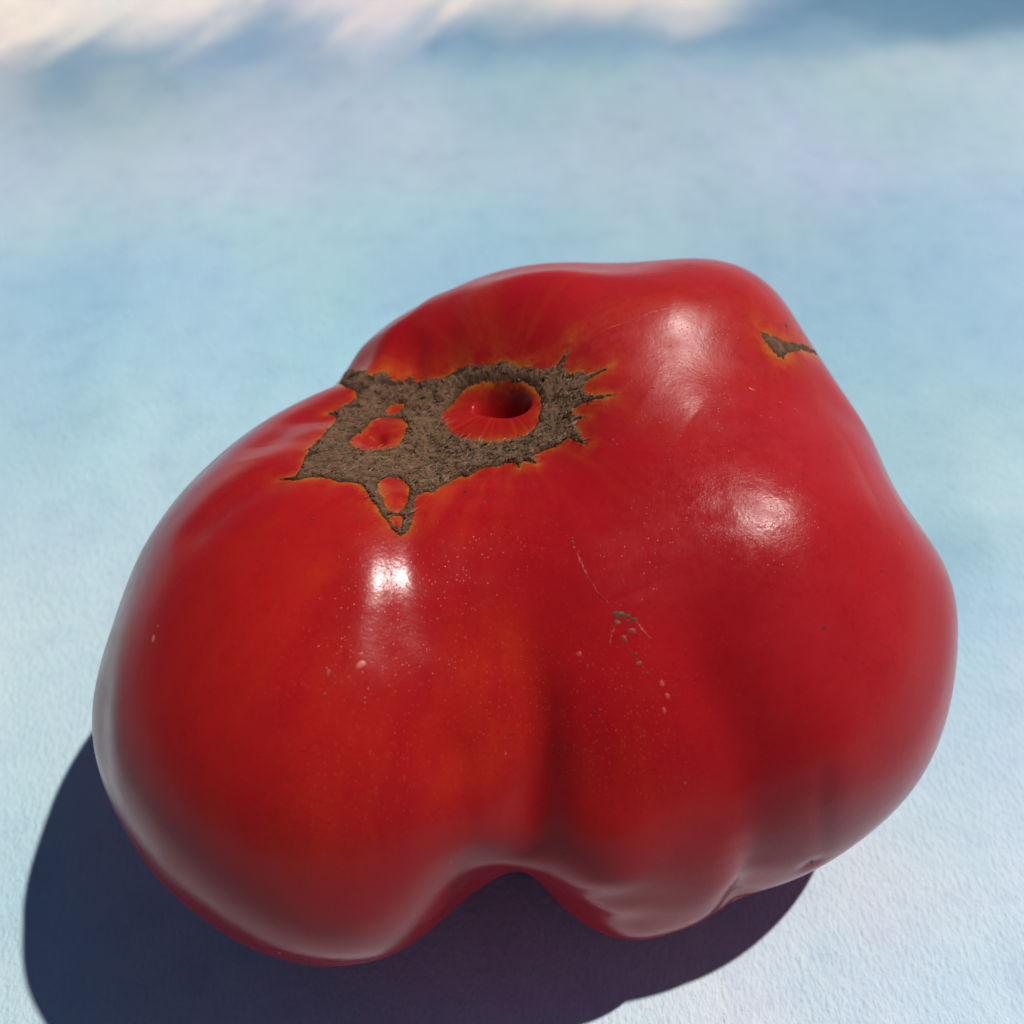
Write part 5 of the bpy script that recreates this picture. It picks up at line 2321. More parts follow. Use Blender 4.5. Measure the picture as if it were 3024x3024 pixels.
  ((-.681, .5606, .471), .035, .2),
  ((-.6091, .6697, .4248), -.208, .2),
  ((-.5295, .7244, .4415), .095, .2),
  ((-.451, .7847, .4253), .297, .2),
  ((-.373, .82, .4342), .348, .2),
  ((-.2894, .7619, .5795), .186, .2),
  ((-.12, .8285, .547), -.234, .2),
  ((-.0364, .8165, .5762), -.382, .2),
  ((.0501, .8037, .5929), -.324, .2),
  ((.1323, .797, .5893), -.151, .2),
  ((.2218, .789, .573), -.047, .2),
  ((.307, .7408, .5974), -.085, .2),
  ((.3859, .7227, .5734), -.06, .2),
  ((.538, .6806, .4974), -.023, .2),
  ((.6608, .5815, .4745), .035, .2),
  ((.7245, .5217, .4505), -.075, .2),
  ((.7823, .4852, .3906), -.12, .2),
  ((.8291, .4036, .387), -.043, .2),
  ((.8736, .3243, .363), -.076, .2),
  ((.9094, .2517, .3312), -.058, .2),
  ((.9379, .175, .2994), -.047, .2),
  ((.952, .0785, .2957), -.044, .2),
  ((.9666, .0086, .2562), .048, .2),
  ((.9809, -.0471, .1886), .066, .2),
  ((.9816, -.1197, .1491), -.037, .2),
  ((.9752, -.1924, .1095), -.02, .2),
  ((.9655, -.2529, .0622), .024, .2),
  ((.9499, -.3123, .0149), .021, .2),
  ((.8975, -.4312, -.0922), .031, .2),
  ((.8161, -.552, -.1713), -.026, .2),
  ((.7673, -.6056, -.2108), .05, .2),
  ((.7139, -.654, -.2504), .048, .2),
  ((.6564, -.6965, -.2899), .031, .2),
  ((.5941, -.7244, -.3498), -.031, .2),
  ((.517, -.7968, -.3128), .112, .2),
  ((.4414, -.8367, -.3242), .091, .2),
  ((.3627, -.8693, -.3356), .025, .2),
  ((.2835, -.8858, -.3674), .051, .2),
  ((.2071, -.9151, -.346), .171, .2),
  ((.1295, -.9082, -.398), .031, .2),
  ((.0458, -.7813, -.6224), -.129, .2),
  ((-.0518, -.974, -.2206), -.047, .2),
  ((-.1388, -.9628, -.232), .048, .2),
  ((-.2995, -.9432, -.1436), -.133, .2),
  ((-.3886, -.8993, -.2005), -.082, .2),
  ((-.4668, -.8586, -.2119), .028, .2),
  ((-.6049, -.7832, -.1439), -.053, .2),
  ((-.6683, -.7357, -.1098), .036, .2),
  ((-.718, -.6942, -.0507), .111, .2),
  ((-.7849, -.6135, -.0872), .077, .2),
  ((-.9336, -.3505, .074), .024, .2),
  ((-.9618, -.0555, .2682), .034, .2),
  ((-.9449, .0069, .3274), .032, .2),
  ((-.9046, .1706, .3907), .042, .2),
  ((-.8776, .2721, .3948), .036, .2),
  ((-.7271, .512, .4573), .077, .2),
  ((-.6618, .5808, .474), .035, .2),
  ((-.5888, .6695, .453), -.24, .2),
  ((-.4367, .7953, .4205), .085, .2),
  ((-.3539, .8373, .4168), .112, .2),
  ((-.2757, .7706, .5747), .052, .2),
  ((-.1923, .8069, .5584), .052, .2),
  ((.0661, .8061, .5881), .062, .2),
  ((.1569, .7903, .5922), .154, .2),
  ((.2381, .7877, .5682), .146, .2),
  ((.4016, .7179, .5686), .043, .2),
  ((.4788, .6886, .5447), .034, .2),
  ((.611, .6345, .4734), .042, .2),
  ((.674, .5702, .4697), .08, .2),
  ((.8367, .3996, .3744), .071, .2),
  ((.8815, .3078, .3581), .02, .2),
  ((.9157, .2343, .3264), .038, .2),
  ((.9678, -.0103, .2514), .062, .2),
  ((.9829, -.0545, .176), .028, .2),
  ((.9824, -.1273, .1365), -.059, .2),
  ((.975, -.2, .0969), -.022, .2),
  ((.8101, -.5568, -.1839), -.052, .2),
  ((.755, -.626, -.1953), .027, .2),
  ((.6417, -.7081, -.2947), -.063, .2),
  ((.5726, -.752, -.3265), -.067, .2),
  ((.4242, -.8437, -.329), -.052, .2),
  ((.3451, -.8747, -.3404), -.113, .2),
  ((.2697, -.9086, -.319), -.053, .2),
  ((.1938, -.8996, -.3914), .067, .2),
  ((.1152, -.8602, -.4968), -.072, .2),
  ((.0242, -.9978, -.062), -.088, .2),
  ((-.0707, -.9717, -.2253), -.021, .2),
  ((-.1587, -.9498, -.2697), .085, .2),
  ((-.3185, -.9304, -.1813), -.055, .2),
  ((-.4, -.896, -.1927), .024, .2),
  ((-.4878, -.8423, -.2293), .073, .2),
  ((-.6196, -.7707, -.1486), -.068, .2),
  ((-.74, -.6677, -.0806), .026, .2),
  ((-.8365, -.5469, -.0329), -.039, .2),
  ((-.8743, -.4852, .0138), -.037, .2),
  ((-.9092, -.4136, .0478), -.028, .2),
  ((-.9627, -.1213, .242), -.023, .2),
  ((-.9286, .1177, .3518), -.032, .2),
  ((-.8265, .3612, .4318), -.041, .2),
  ((-.7176, .5184, .4651), .078, .2),
  ((-.5746, .7006, .423), -.155, .2),
  ((-.4221, .8056, .4157), .049, .2),
  ((-.3424, .8381, .4246), .037, .2),
  ((-.2585, .789, .5573), -.033, .2),
  ((-.0883, .8167, .5703), -.084, .2),
  ((-.0045, .8239, .5666), -.086, .2),
  ((.0821, .8081, .5833), -.029, .2),
  ((.1731, .7906, .5874), .021, .2),
  ((.3387, .7347, .5878), -.091, .2),
  ((.4172, .7128, .5638), -.02, .2),
  ((.4925, .704, .5117), -.035, .2),
  ((.5631, .6517, .5081), -.058, .2),
  ((.7454, .5068, .4331), -.084, .2),
  ((.7987, .4484, .4014), -.029, .2),
  ((.889, .2911, .3534), -.032, .2),
  ((.9475, .1505, .2821), -.044, .2),
  ((.959, .0531, .2784), -.032, .2),
  ((.9775, -.0014, .2108), .045, .2),
  ((.9804, -.1465, .1317), -.042, .2),
  ((.9592, -.2791, .0448), .026, .2),
  ((.884, -.4544, -.1096), .024, .2),
  ((.7983, -.5719, -.1887), -.028, .2),
  ((.7477, -.6236, -.2282), .06, .2),
  ((.6927, -.6697, -.2677), .038, .2),
  ((.6324, -.7019, -.3276), -.036, .2),
  ((.5643, -.7527, -.3391), .035, .2),
  ((.4835, -.8216, -.302), .099, .2),
  ((.3389, -.8545, -.3937), -.031, .2),
  ((.2576, -.8863, -.3848), .05, .2),
  ((.1758, -.9012, -.3962), .085, .2),
  ((.098, -.8596, -.5015), -.077, .2),
  ((-.002, -.9758, -.2187), -.054, .2),
  ((-.1693, -.9586, -.229), .082, .2),
  ((-.3363, -.9232, -.1861), -.074, .2),
  ((-.417, -.8872, -.1975), .034, .2),
  ((-.4895, -.8565, -.1635), .052, .2),
  ((-.5591, -.8189, -.1295), -.033, .2),
  ((-.634, -.7579, -.1535), -.046, .2),
  ((-.7566, -.6465, -.0979), .034, .2),
  ((-.9406, -.3275, .0896), .022, .2),
  ((-.8989, .2247, .3762), .036, .2),
  ((-.8124, .3523, .4646), -.044, .2),
  ((-.708, .5246, .4728), .087, .2),
  ((-.642, .6003, .477), -.058, .2),
  ((-.5622, .7134, .4182), -.052, .2),
  ((-.4852, .7357, .4726), .052, .2),
  ((-.4072, .8157, .4109), .04, .2),
  ((-.3234, .8309, .4527), .031, .2),
  ((-.1555, .8074, .5692), .036, .2),
  ((-.0671, .8305, .553), -.025, .2),
  ((.1002, .7946, .5988), .039, .2),
  ((.1893, .7904, .5826), .066, .2),
  ((.2708, .784, .5586), .02, .2),
  ((.3544, .731, .5831), -.028, .2),
  ((.4327, .7073, .5591), .047, .2),
  ((.639, .6137, .4638), .061, .2),
  ((.6997, .5465, .4601), .051, .2),
  ((.757, .4934, .4283), -.035, .2),
  ((.8091, .4337, .3965), .042, .2),
  ((.8567, .3567, .3726), .043, .2),
  ((.9274, .2108, .309), .034, .2),
  ((.9517, .1322, .2772), -.024, .2),
  ((.9715, -.0366, .234), .049, .2),
  ((.978, -.1657, .1269), -.026, .2),
  ((.8331, -.5313, -.154), -.039, .2),
  ((.7862, -.5869, -.1935), -.03, .2),
  ((.7345, -.6373, -.233), .024, .2),
  ((.6187, -.7209, -.3121), -.093, .2),
  ((.4666, -.8295, -.3069), .038, .2),
  ((.3987, -.8492, -.3464), -.047, .2),
  ((.3192, -.8776, -.3578), -.063, .2),
  ((.2397, -.8892, -.3896), .036, .2),
  ((.1599, -.9238, -.3478), .032, .2),
  ((.081, -.8585, -.5064), -.082, .2),
  ((-.0183, -.9815, -.1906), -.059, .2),
  ((-.1864, -.9617, -.2009), .065, .2),
  ((-.2707, -.9458, -.1795), -.038, .2),
  ((-.3539, -.9156, -.1909), -.06, .2),
  ((-.4338, -.878, -.2023), .051, .2),
  ((-.5057, -.8461, -.1683), .034, .2),
  ((-.5746, -.8073, -.1342), -.037, .2),
  ((-.713, -.6877, -.1368), .039, .2),
  ((-.9583, -.1874, .2157), -.024, .2),
  ((-.9741, -.1245, .1887), -.022, .13),
  ((-.9618, -.0555, .2682), .026, .13),
  ((-.9046, .1706, .3907), .026, .13),
  ((-.8443, .3524, .4036), -.037, .13),
  ((-.8124, .3523, .4646), -.035, .13),
  ((-.7849, .4357, .4406), -.046, .13),
  ((-.7176, .5184, .4651), .063, .13),
  ((-.6799, .5513, .4836), .092, .13),
  ((-.642, .6003, .477), -.034, .13),
  ((-.5888, .6695, .453), -.183, .13),
  ((-.5034, .7483, .4319), .031, .13),
  ((-.4538, .7761, .4378), .036, .13),
  ((-.2585, .789, .5573), -.055, .13),
  ((-.0521, .8122, .5811), -.052, .13),
  ((-.0007, .8096, .587), -.03, .13),
  ((.0501, .8037, .5929), -.033, .13),
  ((.2055, .7899, .5778), .028, .13),
  ((.307, .7408, .5974), -.049, .13),
  ((.3544, .731, .5831), -.073, .13),
  ((.538, .6806, .4974), -.042, .13),
  ((.5776, .6427, .5033), -.033, .13),
  ((.6475, .5925, .4793), .03, .13),
  ((.687, .5585, .4649), .027, .13),
  ((.7245, .5217, .4505), -.043, .13),
  ((.757, .4934, .4283), -.077, .13),
  ((.7903, .4821, .378), -.035, .13),
  ((.8192, .4188, .3918), .024, .13),
  ((.8478, .3725, .3773), .024, .13),
  ((.8736, .3243, .363), -.023, .13),
  ((.8956, .2859, .3408), -.025, .13),
  ((.9475, .1505, .2821), -.039, .13),
  ((.952, .0785, .2957), -.048, .13),
  ((.9678, -.0103, .2514), .028, .13),
  ((.9807, -.0279, .1934), .045, .13),
  ((.9816, -.1197, .1491), -.047, .13),
  ((.978, -.1657, .1269), -.028, .13),
  ((.9699, -.234, .067), .037, .13),
  ((.9592, -.2791, .0448), .021, .13),
  ((.884, -.4544, -.1096), .036, .13),
  ((.8101, -.5568, -.1839), -.03, .13),
  ((.7477, -.6236, -.2282), .077, .13),
  ((.7139, -.654, -.2504), .022, .13),
  ((.6837, -.6649, -.3007), .044, .13),
  ((.6024, -.7235, -.3372), -.081, .13),
  ((.5643, -.7527, -.3391), .034, .13),
  ((.517, -.7968, -.3128), .067, .13),
  ((.4666, -.8295, -.3069), .078, .13),
  ((.3803, -.8637, -.3309), -.041, .13),
  ((.3389, -.8545, -.3937), -.041, .13),
  ((.2397, -.8892, -.3896), .035, .13),
  ((.1938, -.8996, -.3914), .094, .13),
  ((.098, -.8596, -.5015), -.055, .13),
  ((.0447, -.9673, -.2498), -.068, .13),
  ((-.0183, -.9815, -.1906), -.029, .13),
  ((-.0707, -.9717, -.2253), -.03, .13),
  ((-.1202, -.9664, -.2272), .03, .13),
  ((-.1693, -.9586, -.229), .094, .13),
  ((-.3185, -.9304, -.1813), -.062, .13),
  ((-.3713, -.9076, -.1957), -.059, .13),
  ((-.417, -.8872, -.1975), .038, .13),
  ((-.4668, -.8586, -.2119), .055, .13),
  ((-.5057, -.8461, -.1683), .029, .13),
  ((-.5576, -.8068, -.1952), -.026, .13),
  ((-.5899, -.7954, -.139), -.057, .13),
  ((-.634, -.7579, -.1535), -.05, .13),
  ((-.713, -.6877, -.1368), .021, .13),
  ((-.74, -.6677, -.0806), .033, .13),
  ((-.8296, -.5568, -.0406), -.027, .13),
  ((-.9336, -.3505, .074), .037, .13),
  ((-.958, -.2623, .1158), .025, .13),
  ((-.9706, -.1195, .209), -.027, .13),
  ((-.9749, -.058, .215), .024, .13),
  ((-.9399, .1219, .3189), -.038, .13),
  ((-.9284, .1806, .3248), -.021, .13),
  ((-.9105, .2304, .3434), .029, .13),
  ((-.708, .5246, .4728), .04, .13),
  ((-.6667, .5374, .5165), .05, .13),
  ((-.6205, .6561, .4296), -.089, .13),
  ((-.573, .7094, .4104), -.064, .13),
  ((-.5295, .7244, .4415), .07, .13),
  ((-.4852, .7357, .4726), .027, .13),
  ((-.2404, .8066, .5399), -.032, .13),
  ((-.1923, .8069, .5584), .054, .13),
  ((-.1403, .8135, .5644), .032, .13),
  ((.1162, .796, .594), .036, .13),
  ((.1731, .7906, .5874), .024, .13),
  ((.2218, .789, .573), .037, .13),
  ((.4172, .7128, .5638), .06, .13),
  ((.4635, .6952, .5494), .031, .13),
  ((.5078, .6965, .507), .028, .13),
  ((.6608, .5815, .4745), .043, .13),
  ((.6997, .5465, .4601), .04, .13),
  ((.7335, .5199, .4379), -.027, .13),
  ((.7684, .4797, .4235), -.025, .13),
  ((.8291, .4036, .387), .046, .13),
  ((.8567, .3567, .3726), .021, .13),
  ((.9217, .2167, .3216), .046, .13),
  ((.9379, .175, .2994), .027, .13),
  ((.9549, .06, .291), -.028, .13),
  ((.9775, -.0014, .2108), .031, .13),
  ((.9809, -.0471, .1886), .025, .13),
  ((.9824, -.1273, .1365), -.036, .13),
  ((.9655, -.2529, .0622), .03, .13),
  ((.9316, -.363, -.0198), -.023, .13),
  ((.8274, -.5364, -.1665), -.034, .13),
  ((.7983, -.5719, -.1887), -.038, .13),
  ((.7007, -.6737, -.2348), -.022, .13),
  ((.6696, -.677, -.3054), .024, .13),
  ((.6324, -.7019, -.3276), -.06, .13),
  ((.5941, -.7244, -.3498), -.057, .13),
  ((.5002, -.8133, -.2972), .028, .13),
  ((.3627, -.8693, -.3356), -.045, .13),
  ((.3192, -.8776, -.3578), -.058, .13),
  ((.2197, -.901, -.374), .047, .13),
  ((.1758, -.9012, -.3962), .037, .13),
  ((.1295, -.9082, -.398), -.022, .13),
  ((.0807, -.7526, -.6535), -.082, .13),
  ((.0242, -.9978, -.062), -.031, .13),
  ((-.1864, -.9617, -.2009), .066, .13),
  ((-.2895, -.9322, -.2171), -.025, .13),
  ((-.3363, -.9232, -.1861), -.036, .13),
  ((-.4338, -.878, -.2023), .025, .13),
  ((-.4878, -.8423, -.2293), .041, .13),
  ((-.6049, -.7832, -.1439), -.028, .13),
  ((-.722, -.6798, -.129), .041, .13),
 ],
 'scar_n': (-0.3117, 0.3708, 0.8748),
 'scar': [
  (-.4473, .3308),
  (-.4623, .4544),
  (-.4227, .4494),
  (-.3664, .3657),
  (-.3098, .3102),
  (-.2823, .2717),
  (-.2533, .2817),
  (-.2244, .2928),
  (-.2159, .2658),
  (-.1996, .2519),
  (-.1807, .2603),
  (-.1629, .2533),
  (-.1383, .2748),
  (-.1248, .2568),
  (-.0921, .2462),
  (-.0466, .2335),
  (-.0037, .2278),
  (.0257, .224),
  (.0438, .2318),
  (.0785, .2292),
  (.1175, .2241),
  (.1679, .2041),
  (.2179, .1898),
  (.2588, .1834),
  (.3079, .1706),
  (.3423, .1549),
  (.3837, .1467),
  (.4273, .1313),
  (.4705, .1204),
  (.4975, .1235),
  (.5133, .1347),
  (.5314, .1487),
  (.5427, .1664),
  (.5446, .1439),
  (.5377, .126),
  (.534, .107),
  (.5644, .0889),
  (.6102, .0814),
  (.6303, .0726),
  (.6547, .0535),
  (.6967, .0577),
  (.7515, .0692),
  (.7055, .0444),
  (.6684, .0362),
  (.6467, .031),
  (.6478, .0113),
  (.6651, -.0118),
  (.7139, -.0342),
  (.7498, -.0383),
  (.8267, -.0413),
  (.756, -.0536),
  (.7029, -.0498),
  (.6516, -.0439),
  (.6308, -.0575),
  (.6263, -.0707),
  (.6574, -.0879),
  (.7253, -.1116),
  (.6718, -.1061),
  (.6465, -.1084),
  (.6732, -.1384),
  (.6905, -.1658),
  (.7046, -.1973),
  (.7643, -.2597),
  (.7078, -.2258),
  (.6495, -.1831),
  (.6126, -.1896),
  (.5883, -.2143),
  (.5395, -.224),
  (.4971, -.2422),
  (.4691, -.2564),
  (.5091, -.3157),
  (.4541, -.2903),
  (.4219, -.2768),
  (.4129, -.3355),
  (.3827, -.2833),
  (.3376, -.2799),
  (.2918, -.3048),
  (.2429, -.2965),
  (.1976, -.3203),
  (.1538, -.358),
  (.1195, -.342),
  (.0826, -.3766),
  (.0512, -.4485),
  (.0295, -.4946),
  (-.0166, -.5045),
  (-.0373, -.5233),
  (-.043, -.5805),
  (-.0408, -.6656),
  (-.0432, -.7311),
  (-.0622, -.7897),
  (-.0877, -.8125),
  (-.1057, -.7829),
  (-.1151, -.761),
  (-.1307, -.7128),
  (-.149, -.6785),
  (-.1645, -.6206),
  (-.1837, -.5806),
  (-.201, -.5346),
  (-.223, -.4869),
  (-.2516, -.4799),
  (-.2899, -.4824),
  (-.3265, -.4591),
  (-.3672, -.4541),
  (-.4217, -.4665),
  (-.4849, -.4409),
  (-.4257, -.4352),
  (-.4132, -.3877),
  (-.4169, -.3336),
  (-.4151, -.2493),
  (-.4068, -.17),
  (-.3973, -.1034),
  (-.3985, -.0218),
  (-.4066, .0574),
  (-.4446, .0721),
  (-.4031, .087),
  (-.3636, .117),
  (-.3391, .154),
  (-.3345, .1852),
  (-.3521, .2033),
  (-.3874, .2288),
 ],
 'scar_holes': [
  [(-.0061, .0862), (.0323, .1182), (.0725, .1522), (.1133, .1689), (.1663, .1639), (.2357, .1478), (.3042, .1349), (.366, .1148), (.4139, .0837), (.4569, .0389), (.4701, -.0051), (.4647, -.0463), (.4669, -.0805), (.4407, -.1173), (.3867, -.1372), (.3205, -.1413), (.2359, -.1384), (.1619, -.1247), (.0982, -.1039), (.062, -.0743), (.0332, -.026), (-.0063, .0463)],
  [(-.3211, -.1426), (-.3121, -.0963), (-.2862, -.048), (-.2722, .0085), (-.2535, .0505), (-.2208, .0795), (-.1742, .0753), (-.1309, -.0132), (-.1365, -.0594), (-.1517, -.1025), (-.1706, -.1436), (-.2042, -.1849), (-.2469, -.2151), (-.2806, -.2197), (-.3063, -.1834)],
  [(-.2459, .1186), (-.2335, .1505), (-.204, .1682), (-.1644, .1627), (-.1824, .1412), (-.206, .1159), (-.2246, .0952)],
  [(-.178, -.4784), (-.1762, -.429), (-.1513, -.3983), (-.1213, -.395), (-.0892, -.4335), (-.0695, -.4963), (-.0675, -.5714), (-.0772, -.627), (-.0953, -.6586), (-.1201, -.6543), (-.1352, -.6213), (-.1448, -.5697), (-.1635, -.5275)],
  [(-.1252, -.6892), (-.0946, -.6766), (-.0781, -.6774), (-.08, -.7447), (-.0917, -.7713), (-.1059, -.7471)],
 ],
 'hollows': [
  (.0774, .218, .038, .0122),
  (-.2355, .2427, .0282, .0197),
  (-.2825, .2529, .0208, .0138),
  (-.3365, .1057, .0164, .018),
  (-.3977, -.2927, .0221, .0302),
  (.6139, -.088, .0269, .0164),
  (-.3219, .2103, .0201, .0148),
  (-.1622, .2607, .0301, .0164),
  (-.2008, .2408, .0219, .0105),
  (.5987, .081, .0238, .0094),
  (.5778, .0733, .0184, .0081),
  (-.0205, -.24, .0253, .0272),
  (.1503, .1953, .018, .0054),
  (-.1008, .2493, .0231, .0082),
  (-.3837, .3038, .0644, .0639),
  (-.3958, -.2128, .0166, .0249),
  (.3423, .1549, .0172, .0041),
  (-.0185, .1318, .0206, .008),
 ],
 'side_n': (0.6882, 0.4192, 0.5922),
 'side': [
  (-.0655, .0164),
  (-.0435, .0149),
  (-.0149, .0154),
  (.0231, .0168),
  (.0661, .036),
  (.1151, .0539),
  (.1546, .0707),
  (.1729, .0668),
  (.1313, .0417),
  (.0914, .0251),
  (.055, .0022),
  (.0265, -.0171),
  (.0154, -.037),
  (-.0027, -.0371),
  (-.0206, -.0307),
  (-.0388, -.0155),
  (-.0567, -.0002),
 ],
 'specks': [
  ((.4496, .6117, .6509), .337, .185, 0, 'brown'),
  ((.5981, .4598, .6564), .146, .227, 0, 'dark'),
  ((.6839, .4798, .5497), .302, .369, 0, 'brown'),
  ((.7165, .4886, .4979), .136, .171, 0, 'brown'),
  ((.5514, .3982, .7331), .253, .142, 0, 'pale'),
  ((.5672, .2987, .7675), .217, .155, 0, 'pale'),
  ((.6729, .2726, .6877), .469, .141, -20, 'pale'),
  ((.6968, .1784, .6947), .138, .046, -30, 'pale'),
  ((.7157, .1767, .6757), .215, .061, -10, 'pale'),
  ((.7313, .2465, .636), .188, .078, -30, 'pale'),
  ((.7598, .2325, .6071), .315, .079, -20, 'pale'),
  ((.7546, -.0269, .6557), .206, .147, 0, 'dark'),
  ((.8549, -.2159, .4717), .116, .174, 20, 'dark'),
  ((.8936, -.1143, .434), .135, .135, 0, 'pale'),
  ((.3603, .102, .9273), .179, .209, 0, 'maroon'),
  ((.3736, .0816, .924), .179, .149, 0, 'maroon'),
  ((.3582, .0802, .9302), .104, .089, 0, 'maroon'),
  ((.6914, -.1517, .7063), .085, .128, 0, 'dark'),
  ((.7376, -.2535, .6259), .07, .07, 0, 'dark'),
  ((.3542, .2822, .8915), .076, .076, 0, 'dark'),
  ((.4462, .2591, .8566), .213, .076, 0, 'brown'),
  ((.7587, -.4048, .5104), .222, .222, 0, 'ring'),
  ((.8548, -.2159, .4719), .16, .16, 0, 'dark'),
  ((.2506, -.7761, .5787), .165, .182, 0, 'dark'),
  ((.4698, -.81, .351), .168, .134, 0, 'olive'),
  ((.4674, -.7979, .3805), .1, .1, 0, 'dark'),
  ((.2211, -.6656, .7128), .268, .301, -20, 'pale'),
  ((.4446, -.6718, .5924), .25, .367, 30, 'pale'),
  ((.4538, -.6912, .5625), .25, .334, 30, 'pale'),
  ((.439, -.7206, .5366), .233, .333, 30, 'pale'),
  ((-.0197, -.8728, .4877), .133, .133, 0, 'pale'),
  ((.143, -.9727, .183), .171, .171, 0, 'olive'),
  ((.7393, -.6603, -.132), .496, .191, 20, 'dark'),
  ((.4599, -.8636, -.2064), .113, .113, 0, 'dark'),
  ((-.0077, -.8444, .5357), .133, .083, 0, 'dark'),
  ((.009, -.846, .5331), .1, .083, 0, 'dark'),
  ((.2409, -.6908, .6817), .15, .333, 0, 'maroon'),
  ((.7374, -.2537, .626), .086, .069, 0, 'dark'),
  ((.3392, -.5456, .7664), .404, .437, 0, 'brown'),
  ((.3648, -.5434, .7561), .572, .235, 10, 'brown'),
  ((.3875, -.5474, .7417), .37, .235, 30, 'brown'),
  ((.3408, -.565, .7514), .302, .235, 0, 'olive'),
  ((.3545, -.5388, .7642), .269, .202, 0, 'olive'),
  ((.3709, -.5555, .7443), .168, .134, 0, 'brown'),
  ((.3793, -.5795, .7213), .503, .369, 20, 'maroon'),
  ((.355, -.6043, .7133), .368, .435, 10, 'maroon'),
  ((.3899, -.6478, .6545), .3, .2, 40, 'olive'),
  ((.3767, -.5324, .758), .135, .101, 0, 'brown'),
  ((.3858, -.6293, .6747), .167, .117, 0, 'brown'),
  ((.4058, -.6636, .6285), .15, .117, 0, 'brown'),
  ((.2198, -.3341, .9166), .138, .207, 10, 'brown'),
  ((.2233, -.3531, .9085), .121, .138, 0, 'olive'),
  ((-.7931, -.3952, .4634), .221, .509, -12, 'tan'),
  ((-.7934, -.3743, .48), .153, .17, 0, 'pale'),
  ((-.3993, -.6324, .6638), .419, .355, 20, 'pale'),
  ((-.4053, -.6106, .6803), .227, .162, 0, 'pale'),
  ((-.645, -.5563, .5239), .08, .08, 0, 'dark'),
  ((-.5771, -.2227, .7857), .207, .103, 0, 'dark'),
  ((-.4833, -.2438, .8408), .103, .086, 0, 'dark'),
  ((-.6152, -.282, .7362), .102, .085, 0, 'dark'),
  ((-.1673, -.9659, .1975), .202, .118, -30, 'pale'),
  ((-.4564, -.6244, .634), .192, .415, -20, 'maroon'),
  ((-.4502, -.6596, .6019), .19, .159, 0, 'maroon'),
  ((-.19, -.0821, .9783), .271, .199, 0, 'dark'),
  ((-.0601, -.0812, .9949), .199, .145, 0, 'brown'),
  ((-.0891, -.1059, .9904), .126, .09, 0, 'brown'),
  ((-.1119, -.1448, .9831), .179, .215, 30, 'maroon'),
  ((-.0971, -.124, .9875), .09, .09, 0, 'brown'),
  ((-.4941, -.8692, -.0172), .448, .138, -30, 'pale'),
  ((.3291, .2269, .9166), .164, .136, 0, 'maroon'),
  ((.3165, .2223, .9222), .123, .096, 0, 'maroon'),
  ((.3028, .2252, .926), .082, .082, 0, 'dark'),
  ((.2783, .2508, .9272), .11, .082, 0, 'maroon'),
  ((.2284, .4016, .8869), .098, .07, 0, 'brown'),
  ((-.5772, -.2213, .7861), .227, .101, 0, 'maroon'),
  ((-.6157, -.2817, .7359), .149, .125, 0, 'maroon'),
  ((-.0723, -.1078, .9915), .132, .092, 0, 'maroon'),
  ((.3537, .2807, .8922), .082, .069, 0, 'brown'),
 ],
 'scratches': [
  ([(.2272, -.3624, .9039), (.245, -.4021, .8822), (.2616, -.4497, .854)], .16, 'pale'),
  ([(.2616, -.4497, .854), (.2903, -.4921, .8207), (.337, -.532, .7768)], .08, 'pale'),
  ([(.3896, -.5476, .7405), (.4093, -.5653, .7162), (.4318, -.5826, .6886)], .09, 'tan'),
  ([(.3367, -.5699, .7496), (.3204, -.5996, .7334), (.3134, -.6293, .7112)], .07, 'tan'),
  ([(.3605, -.6182, .6985), (.3759, -.6348, .6751), (.3976, -.651, .6466)], .1, 'brown'),
  ([(.3637, -.4211, .8309), (.3682, -.4478, .8148), (.3727, -.4622, .8047)], .05, 'pale'),
  ([(.3611, .45, .8168), (.3851, .4617, .7991), (.4176, .4655, .7804), (.4518, .4618, .7632)], .09, 'pale'),
  ([(.274, .452, .8489), (.3063, .4514, .8381), (.3428, .4516, .8237)], .1, 'pale'),
  ([(.2277, -.3784, .8972), (.2527, -.4272, .8681), (.265, -.4602, .8473)], .09, 'pale'),
  ([(.447, .4621, .7659), (.4881, .4658, .7381), (.5206, .46, .7193)], .05, 'pale'),
 ],
 'regions': [
  ((-.6163, -.539, .5742), .55, 'orange', .2),
  ((-.3761, -.8113, .4476), .5, 'orange', .27),
  ((.4584, .369, .8085), .26, 'dull', 1.0),
  ((.4793, .2112, .8518), .2, 'dull', .8),
  ((.5171, .4415, .7333), .5, 'pink', 1.0),
  ((.7564, .1247, .6421), .5, 'pink', .9),
  ((.8217, -.3706, .433), .4, 'pink', .7),
  ((.4766, -.3507, .8061), .3, 'pink', .6),
  ((-.0603, -.8076, .5866), .34, 'orange', .4),
  ((.3204, -.8414, .4352), .3, 'orange', .25),
  ((.6173, -.1433, .7736), .26, 'scuff', 1.0),
  ((.6744, -.2249, .7032), .2, 'scuff', .8),
  ((.2951, .4491, .8433), .13, 'scuff', .8),
  ((.4416, .3833, .8112), .12, 'scuff', .6),
  ((.3623, -.3886, .8472), .16, 'scuff', .35),
  ((.4324, -.4382, .788), .13, 'scuff', .3),
  ((-.0644, -.7027, .7086), .22, 'orange', .55),
  ((-.1321, -.8756, .4646), .14, 'orange', .6),
  ((-.4349, -.6335, .64), .2, 'orange', .35),
  ((-.1888, -.3267, .9261), .12, 'orange', .3),
  ((.3719, -.7038, .6053), .12, 'orange', .25),
  ((.5352, .3941, .7471), .3, 'orange', .3),
  ((.5961, .5136, .6172), .2, 'orange', .35),
  ((-.5435, -.3888, .7439), .1, 'orange', .5),
  ((-.0106, -.7634, .6459), .3, 'dots', 1.0),
  ((.2905, -.7709, .5669), .3, 'dots', 1.0),
  ((-.3374, -.8004, .4954), .28, 'dots', .9),
  ((-.012, -.352, .9359), .25, 'dots', .5),
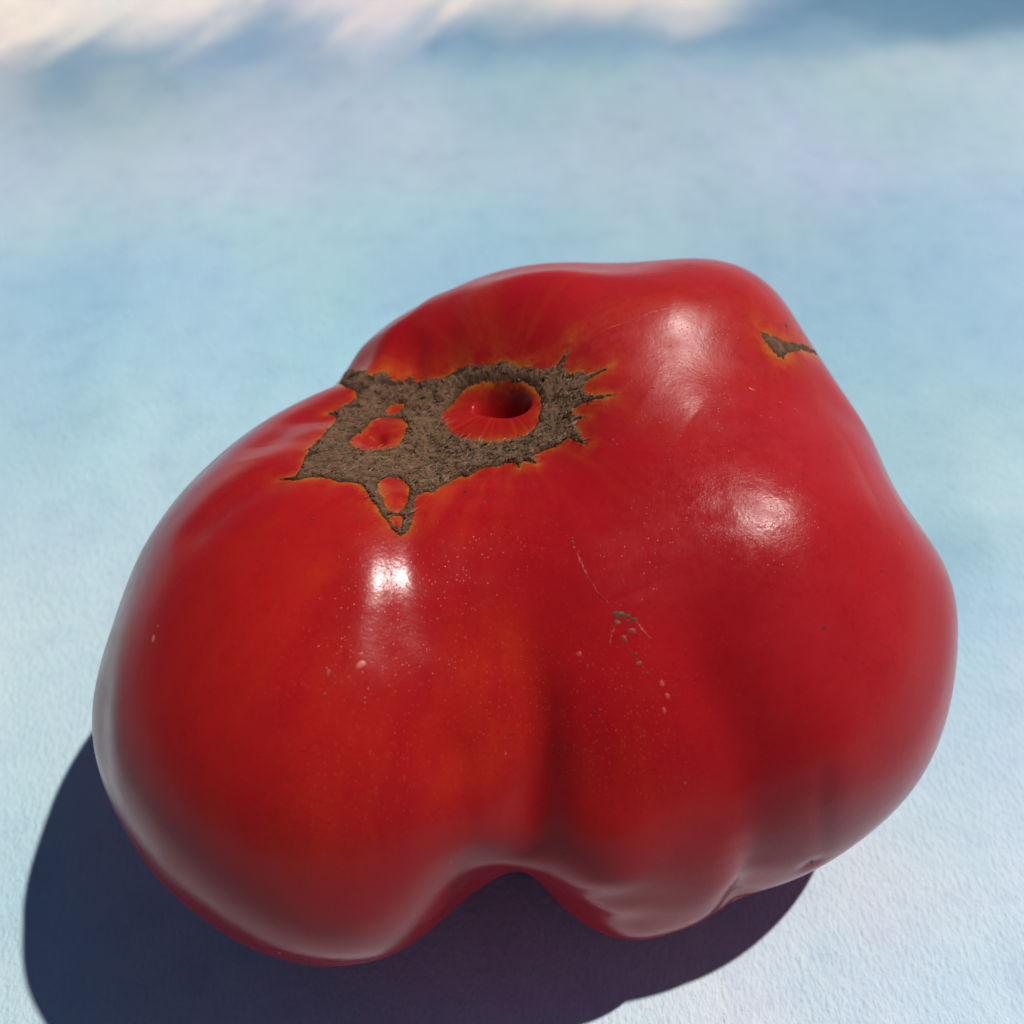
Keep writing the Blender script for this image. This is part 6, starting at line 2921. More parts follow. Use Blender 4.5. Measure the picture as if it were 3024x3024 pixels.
  ((-.5165, -.5842, .626), .2, 'dots', .6),
 ],
 'pit': (-0.0442, 0.4116, 0.9103),
 'paint': [
  (-.1734, .2847, 238, 228, 222),
  (-.0837, .2847, 230, 222, 218),
  (-.0118, .2847, 238, 228, 222),
  (.0779, .2847, 225, 220, 218),
  (.0959, .2847, 110, 145, 178),
  (.1734, .2847, 95, 130, 165),
  (-.166, .2609, 236, 226, 220),
  (-.123, .2609, 235, 228, 222),
  (-.0921, .2609, 222, 216, 216),
  (-.0852, .2609, 170, 185, 200),
  (-.0749, .2609, 135, 163, 190),
  (-.0646, .2609, 205, 208, 214),
  (-.056, .2609, 224, 218, 218),
  (-.0285, .2609, 228, 218, 214),
  (.0058, .2609, 230, 220, 214),
  (.0402, .2609, 232, 220, 214),
  (.0625, .2609, 236, 226, 220),
  (.0703, .2609, 215, 212, 214),
  (.0763, .2609, 120, 155, 185),
  (.1175, .2609, 98, 138, 168),
  (.166, .2609, 95, 133, 162),
  (-.1619, .2479, 236, 224, 216),
  (-.1284, .2479, 230, 222, 218),
  (-.0949, .2479, 220, 216, 216),
  (-.0865, .2479, 150, 172, 195),
  (-.0748, .2479, 128, 160, 188),
  (-.063, .2479, 190, 198, 208),
  (-.0479, .2479, 222, 216, 217),
  (-.0312, .2479, 200, 205, 212),
  (-.0228, .2479, 130, 162, 190),
  (.0057, .2479, 118, 153, 184),
  (.0392, .2479, 150, 175, 195),
  (.0577, .2479, 215, 212, 214),
  (.0644, .2479, 180, 190, 203),
  (.0761, .2479, 115, 150, 182),
  (.123, .2479, 100, 140, 170),
  (.1619, .2479, 104, 142, 170),
  (-.1575, .2339, 230, 220, 216),
  (-.1379, .2339, 222, 216, 214),
  (-.12, .2339, 205, 206, 210),
  (-.1037, .2339, 196, 200, 208),
  (-.0939, .2339, 140, 168, 192),
  (-.076, .2339, 132, 162, 190),
  (-.0613, .2339, 165, 182, 203),
  (-.0466, .2339, 205, 208, 216),
  (-.0368, .2339, 170, 188, 206),
  (-.0189, .2339, 114, 152, 184),
  (.0218, .2339, 112, 150, 183),
  (.0708, .2339, 118, 154, 184),
  (.1034, .2339, 135, 168, 192),
  (.1575, .2339, 160, 188, 205),
  (-.1538, .2222, 198, 196, 202),
  (-.1443, .2222, 172, 182, 196),
  (-.13, .2222, 125, 157, 182),
  (-.1124, .2222, 130, 160, 186),
  (-.1013, .2222, 160, 178, 196),
  (-.0933, .2222, 132, 162, 190),
  (-.0822, .2222, 135, 165, 192),
  (-.0583, .2222, 158, 178, 200),
  (-.044, .2222, 186, 196, 212),
  (-.0376, .2222, 150, 176, 200),
  (-.0185, .2222, 132, 166, 192),
  (.0213, .2222, 138, 170, 194),
  (.0691, .2222, 155, 184, 202),
  (.1169, .2222, 172, 196, 208),
  (.1538, .2222, 170, 196, 210),
  (-.1499, .2095, 170, 180, 195),
  (-.1343, .2095, 118, 152, 176),
  (-.1204, .2095, 150, 170, 186),
  (-.1142, .2095, 175, 188, 200),
  (-.1064, .2095, 135, 165, 184),
  (-.0956, .2095, 142, 172, 192),
  (-.0723, .2095, 155, 180, 200),
  (-.0258, .2095, 158, 187, 203),
  (.0208, .2095, 162, 190, 203),
  (.0673, .2095, 170, 190, 208),
  (.1046, .2095, 165, 192, 203),
  (.1139, .2095, 180, 204, 214),
  (.1499, .2095, 178, 202, 215),
  (-.1461, .1974, 165, 180, 195),
  (-.1294, .1974, 128, 160, 180),
  (-.1173, .1974, 168, 184, 198),
  (-.1068, .1974, 146, 174, 188),
  (-.0705, .1974, 165, 186, 205),
  (-.01, .1974, 160, 190, 205),
  (.0656, .1974, 172, 194, 212),
  (.1461, .1974, 180, 204, 218),
  (-.1416, .1831, 165, 185, 198),
  (-.1196, .1831, 150, 178, 190),
  (-.0976, .1831, 162, 188, 198),
  (-.0683, .1831, 175, 190, 212),
  (-.039, .1831, 178, 194, 214),
  (-.0097, .1831, 162, 190, 205),
  (.0343, .1831, 168, 190, 205),
  (.0783, .1831, 176, 198, 216),
  (.1003, .1831, 166, 195, 206),
  (.1416, .1831, 180, 205, 218),
  (-.135, .1621, 175, 195, 210),
  (-.107, .1621, 180, 200, 212),
  (-.0651, .1621, 181, 198, 219),
  (-.0344, .1621, 176, 196, 216),
  (-.0232, .1621, 165, 194, 208),
  (.0048, .1621, 178, 196, 220),
  (.0327, .1621, 168, 193, 208),
  (.0746, .1621, 180, 200, 222),
  (.135, .1621, 175, 202, 220),
  (-.1276, .1383, 185, 208, 218),
  (-.1011, .1383, 180, 202, 215),
  (-.0615, .1383, 172, 202, 215),
  (-.0219, .1383, 172, 203, 218),
  (.0309, .1383, 165, 195, 210),
  (.0705, .1383, 165, 192, 208),
  (.1276, .1383, 162, 192, 220),
  (-.1222, .1212, 155, 192, 215),
  (-.0842, .1212, 155, 192, 220),
  (-.0463, .1212, 162, 198, 215),
  (-.0083, .1212, 160, 198, 218),
  (.0802, .1212, 155, 190, 212),
  (.1222, .1212, 165, 200, 220),
  (-.1132, .0926, 165, 200, 220),
  (-.078, .0926, 158, 196, 220),
  (-.0429, .0926, 168, 206, 225),
  (.0802, .0926, 158, 196, 215),
  (.1132, .0926, 160, 200, 222),
  (-.1055, .0679, 165, 200, 215),
  (-.0727, .0679, 175, 208, 224),
  (.0856, .0679, 165, 200, 215),
  (.1055, .0679, 178, 210, 222),
  (-.0987, .0464, 178, 208, 222),
  (-.0732, .0464, 178, 208, 222),
  (.0832, .0464, 175, 208, 222),
  (.0987, .0464, 185, 215, 228),
  (.0834, .036, 150, 188, 205),
  (.0923, .036, 165, 200, 218),
  (-.091, .0216, 180, 208, 218),
  (-.075, .0216, 192, 216, 226),
  (.0842, .0216, 172, 206, 225),
  (.091, .0216, 168, 204, 226),
  (-.0859, .0055, 190, 215, 225),
  (-.0743, .0055, 196, 219, 229),
  (.0786, .0055, 190, 214, 230),
  (.0859, .0055, 188, 214, 230),
  (-.08, -.0135, 190, 215, 225),
  (-.022, -.0135, 195, 218, 228),
  (.0194, -.0135, 195, 218, 228),
  (.0732, -.0135, 202, 222, 235),
  (-.0748, -.03, 178, 208, 222),
  (-.0361, -.03, 190, 214, 226),
  (.0026, -.03, 195, 216, 228),
  (.0553, -.03, 210, 221, 230),
  (.0723, -.03, 208, 226, 238),
  (-.0713, -.041, 190, 214, 225),
  (-.0196, -.041, 195, 214, 226),
  (.0284, -.041, 205, 220, 232),
  (.0394, -.041, 195, 220, 230),
  (.0542, -.041, 205, 225, 236),
  (.0631, -.041, 190, 220, 232),
  (.069, -.041, 198, 222, 235),
  (-.0686, -.0498, 190, 214, 225),
  (-.0047, -.0498, 205, 222, 235),
  (.0308, -.0498, 208, 222, 233),
  (.0686, -.0498, 205, 226, 238),
 ],
}



# ---------------------------------------------------------------- tomato shape (metres, tomato coordinates)
C0 = np.array([0.0, 0.0, 0.036])          # point inside the fruit from which its radius is measured

def unit(v):
    v = np.asarray(v, float)
    return v / np.linalg.norm(v, axis=-1, keepdims=True)

def ell_r(d, c, rad, rot=0.0):
    """distance from C0 along d to the far side of an ellipsoid centred at c (cm)"""
    c = np.array(c) * 0.01 - C0; rad = np.array(rad) * 0.01
    a = math.radians(rot); ca, sa = math.cos(a), math.sin(a)
    M = np.array([[ca, sa, 0], [-sa, ca, 0], [0, 0, 1]])
    D = (d @ M.T) / rad; o = -(M @ c) / rad
    A = (D * D).sum(1); B = (D * o).sum(1); Cc = (o * o).sum() - 1.0
    disc = np.maximum(B * B - A * Cc, 1e-9)
    return (-B + np.sqrt(disc)) / A

LOBES = [  # centre cm, radii cm, rotation about z
    ((-2.35, -0.9, 3.3), (3.3, 3.7, 3.3), 0),      # left lobe
    ((0.55, -1.75, 2.9), (2.0, 3.0, 3.1), 0),      # front lobe
    ((2.35, -0.7, 3.2), (3.3, 3.1, 3.3), 20),      # right lobe
    ((1.5, 2.0, 3.4), (2.6, 2.7, 3.1), 0),         # upper right lobe
    ((-0.5, 2.1, 3.6), (3.0, 2.6, 3.0), 0),        # back lobe
    ((0.0, 0.0, 3.1), (3.9, 3.6, 3.0), 0),         # core
]
def base_r(d):
    R = np.stack([ell_r(d, *l) for l in LOBES])
    k = 380.0
    m = R.max(0)
    return m + np.log(np.exp(k * (R - m)).sum(0)) / k - 0.001

def seg_dist(d, pts):
    """chord distance from unit directions d to a polyline of directions, and position 0..1 along it"""
    best = np.full(len(d), 9.0); tb = np.zeros(len(d)); n = len(pts) - 1
    pts = np.asarray(pts)
    for i in range(n):
        a, b = pts[i], pts[i + 1]; ab = b - a
        t = np.clip(((d - a) @ ab) / (ab @ ab), 0, 1)
        dd = np.linalg.norm(d - (a + t[:, None] * ab), axis=1)
        m = dd < best
        best[m] = dd[m]; tb[m] = (i + t[m]) / n
    return best, tb

def in_poly(u, v, P):
    ins = np.zeros(len(u), bool); n = len(P)
    for i in range(n):
        x1, y1 = P[i]; x2, y2 = P[(i + 1) % n]
        if y1 == y2: continue
        c = ((y1 > v) != (y2 > v)) & (u < (x2 - x1) * (v - y1) / (y2 - y1) + x1)
        ins ^= c
    return ins

def poly_dist(u, v, P):
    best = np.full(len(u), 1e6); n = len(P)
    for i in range(n):
        x1, y1 = P[i]; x2, y2 = P[(i + 1) % n]
        ax, ay = x2 - x1, y2 - y1; L = ax * ax + ay * ay + 1e-12
        t = np.clip(((u - x1) * ax + (v - y1) * ay) / L, 0, 1)
        best = np.minimum(best, np.hypot(u - x1 - t * ax, v - y1 - t * ay))
    return np.where(in_poly(u, v, P), -best, best)      # negative inside

def frame(n):
    n = unit(n); e1 = unit(np.cross([0, 1, 0], n)); e2 = np.cross(n, e1)
    return e1, e2, n

def to_uv(d, F):
    e1, e2, n = F
    w = d @ n
    w = np.where(w < 0.05, 0.05, w)
    return (d @ e1) / w, (d @ e2) / w

def features(d):
    """grooves, ridges, dimples and the core pit, in metres of radius"""
    r = np.zeros(len(d))
    for pts, amp, w, kind in DATA['curves']:
        s, t = seg_dist(d, pts)
        fade = np.minimum(1.0, np.minimum(t, 1 - t) * 5 + 0.12) if kind[0] == 'f' else ((3 * t * t - 2 * t ** 3) if kind[0] == 'a' else 1.0)
        if kind[1] == 's':    # soft
            r += amp * 0.001 * np.exp(-(s / w) ** 2) * fade
        else:                 # sharp crease
            r += amp * 0.001 * np.exp(-(np.sqrt(s * s + (0.12 * w) ** 2) - 0.12 * w) / w) * fade
    for p, ax, ay, wx, wy, amp, q in DATA['pits']:
        s = ((d - np.array(p)) @ np.array(ax)) / wx; t = ((d - np.array(p)) @ np.array(ay)) / wy
        r += amp * 0.001 * np.exp(-(s * s + t * t) ** (q / 2)) * (d @ np.array(p) > 0)
    for p, amp, w, q in DATA['blobs']:
        s = np.linalg.norm(d - np.array(p), axis=1)
        r += amp * 0.001 * np.exp(-(s / w) ** q)
    return r

CORR_CACHE = {}
def corr(d):
    if not DATA['corr']: return 0.0
    if len(d) < 3000:                      # few points: one matrix product
        if CORR_CACHE.get('n') != len(DATA['corr']) or CORR_CACHE.get('id') != id(DATA['corr']):
            CORR_CACHE.update(n=len(DATA['corr']), id=id(DATA['corr']), c=np.array([q[0] for q in DATA['corr']]),
                              a=np.array([q[1] for q in DATA['corr']]) * .001, w=np.array([q[2] for q in DATA['corr']]))
        k = d @ CORR_CACHE['c'].T; w2 = CORR_CACHE['w'] ** 2
        e = np.where(k > 1 - 3.5 * w2, np.exp(-2 * (1 - k) / w2), 0.0)
        return e @ CORR_CACHE['a']
    r = np.zeros(len(d))
    for c, a, w in DATA['corr']:
        c = np.array(c)
        k = d @ c
        m = np.nonzero(k > 1 - 3.5 * w * w)[0]
        r[m] += a * 0.001 * np.exp(-2 * (1 - k[m]) / (w * w))
    return r

def radius(d, feat=True):
    r = base_r(d) + corr(d)
    if feat: r = r + features(d)
    return r

def surf(d, feat=True):
    P = C0 + d * radius(d, feat)[:, None]
    P[:, 2] = soft_floor(P[:, 2])
    return P

def soft_floor(z):
    """the underside sits flat on the paper"""
    t = (z - 0.0052) / 0.0015
    return np.where(t > 20, z, 0.0052 + 0.0015 * np.log1p(np.exp(np.minimum(t, 30))))

# ---------------------------------------------------------------- noise
RNG = np.random.RandomState(7)
TAB = RNG.rand(4096)
def vnoise(p):
    """value noise, p (n,2) or (n,3), 0..1"""
    p = np.asarray(p, float)
    if p.shape[1] == 2: p = np.c_[p, np.full(len(p), 3.5)]
    i = np.floor(p).astype(int); f = p - i; f = f * f * (3 - 2 * f)
    out = 0
    for dx in (0, 1):
        for dy in (0, 1):
            for dz in (0, 1):
                h = ((i[:, 0] + dx) * 73856093) ^ ((i[:, 1] + dy) * 19349663) ^ ((i[:, 2] + dz) * 83492791)
                wt = (f[:, 0] if dx else 1 - f[:, 0]) * (f[:, 1] if dy else 1 - f[:, 1]) * (f[:, 2] if dz else 1 - f[:, 2])
                out = out + wt * TAB[(h ^ (h >> 11)) & 4095]
    return out
def fbm(p, o=4):
    s = 0; a = 1; t = 0; p = np.asarray(p, float)
    for k in range(o):
        s = s + a * vnoise(p * 2.03 ** k + 17.3 * k); t += a; a *= .5
    return s / t
def sstep(a, b, x):
    t = np.clip((x - a) / (b - a), 0, 1); return t * t * (3 - 2 * t)

# ---------------------------------------------------------------- mesh helpers
def make_mesh(name, V, Fq, mat, parent=None, smooth=True, attrs=None, tri=False):
    me = bpy.data.meshes.new(name)
    V = np.asarray(V, np.float32); Fq = np.asarray(Fq, np.int32)
    n = Fq.shape[1]
    me.vertices.add(len(V)); me.vertices.foreach_set('co', V.ravel())
    me.loops.add(Fq.size); me.loops.foreach_set('vertex_index', Fq.ravel())
    me.polygons.add(len(Fq)); me.polygons.foreach_set('loop_start', np.arange(len(Fq), dtype=np.int32) * n)
    me.update(calc_edges=True)
    if smooth: me.polygons.foreach_set('use_smooth', np.ones(len(Fq), bool))
    for k, (typ, arr) in (attrs or {}).items():
        at = me.attributes.new(k, typ, 'POINT')
        key = {'FLOAT': 'value', 'FLOAT_VECTOR': 'vector', 'FLOAT_COLOR': 'color'}[typ]
        at.data.foreach_set(key, np.asarray(arr, np.float32).ravel())
    me.materials.append(mat)
    o = bpy.data.objects.new(name, me); S.collection.objects.link(o)
    if parent: o.parent = parent
    return o

class Mat:
    def __init__(s, name):
        s.m = bpy.data.materials.new(name); s.m.use_nodes = True
        s.n = s.m.node_tree.nodes; s.l = s.m.node_tree.links; s.b = s.n['Principled BSDF']
    def put(s, sock, v):
        if isinstance(v, bpy.types.NodeSocket): s.l.new(v, sock)
        elif v is not None:
            if isinstance(v, tuple) and len(v) == 3 and sock.type == 'RGBA': v = (*v, 1)
            sock.default_value = v
    def set(s, **k):
        for a, v in k.items(): s.put(s.b.inputs[a.replace('_', ' ')], v)
    def attr(s, name, out='Fac'):
        a = s.n.new('ShaderNodeAttribute'); a.attribute_name = name; return a.outputs[out]
    def noise(s, vec, scale, detail=3, rough=.5, out='Fac'):
        x = s.n.new('ShaderNodeTexNoise'); x.inputs['Scale'].default_value = scale
        x.inputs['Detail'].default_value = detail; x.inputs['Roughness'].default_value = rough
        s.l.new(vec, x.inputs['Vector']); return x.outputs[out]
    def voro(s, vec, scale, out='Distance', rnd=1.0):
        x = s.n.new('ShaderNodeTexVoronoi'); x.inputs['Scale'].default_value = scale; x.inputs['Randomness'].default_value = rnd
        s.l.new(vec, x.inputs['Vector']); return x.outputs[out]
    def obj(s):
        return s.n.new('ShaderNodeTexCoord').outputs['Object']
    def map(s, vec, scale=(1, 1, 1), rot=(0, 0, 0), loc=(0, 0, 0)):
        x = s.n.new('ShaderNodeMapping'); s.l.new(vec, x.inputs[0]); x.inputs['Scale'].default_value = scale
        x.inputs['Rotation'].default_value = rot; x.inputs['Location'].default_value = loc; return x.outputs[0]
    def rng(s, v, a, b, c=0., d=1.):
        x = s.n.new('ShaderNodeMapRange'); s.put(x.inputs[0], v)
        for i, q in enumerate((a, b, c, d)): x.inputs[i + 1].default_value = q
        return x.outputs[0]
    def math(s, op, a, b=None, c=None):
        x = s.n.new('ShaderNodeMath'); x.operation = op; s.put(x.inputs[0], a); s.put(x.inputs[1], b)
        if c is not None: s.put(x.inputs[2], c)
        return x.outputs[0]
    def mix(s, f, a, b, mode='MIX'):
        x = s.n.new('ShaderNodeMix'); x.data_type = 'RGBA'; x.blend_type = mode
        s.put(x.inputs[0], f); s.put(x.inputs[6], a); s.put(x.inputs[7], b); return x.outputs[2]
    def bump(s, h, dist, strength=1.0, nrm=None):
        x = s.n.new('ShaderNodeBump'); x.inputs['Strength'].default_value = strength; x.inputs['Distance'].default_value = dist
        s.l.new(h, x.inputs['Height'])
        if nrm is not None: s.l.new(nrm, x.inputs['Normal'])
        return x.outputs[0]

# ================================================================ materials
def skin_material():
    M = Mat("tomato_skin"); P = M.obj(); pol = M.attr('polar', 'Vector')
    big = M.noise(P, 60, 3); mid = M.noise(P, 260, 4, .6)
    col = M.mix(M.rng(big, .35, .68), (.38, .0060, .0110), (.47, .0105, .0125))
    col = M.mix(M.rng(mid, .4, .75, 0, .35), col, (.37, .005, .009))
    col = M.mix(M.math('MULTIPLY', M.attr('pink'), M.rng(M.noise(P, 170, 4, .6), .3, .7, .35, .9)), col, (.50, .024, .030))
    # radial streaks running out from the stem scar
    st = M.noise(pol, 1.0, 4, .55)
    sm = M.math('MULTIPLY', M.rng(st, .50, .68), M.attr('streak'))
    col = M.mix(M.math('MULTIPLY', M.math('MULTIPLY', sm, .55), M.rng(M.noise(P, 90, 3), .35, .65, .15, 1)), col, (.62, .075, .012))
    col = M.mix(M.math('MULTIPLY', M.attr('orange'), M.rng(M.noise(M.map(pol, (1.4, 1.4, 1.6)), 1.0, 5, .6), .36, .66, .12, 1.)), col, (.60, .042, .006))
    # yellow rim where skin meets the cork
    hn = M.math('MULTIPLY', M.attr('halo'), M.rng(M.noise(P, 330, 4, .7), .38, .66, .10, 1.15))
    col = M.mix(M.math('MINIMUM', hn, .85), col, (.58, .17, .018))
    # tiny pale lenticels
    vd = M.voro(P, 2900); vc = M.voro(P, 2900, 'Color')
    sep = M.n.new('ShaderNodeSeparateColor'); M.l.new(vc, sep.inputs[0])
    dot = M.math('MULTIPLY', M.rng(vd, .12, .30, 1, 0), M.rng(sep.outputs[0], .45, .95))
    dm = M.math('MULTIPLY', dot, M.rng(M.attr('dots'), 0, 1, .10, .95))
    col = M.mix(dm, col, (.62, .10, .04))
    col = M.mix(M.rng(M.noise(P, 1300, 3, .7), .52, .72, 0, .30), col, (.30, .004, .008))
    # dull, scratched patches where the wax is rubbed off
    scr = M.noise(M.map(P, (1, 1, 1), (0, 0, .7)), 1500, 3, .7)
    scf = M.math('MULTIPLY', M.attr('scuff'), M.rng(M.math('ADD', M.math('MULTIPLY', M.noise(P, 900, 4, .75), .6), M.math('MULTIPLY', M.noise(M.map(P, (1, .25, .6), (.3, .2, .8)), 2600, 2, .7), .4)), .46, .60))
    col = M.mix(M.math('MULTIPLY', scf, .22), col, (.62, .10, .09))
    rough = M.rng(M.noise(P, 340, 3), .3, .7, .18, .26)
    rough = M.math('ADD', rough, M.math('ADD', M.math('MULTIPLY', M.attr('scuff'), .02), M.math('MULTIPLY', M.attr('dull'), .12)))
    h = M.math('ADD', M.math('MULTIPLY', M.noise(P, 2600, 2), .45), M.math('MULTIPLY', M.noise(P, 700, 3), .8))
    h = M.math('ADD', h, M.math('MULTIPLY', dot, .5))
    n1 = M.bump(h, .00003, 1.0)
    hs = M.math('MULTIPLY', M.math('MULTIPLY', M.attr('scuff'), M.rng(M.noise(P, 300, 3), .3, .6)), M.noise(P, 2300, 4, .8))
    n2 = M.bump(hs, .00006, 1.0, n1)
    M.set(Base_Color=col, Roughness=rough, Normal=n2)
    M.b.subsurface_method = 'RANDOM_WALK'
    M.set(Subsurface_Weight=.30, Subsurface_Radius=(1.0, .12, .06), Subsurface_Scale=.003)
    M.set(Specular_IOR_Level=.18, Coat_Weight=.0)
    return M.m

def cork_material():
    M = Mat("cork_scar"); P = M.obj(); hgt = M.attr('height')
    col = M.mix(M.rng(M.noise(P, 900, 5, .65), .3, .7), (.022, .010, .006), (.168, .076, .033))
    col = M.mix(M.rng(M.noise(P, 280, 3), .35, .7, 0, .8), col, (.062, .026, .014))
    col = M.mix(M.rng(M.noise(P, 150, 4, .6), .50, .68, 0, .65), col, (.045, .022, .014))
    col = M.mix(M.rng(M.noise(M.map(P, loc=(1, 2, 3)), 220, 3), .52, .7, 0, .5), col, (.19, .10, .055))
    col = M.mix(M.rng(hgt, .25, .95, 0, .75), col, (.23, .125, .066))
    col = M.mix(M.rng(hgt, .30, .05, 0, .75), col, (.030, .017, .012))
    n = M.bump(M.noise(P, 1800, 4, .6), .00010)
    M.set(Base_Color=col, Roughness=.82, Specular_IOR_Level=.3, Normal=n)
    return M.m

def plain(name, c, rough=.6, c2=None, scale=3000, spec=.4):
    M = Mat(name); P = M.obj()
    col = M.mix(M.rng(M.noise(P, scale, 3, .6), .35, .65), c, c2 or tuple(q * .6 for q in c))
    M.set(Base_Color=col, Roughness=rough, Specular_IOR_Level=spec)
    return M.m

def paper_material():
    M = Mat("painted_paper"); P = M.obj(); pc = M.attr('paint', 'Color')
    g1 = M.noise(M.map(P, (1.7, .75, 1), (0, 0, .55)), 800, 3, .65)
    g2 = M.noise(P, 1500, 3, .6)
    g3 = M.noise(M.map(P, (1, 1, 1), (0, 0, -.5)), 190, 4, .6)
    h = M.math('ADD', M.math('MULTIPLY', g1, 1.0), M.math('MULTIPLY', g2, .35))
    col = M.mix(M.rng(h,   .45, .72, .22, 0), pc, (.35, .52, .62))
    col = M.mix(M.rng(g3, .35, .65, 0, .32), col, M.mix(.5, pc, (.62, .80, .88), 'MULTIPLY'))
    col = M.mix(M.rng(M.noise(M.map(P, loc=(3, 1, 0)), 110, 4, .6), .5, .72, 0, .30), col, (.68, .70, .84), 'MULTIPLY')
    sp = M.rng(M.voro(P, 95), .015, .022, .5, 0)
    sc = M.n.new('ShaderNodeSeparateColor'); M.l.new(M.voro(P, 95, 'Color'), sc.inputs[0])
    col = M.mix(M.math('MULTIPLY', sp, M.rng(sc.outputs[1], .93, .94)), col, (.08, .11, .12))
    n = M.bump(h, .00034, 1.0)
    M.set(Base_Color=col, Roughness=.9, Specular_IOR_Level=.2, Normal=n)
    return M.m

MAT_SKIN = skin_material(); MAT_CORK = cork_material(); MAT_PAPER = paper_material()
MARKS = {'dark': plain("dark_spot", (.055, .012, .010)), 'brown': plain("brown_crust", (.16, .055, .025), .7, (.07, .02, .012)),
         'pale': plain("pale_scar", (.54, .075, .055), .42, (.50, .035, .03)), 'olive': plain("olive_crust", (.20, .12, .05), .7),
         'maroon': plain("maroon_spot", (.24, .012, .010), .5, (.36, .014, .011)), 'tan': plain("tan_scar", (.52, .20, .10), .5, (.62, .12, .07)),
         'ring': plain("dark_ring", (.03, .012, .010), .6)}
MAT_FIBRE = plain("dry_fibre", (.34, .22, .125), .7, (.07, .036, .019), 1100)

# ================================================================ the painted sheet
def srgb(c):
    c = np.asarray(c, float) / 255
    return np.where(c < .04045, c / 12.92, ((c + .055) / 1.055) ** 2.4)
PAINT_GAIN = np.array([1.20, 1.16, 1.13])
def build_paper():
    xs = np.concatenate([np.linspace(-.80, -.23, 30)[:-1], np.linspace(-.23, .23, 620), np.linspace(.23, .80, 30)[1:]])
    ys = np.concatenate([np.linspace(-.55, -.09, 20)[:-1], np.linspace(-.09, .34, 560), np.linspace(.34, 1.0, 50)[1:]])
    X, Y = np.meshgrid(xs, ys); x = X.ravel(); y = Y.ravel()
    # washes: colour laid down around sample points, carried by a warped brush direction
    wx = x + .006 * (fbm(np.c_[x * 22, y * 12]) - .5) + .004 * (fbm(np.c_[x, y] * 90 + 5) - .5)
    wy = y + .005 * (fbm(np.c_[x * 22, y * 12] + 9) - .5) + .003 * (fbm(np.c_[x, y] * 80 + 2) - .5)
    far = sstep(.17, .26, y)
    k = vnoise(np.c_[(x - .45 * y) * 150, y * 9]) - .5           # slanting bristle streaks in the far band
    left = sstep(.12, -.06, x)
    wy = wy + far * left * k * .032; wx = wx + far * left * (vnoise(np.c_[(x - .45 * y) * 60 + 7, y * 6]) - .5) * .02
    s = np.array(DATA['paint'], float); sx, sy, sc = s[:, 0], s[:, 1], srgb(s[:, 2:5])
    def uv(x, y): return x / (y + .16), np.log(np.maximum(y + .16, .03)) * 1.25
    su, sv = uv(sx, sy); u, v = uv(wx, wy)
    col = np.zeros((len(x), 3)); 
    num = np.zeros((len(x), 3)); den = np.full(len(x), 1e-12)
    dens = np.array([np.sort(np.hypot(su - a, sv - b))[2] for a, b in zip(su, sv)])   # local spacing
    for a, b, c, h in zip(su, sv, sc, dens):
        h = max(h, .03) * .72
        q = (u - a) ** 2 + (v - b) ** 2
        wgt = np.exp(-np.minimum(q / (h * h), 12)) + 2e-4 / (1 + q / (h * h)) ** 3
        num += wgt[:, None] * c; den += wgt
    col = num / den[:, None] * PAINT_GAIN
    mott = fbm(np.c_[x * 130, y * 70] + 3, 4) - .5
    cl = fbm(np.c_[x * 40, y * 17] + 40, 4) - .5; c2 = fbm(np.c_[x * 45, y * 19] + 80, 3) - .5
    col = col * (1 + cl[:, None] * np.array([.42, .22, .12]) + c2[:, None] * np.array([.10, -.10, .10]))
    col *= (1 + .10 * mott)[:, None] * np.array([1.0, 1.0, 1.0])
    z = (fbm(np.c_[x, y] * 9, 2) - .5) * .0006 * sstep(.05, .15, np.hypot(x, y)) 
    nx, ny = len(xs), len(ys)
    idx = np.arange(nx * ny).reshape(ny, nx)
    Fq = np.stack([idx[:-1, :-1], idx[:-1, 1:], idx[1:, 1:], idx[1:, :-1]], -1).reshape(-1, 4)
    # rim and underside give the sheet its thickness
    V = np.c_[x, y, z]; ring = np.concatenate([idx[0, :], idx[1:, -1], idx[-1, -2::-1], idx[-2:0:-1, 0]])
    base = len(V); Vb = V[ring].copy(); Vb[:, 2] -= .0012; n = len(ring)
    V = np.r_[V, Vb]; col = np.r_[col, col[ring]]
    j = np.arange(n); side = np.stack([ring[j], base + j, base + (j + 1) % n, ring[(j + 1) % n]], -1)
    o = make_mesh("paper_backdrop", V, np.r_[Fq, side], MAT_PAPER, attrs={'paint': ('FLOAT_COLOR', np.c_[col, np.ones(len(col))])})
    o['kind'] = 'structure'; o['label'] = 'pale blue washed paper sheet with a darker band and cream area at the back'
    return o
build_paper()
def build_added_ground():  # unseen plane, added so the skin does not mirror black below the horizon
    rs = np.random.RandomState(5); n = 40; g = np.sinh(np.linspace(-4.5, 4.5, n)) * .9
    X, Y = np.meshgrid(g, g); x = X.ravel(); y = Y.ravel()
    z = -.06 + (rs.rand(len(x)) - .5) * .004
    idx = np.arange(n * n).reshape(n, n)
    Fq = np.stack([idx[:-1, :-1], idx[:-1, 1:], idx[1:, 1:], idx[1:, :-1]], -1).reshape(-1, 4)
    o = make_mesh("ground", np.c_[x, y, z], Fq, plain("pale_stone", (.30, .29, .27), .9, (.22, .21, .20), 12))
    o['kind'] = 'structure'
build_added_ground()

# ================================================================ the tomato
tomato = bpy.data.objects.new("tomato", None); S.collection.objects.link(tomato)
tomato.location = (0, 0, -0.005)          # the shape's own zero lies 5 mm under the flattened base
tomato['label'] = 'large ribbed red heirloom tomato with brown corky stem scar and deep core hole'
tomato['category'] = 'tomato'

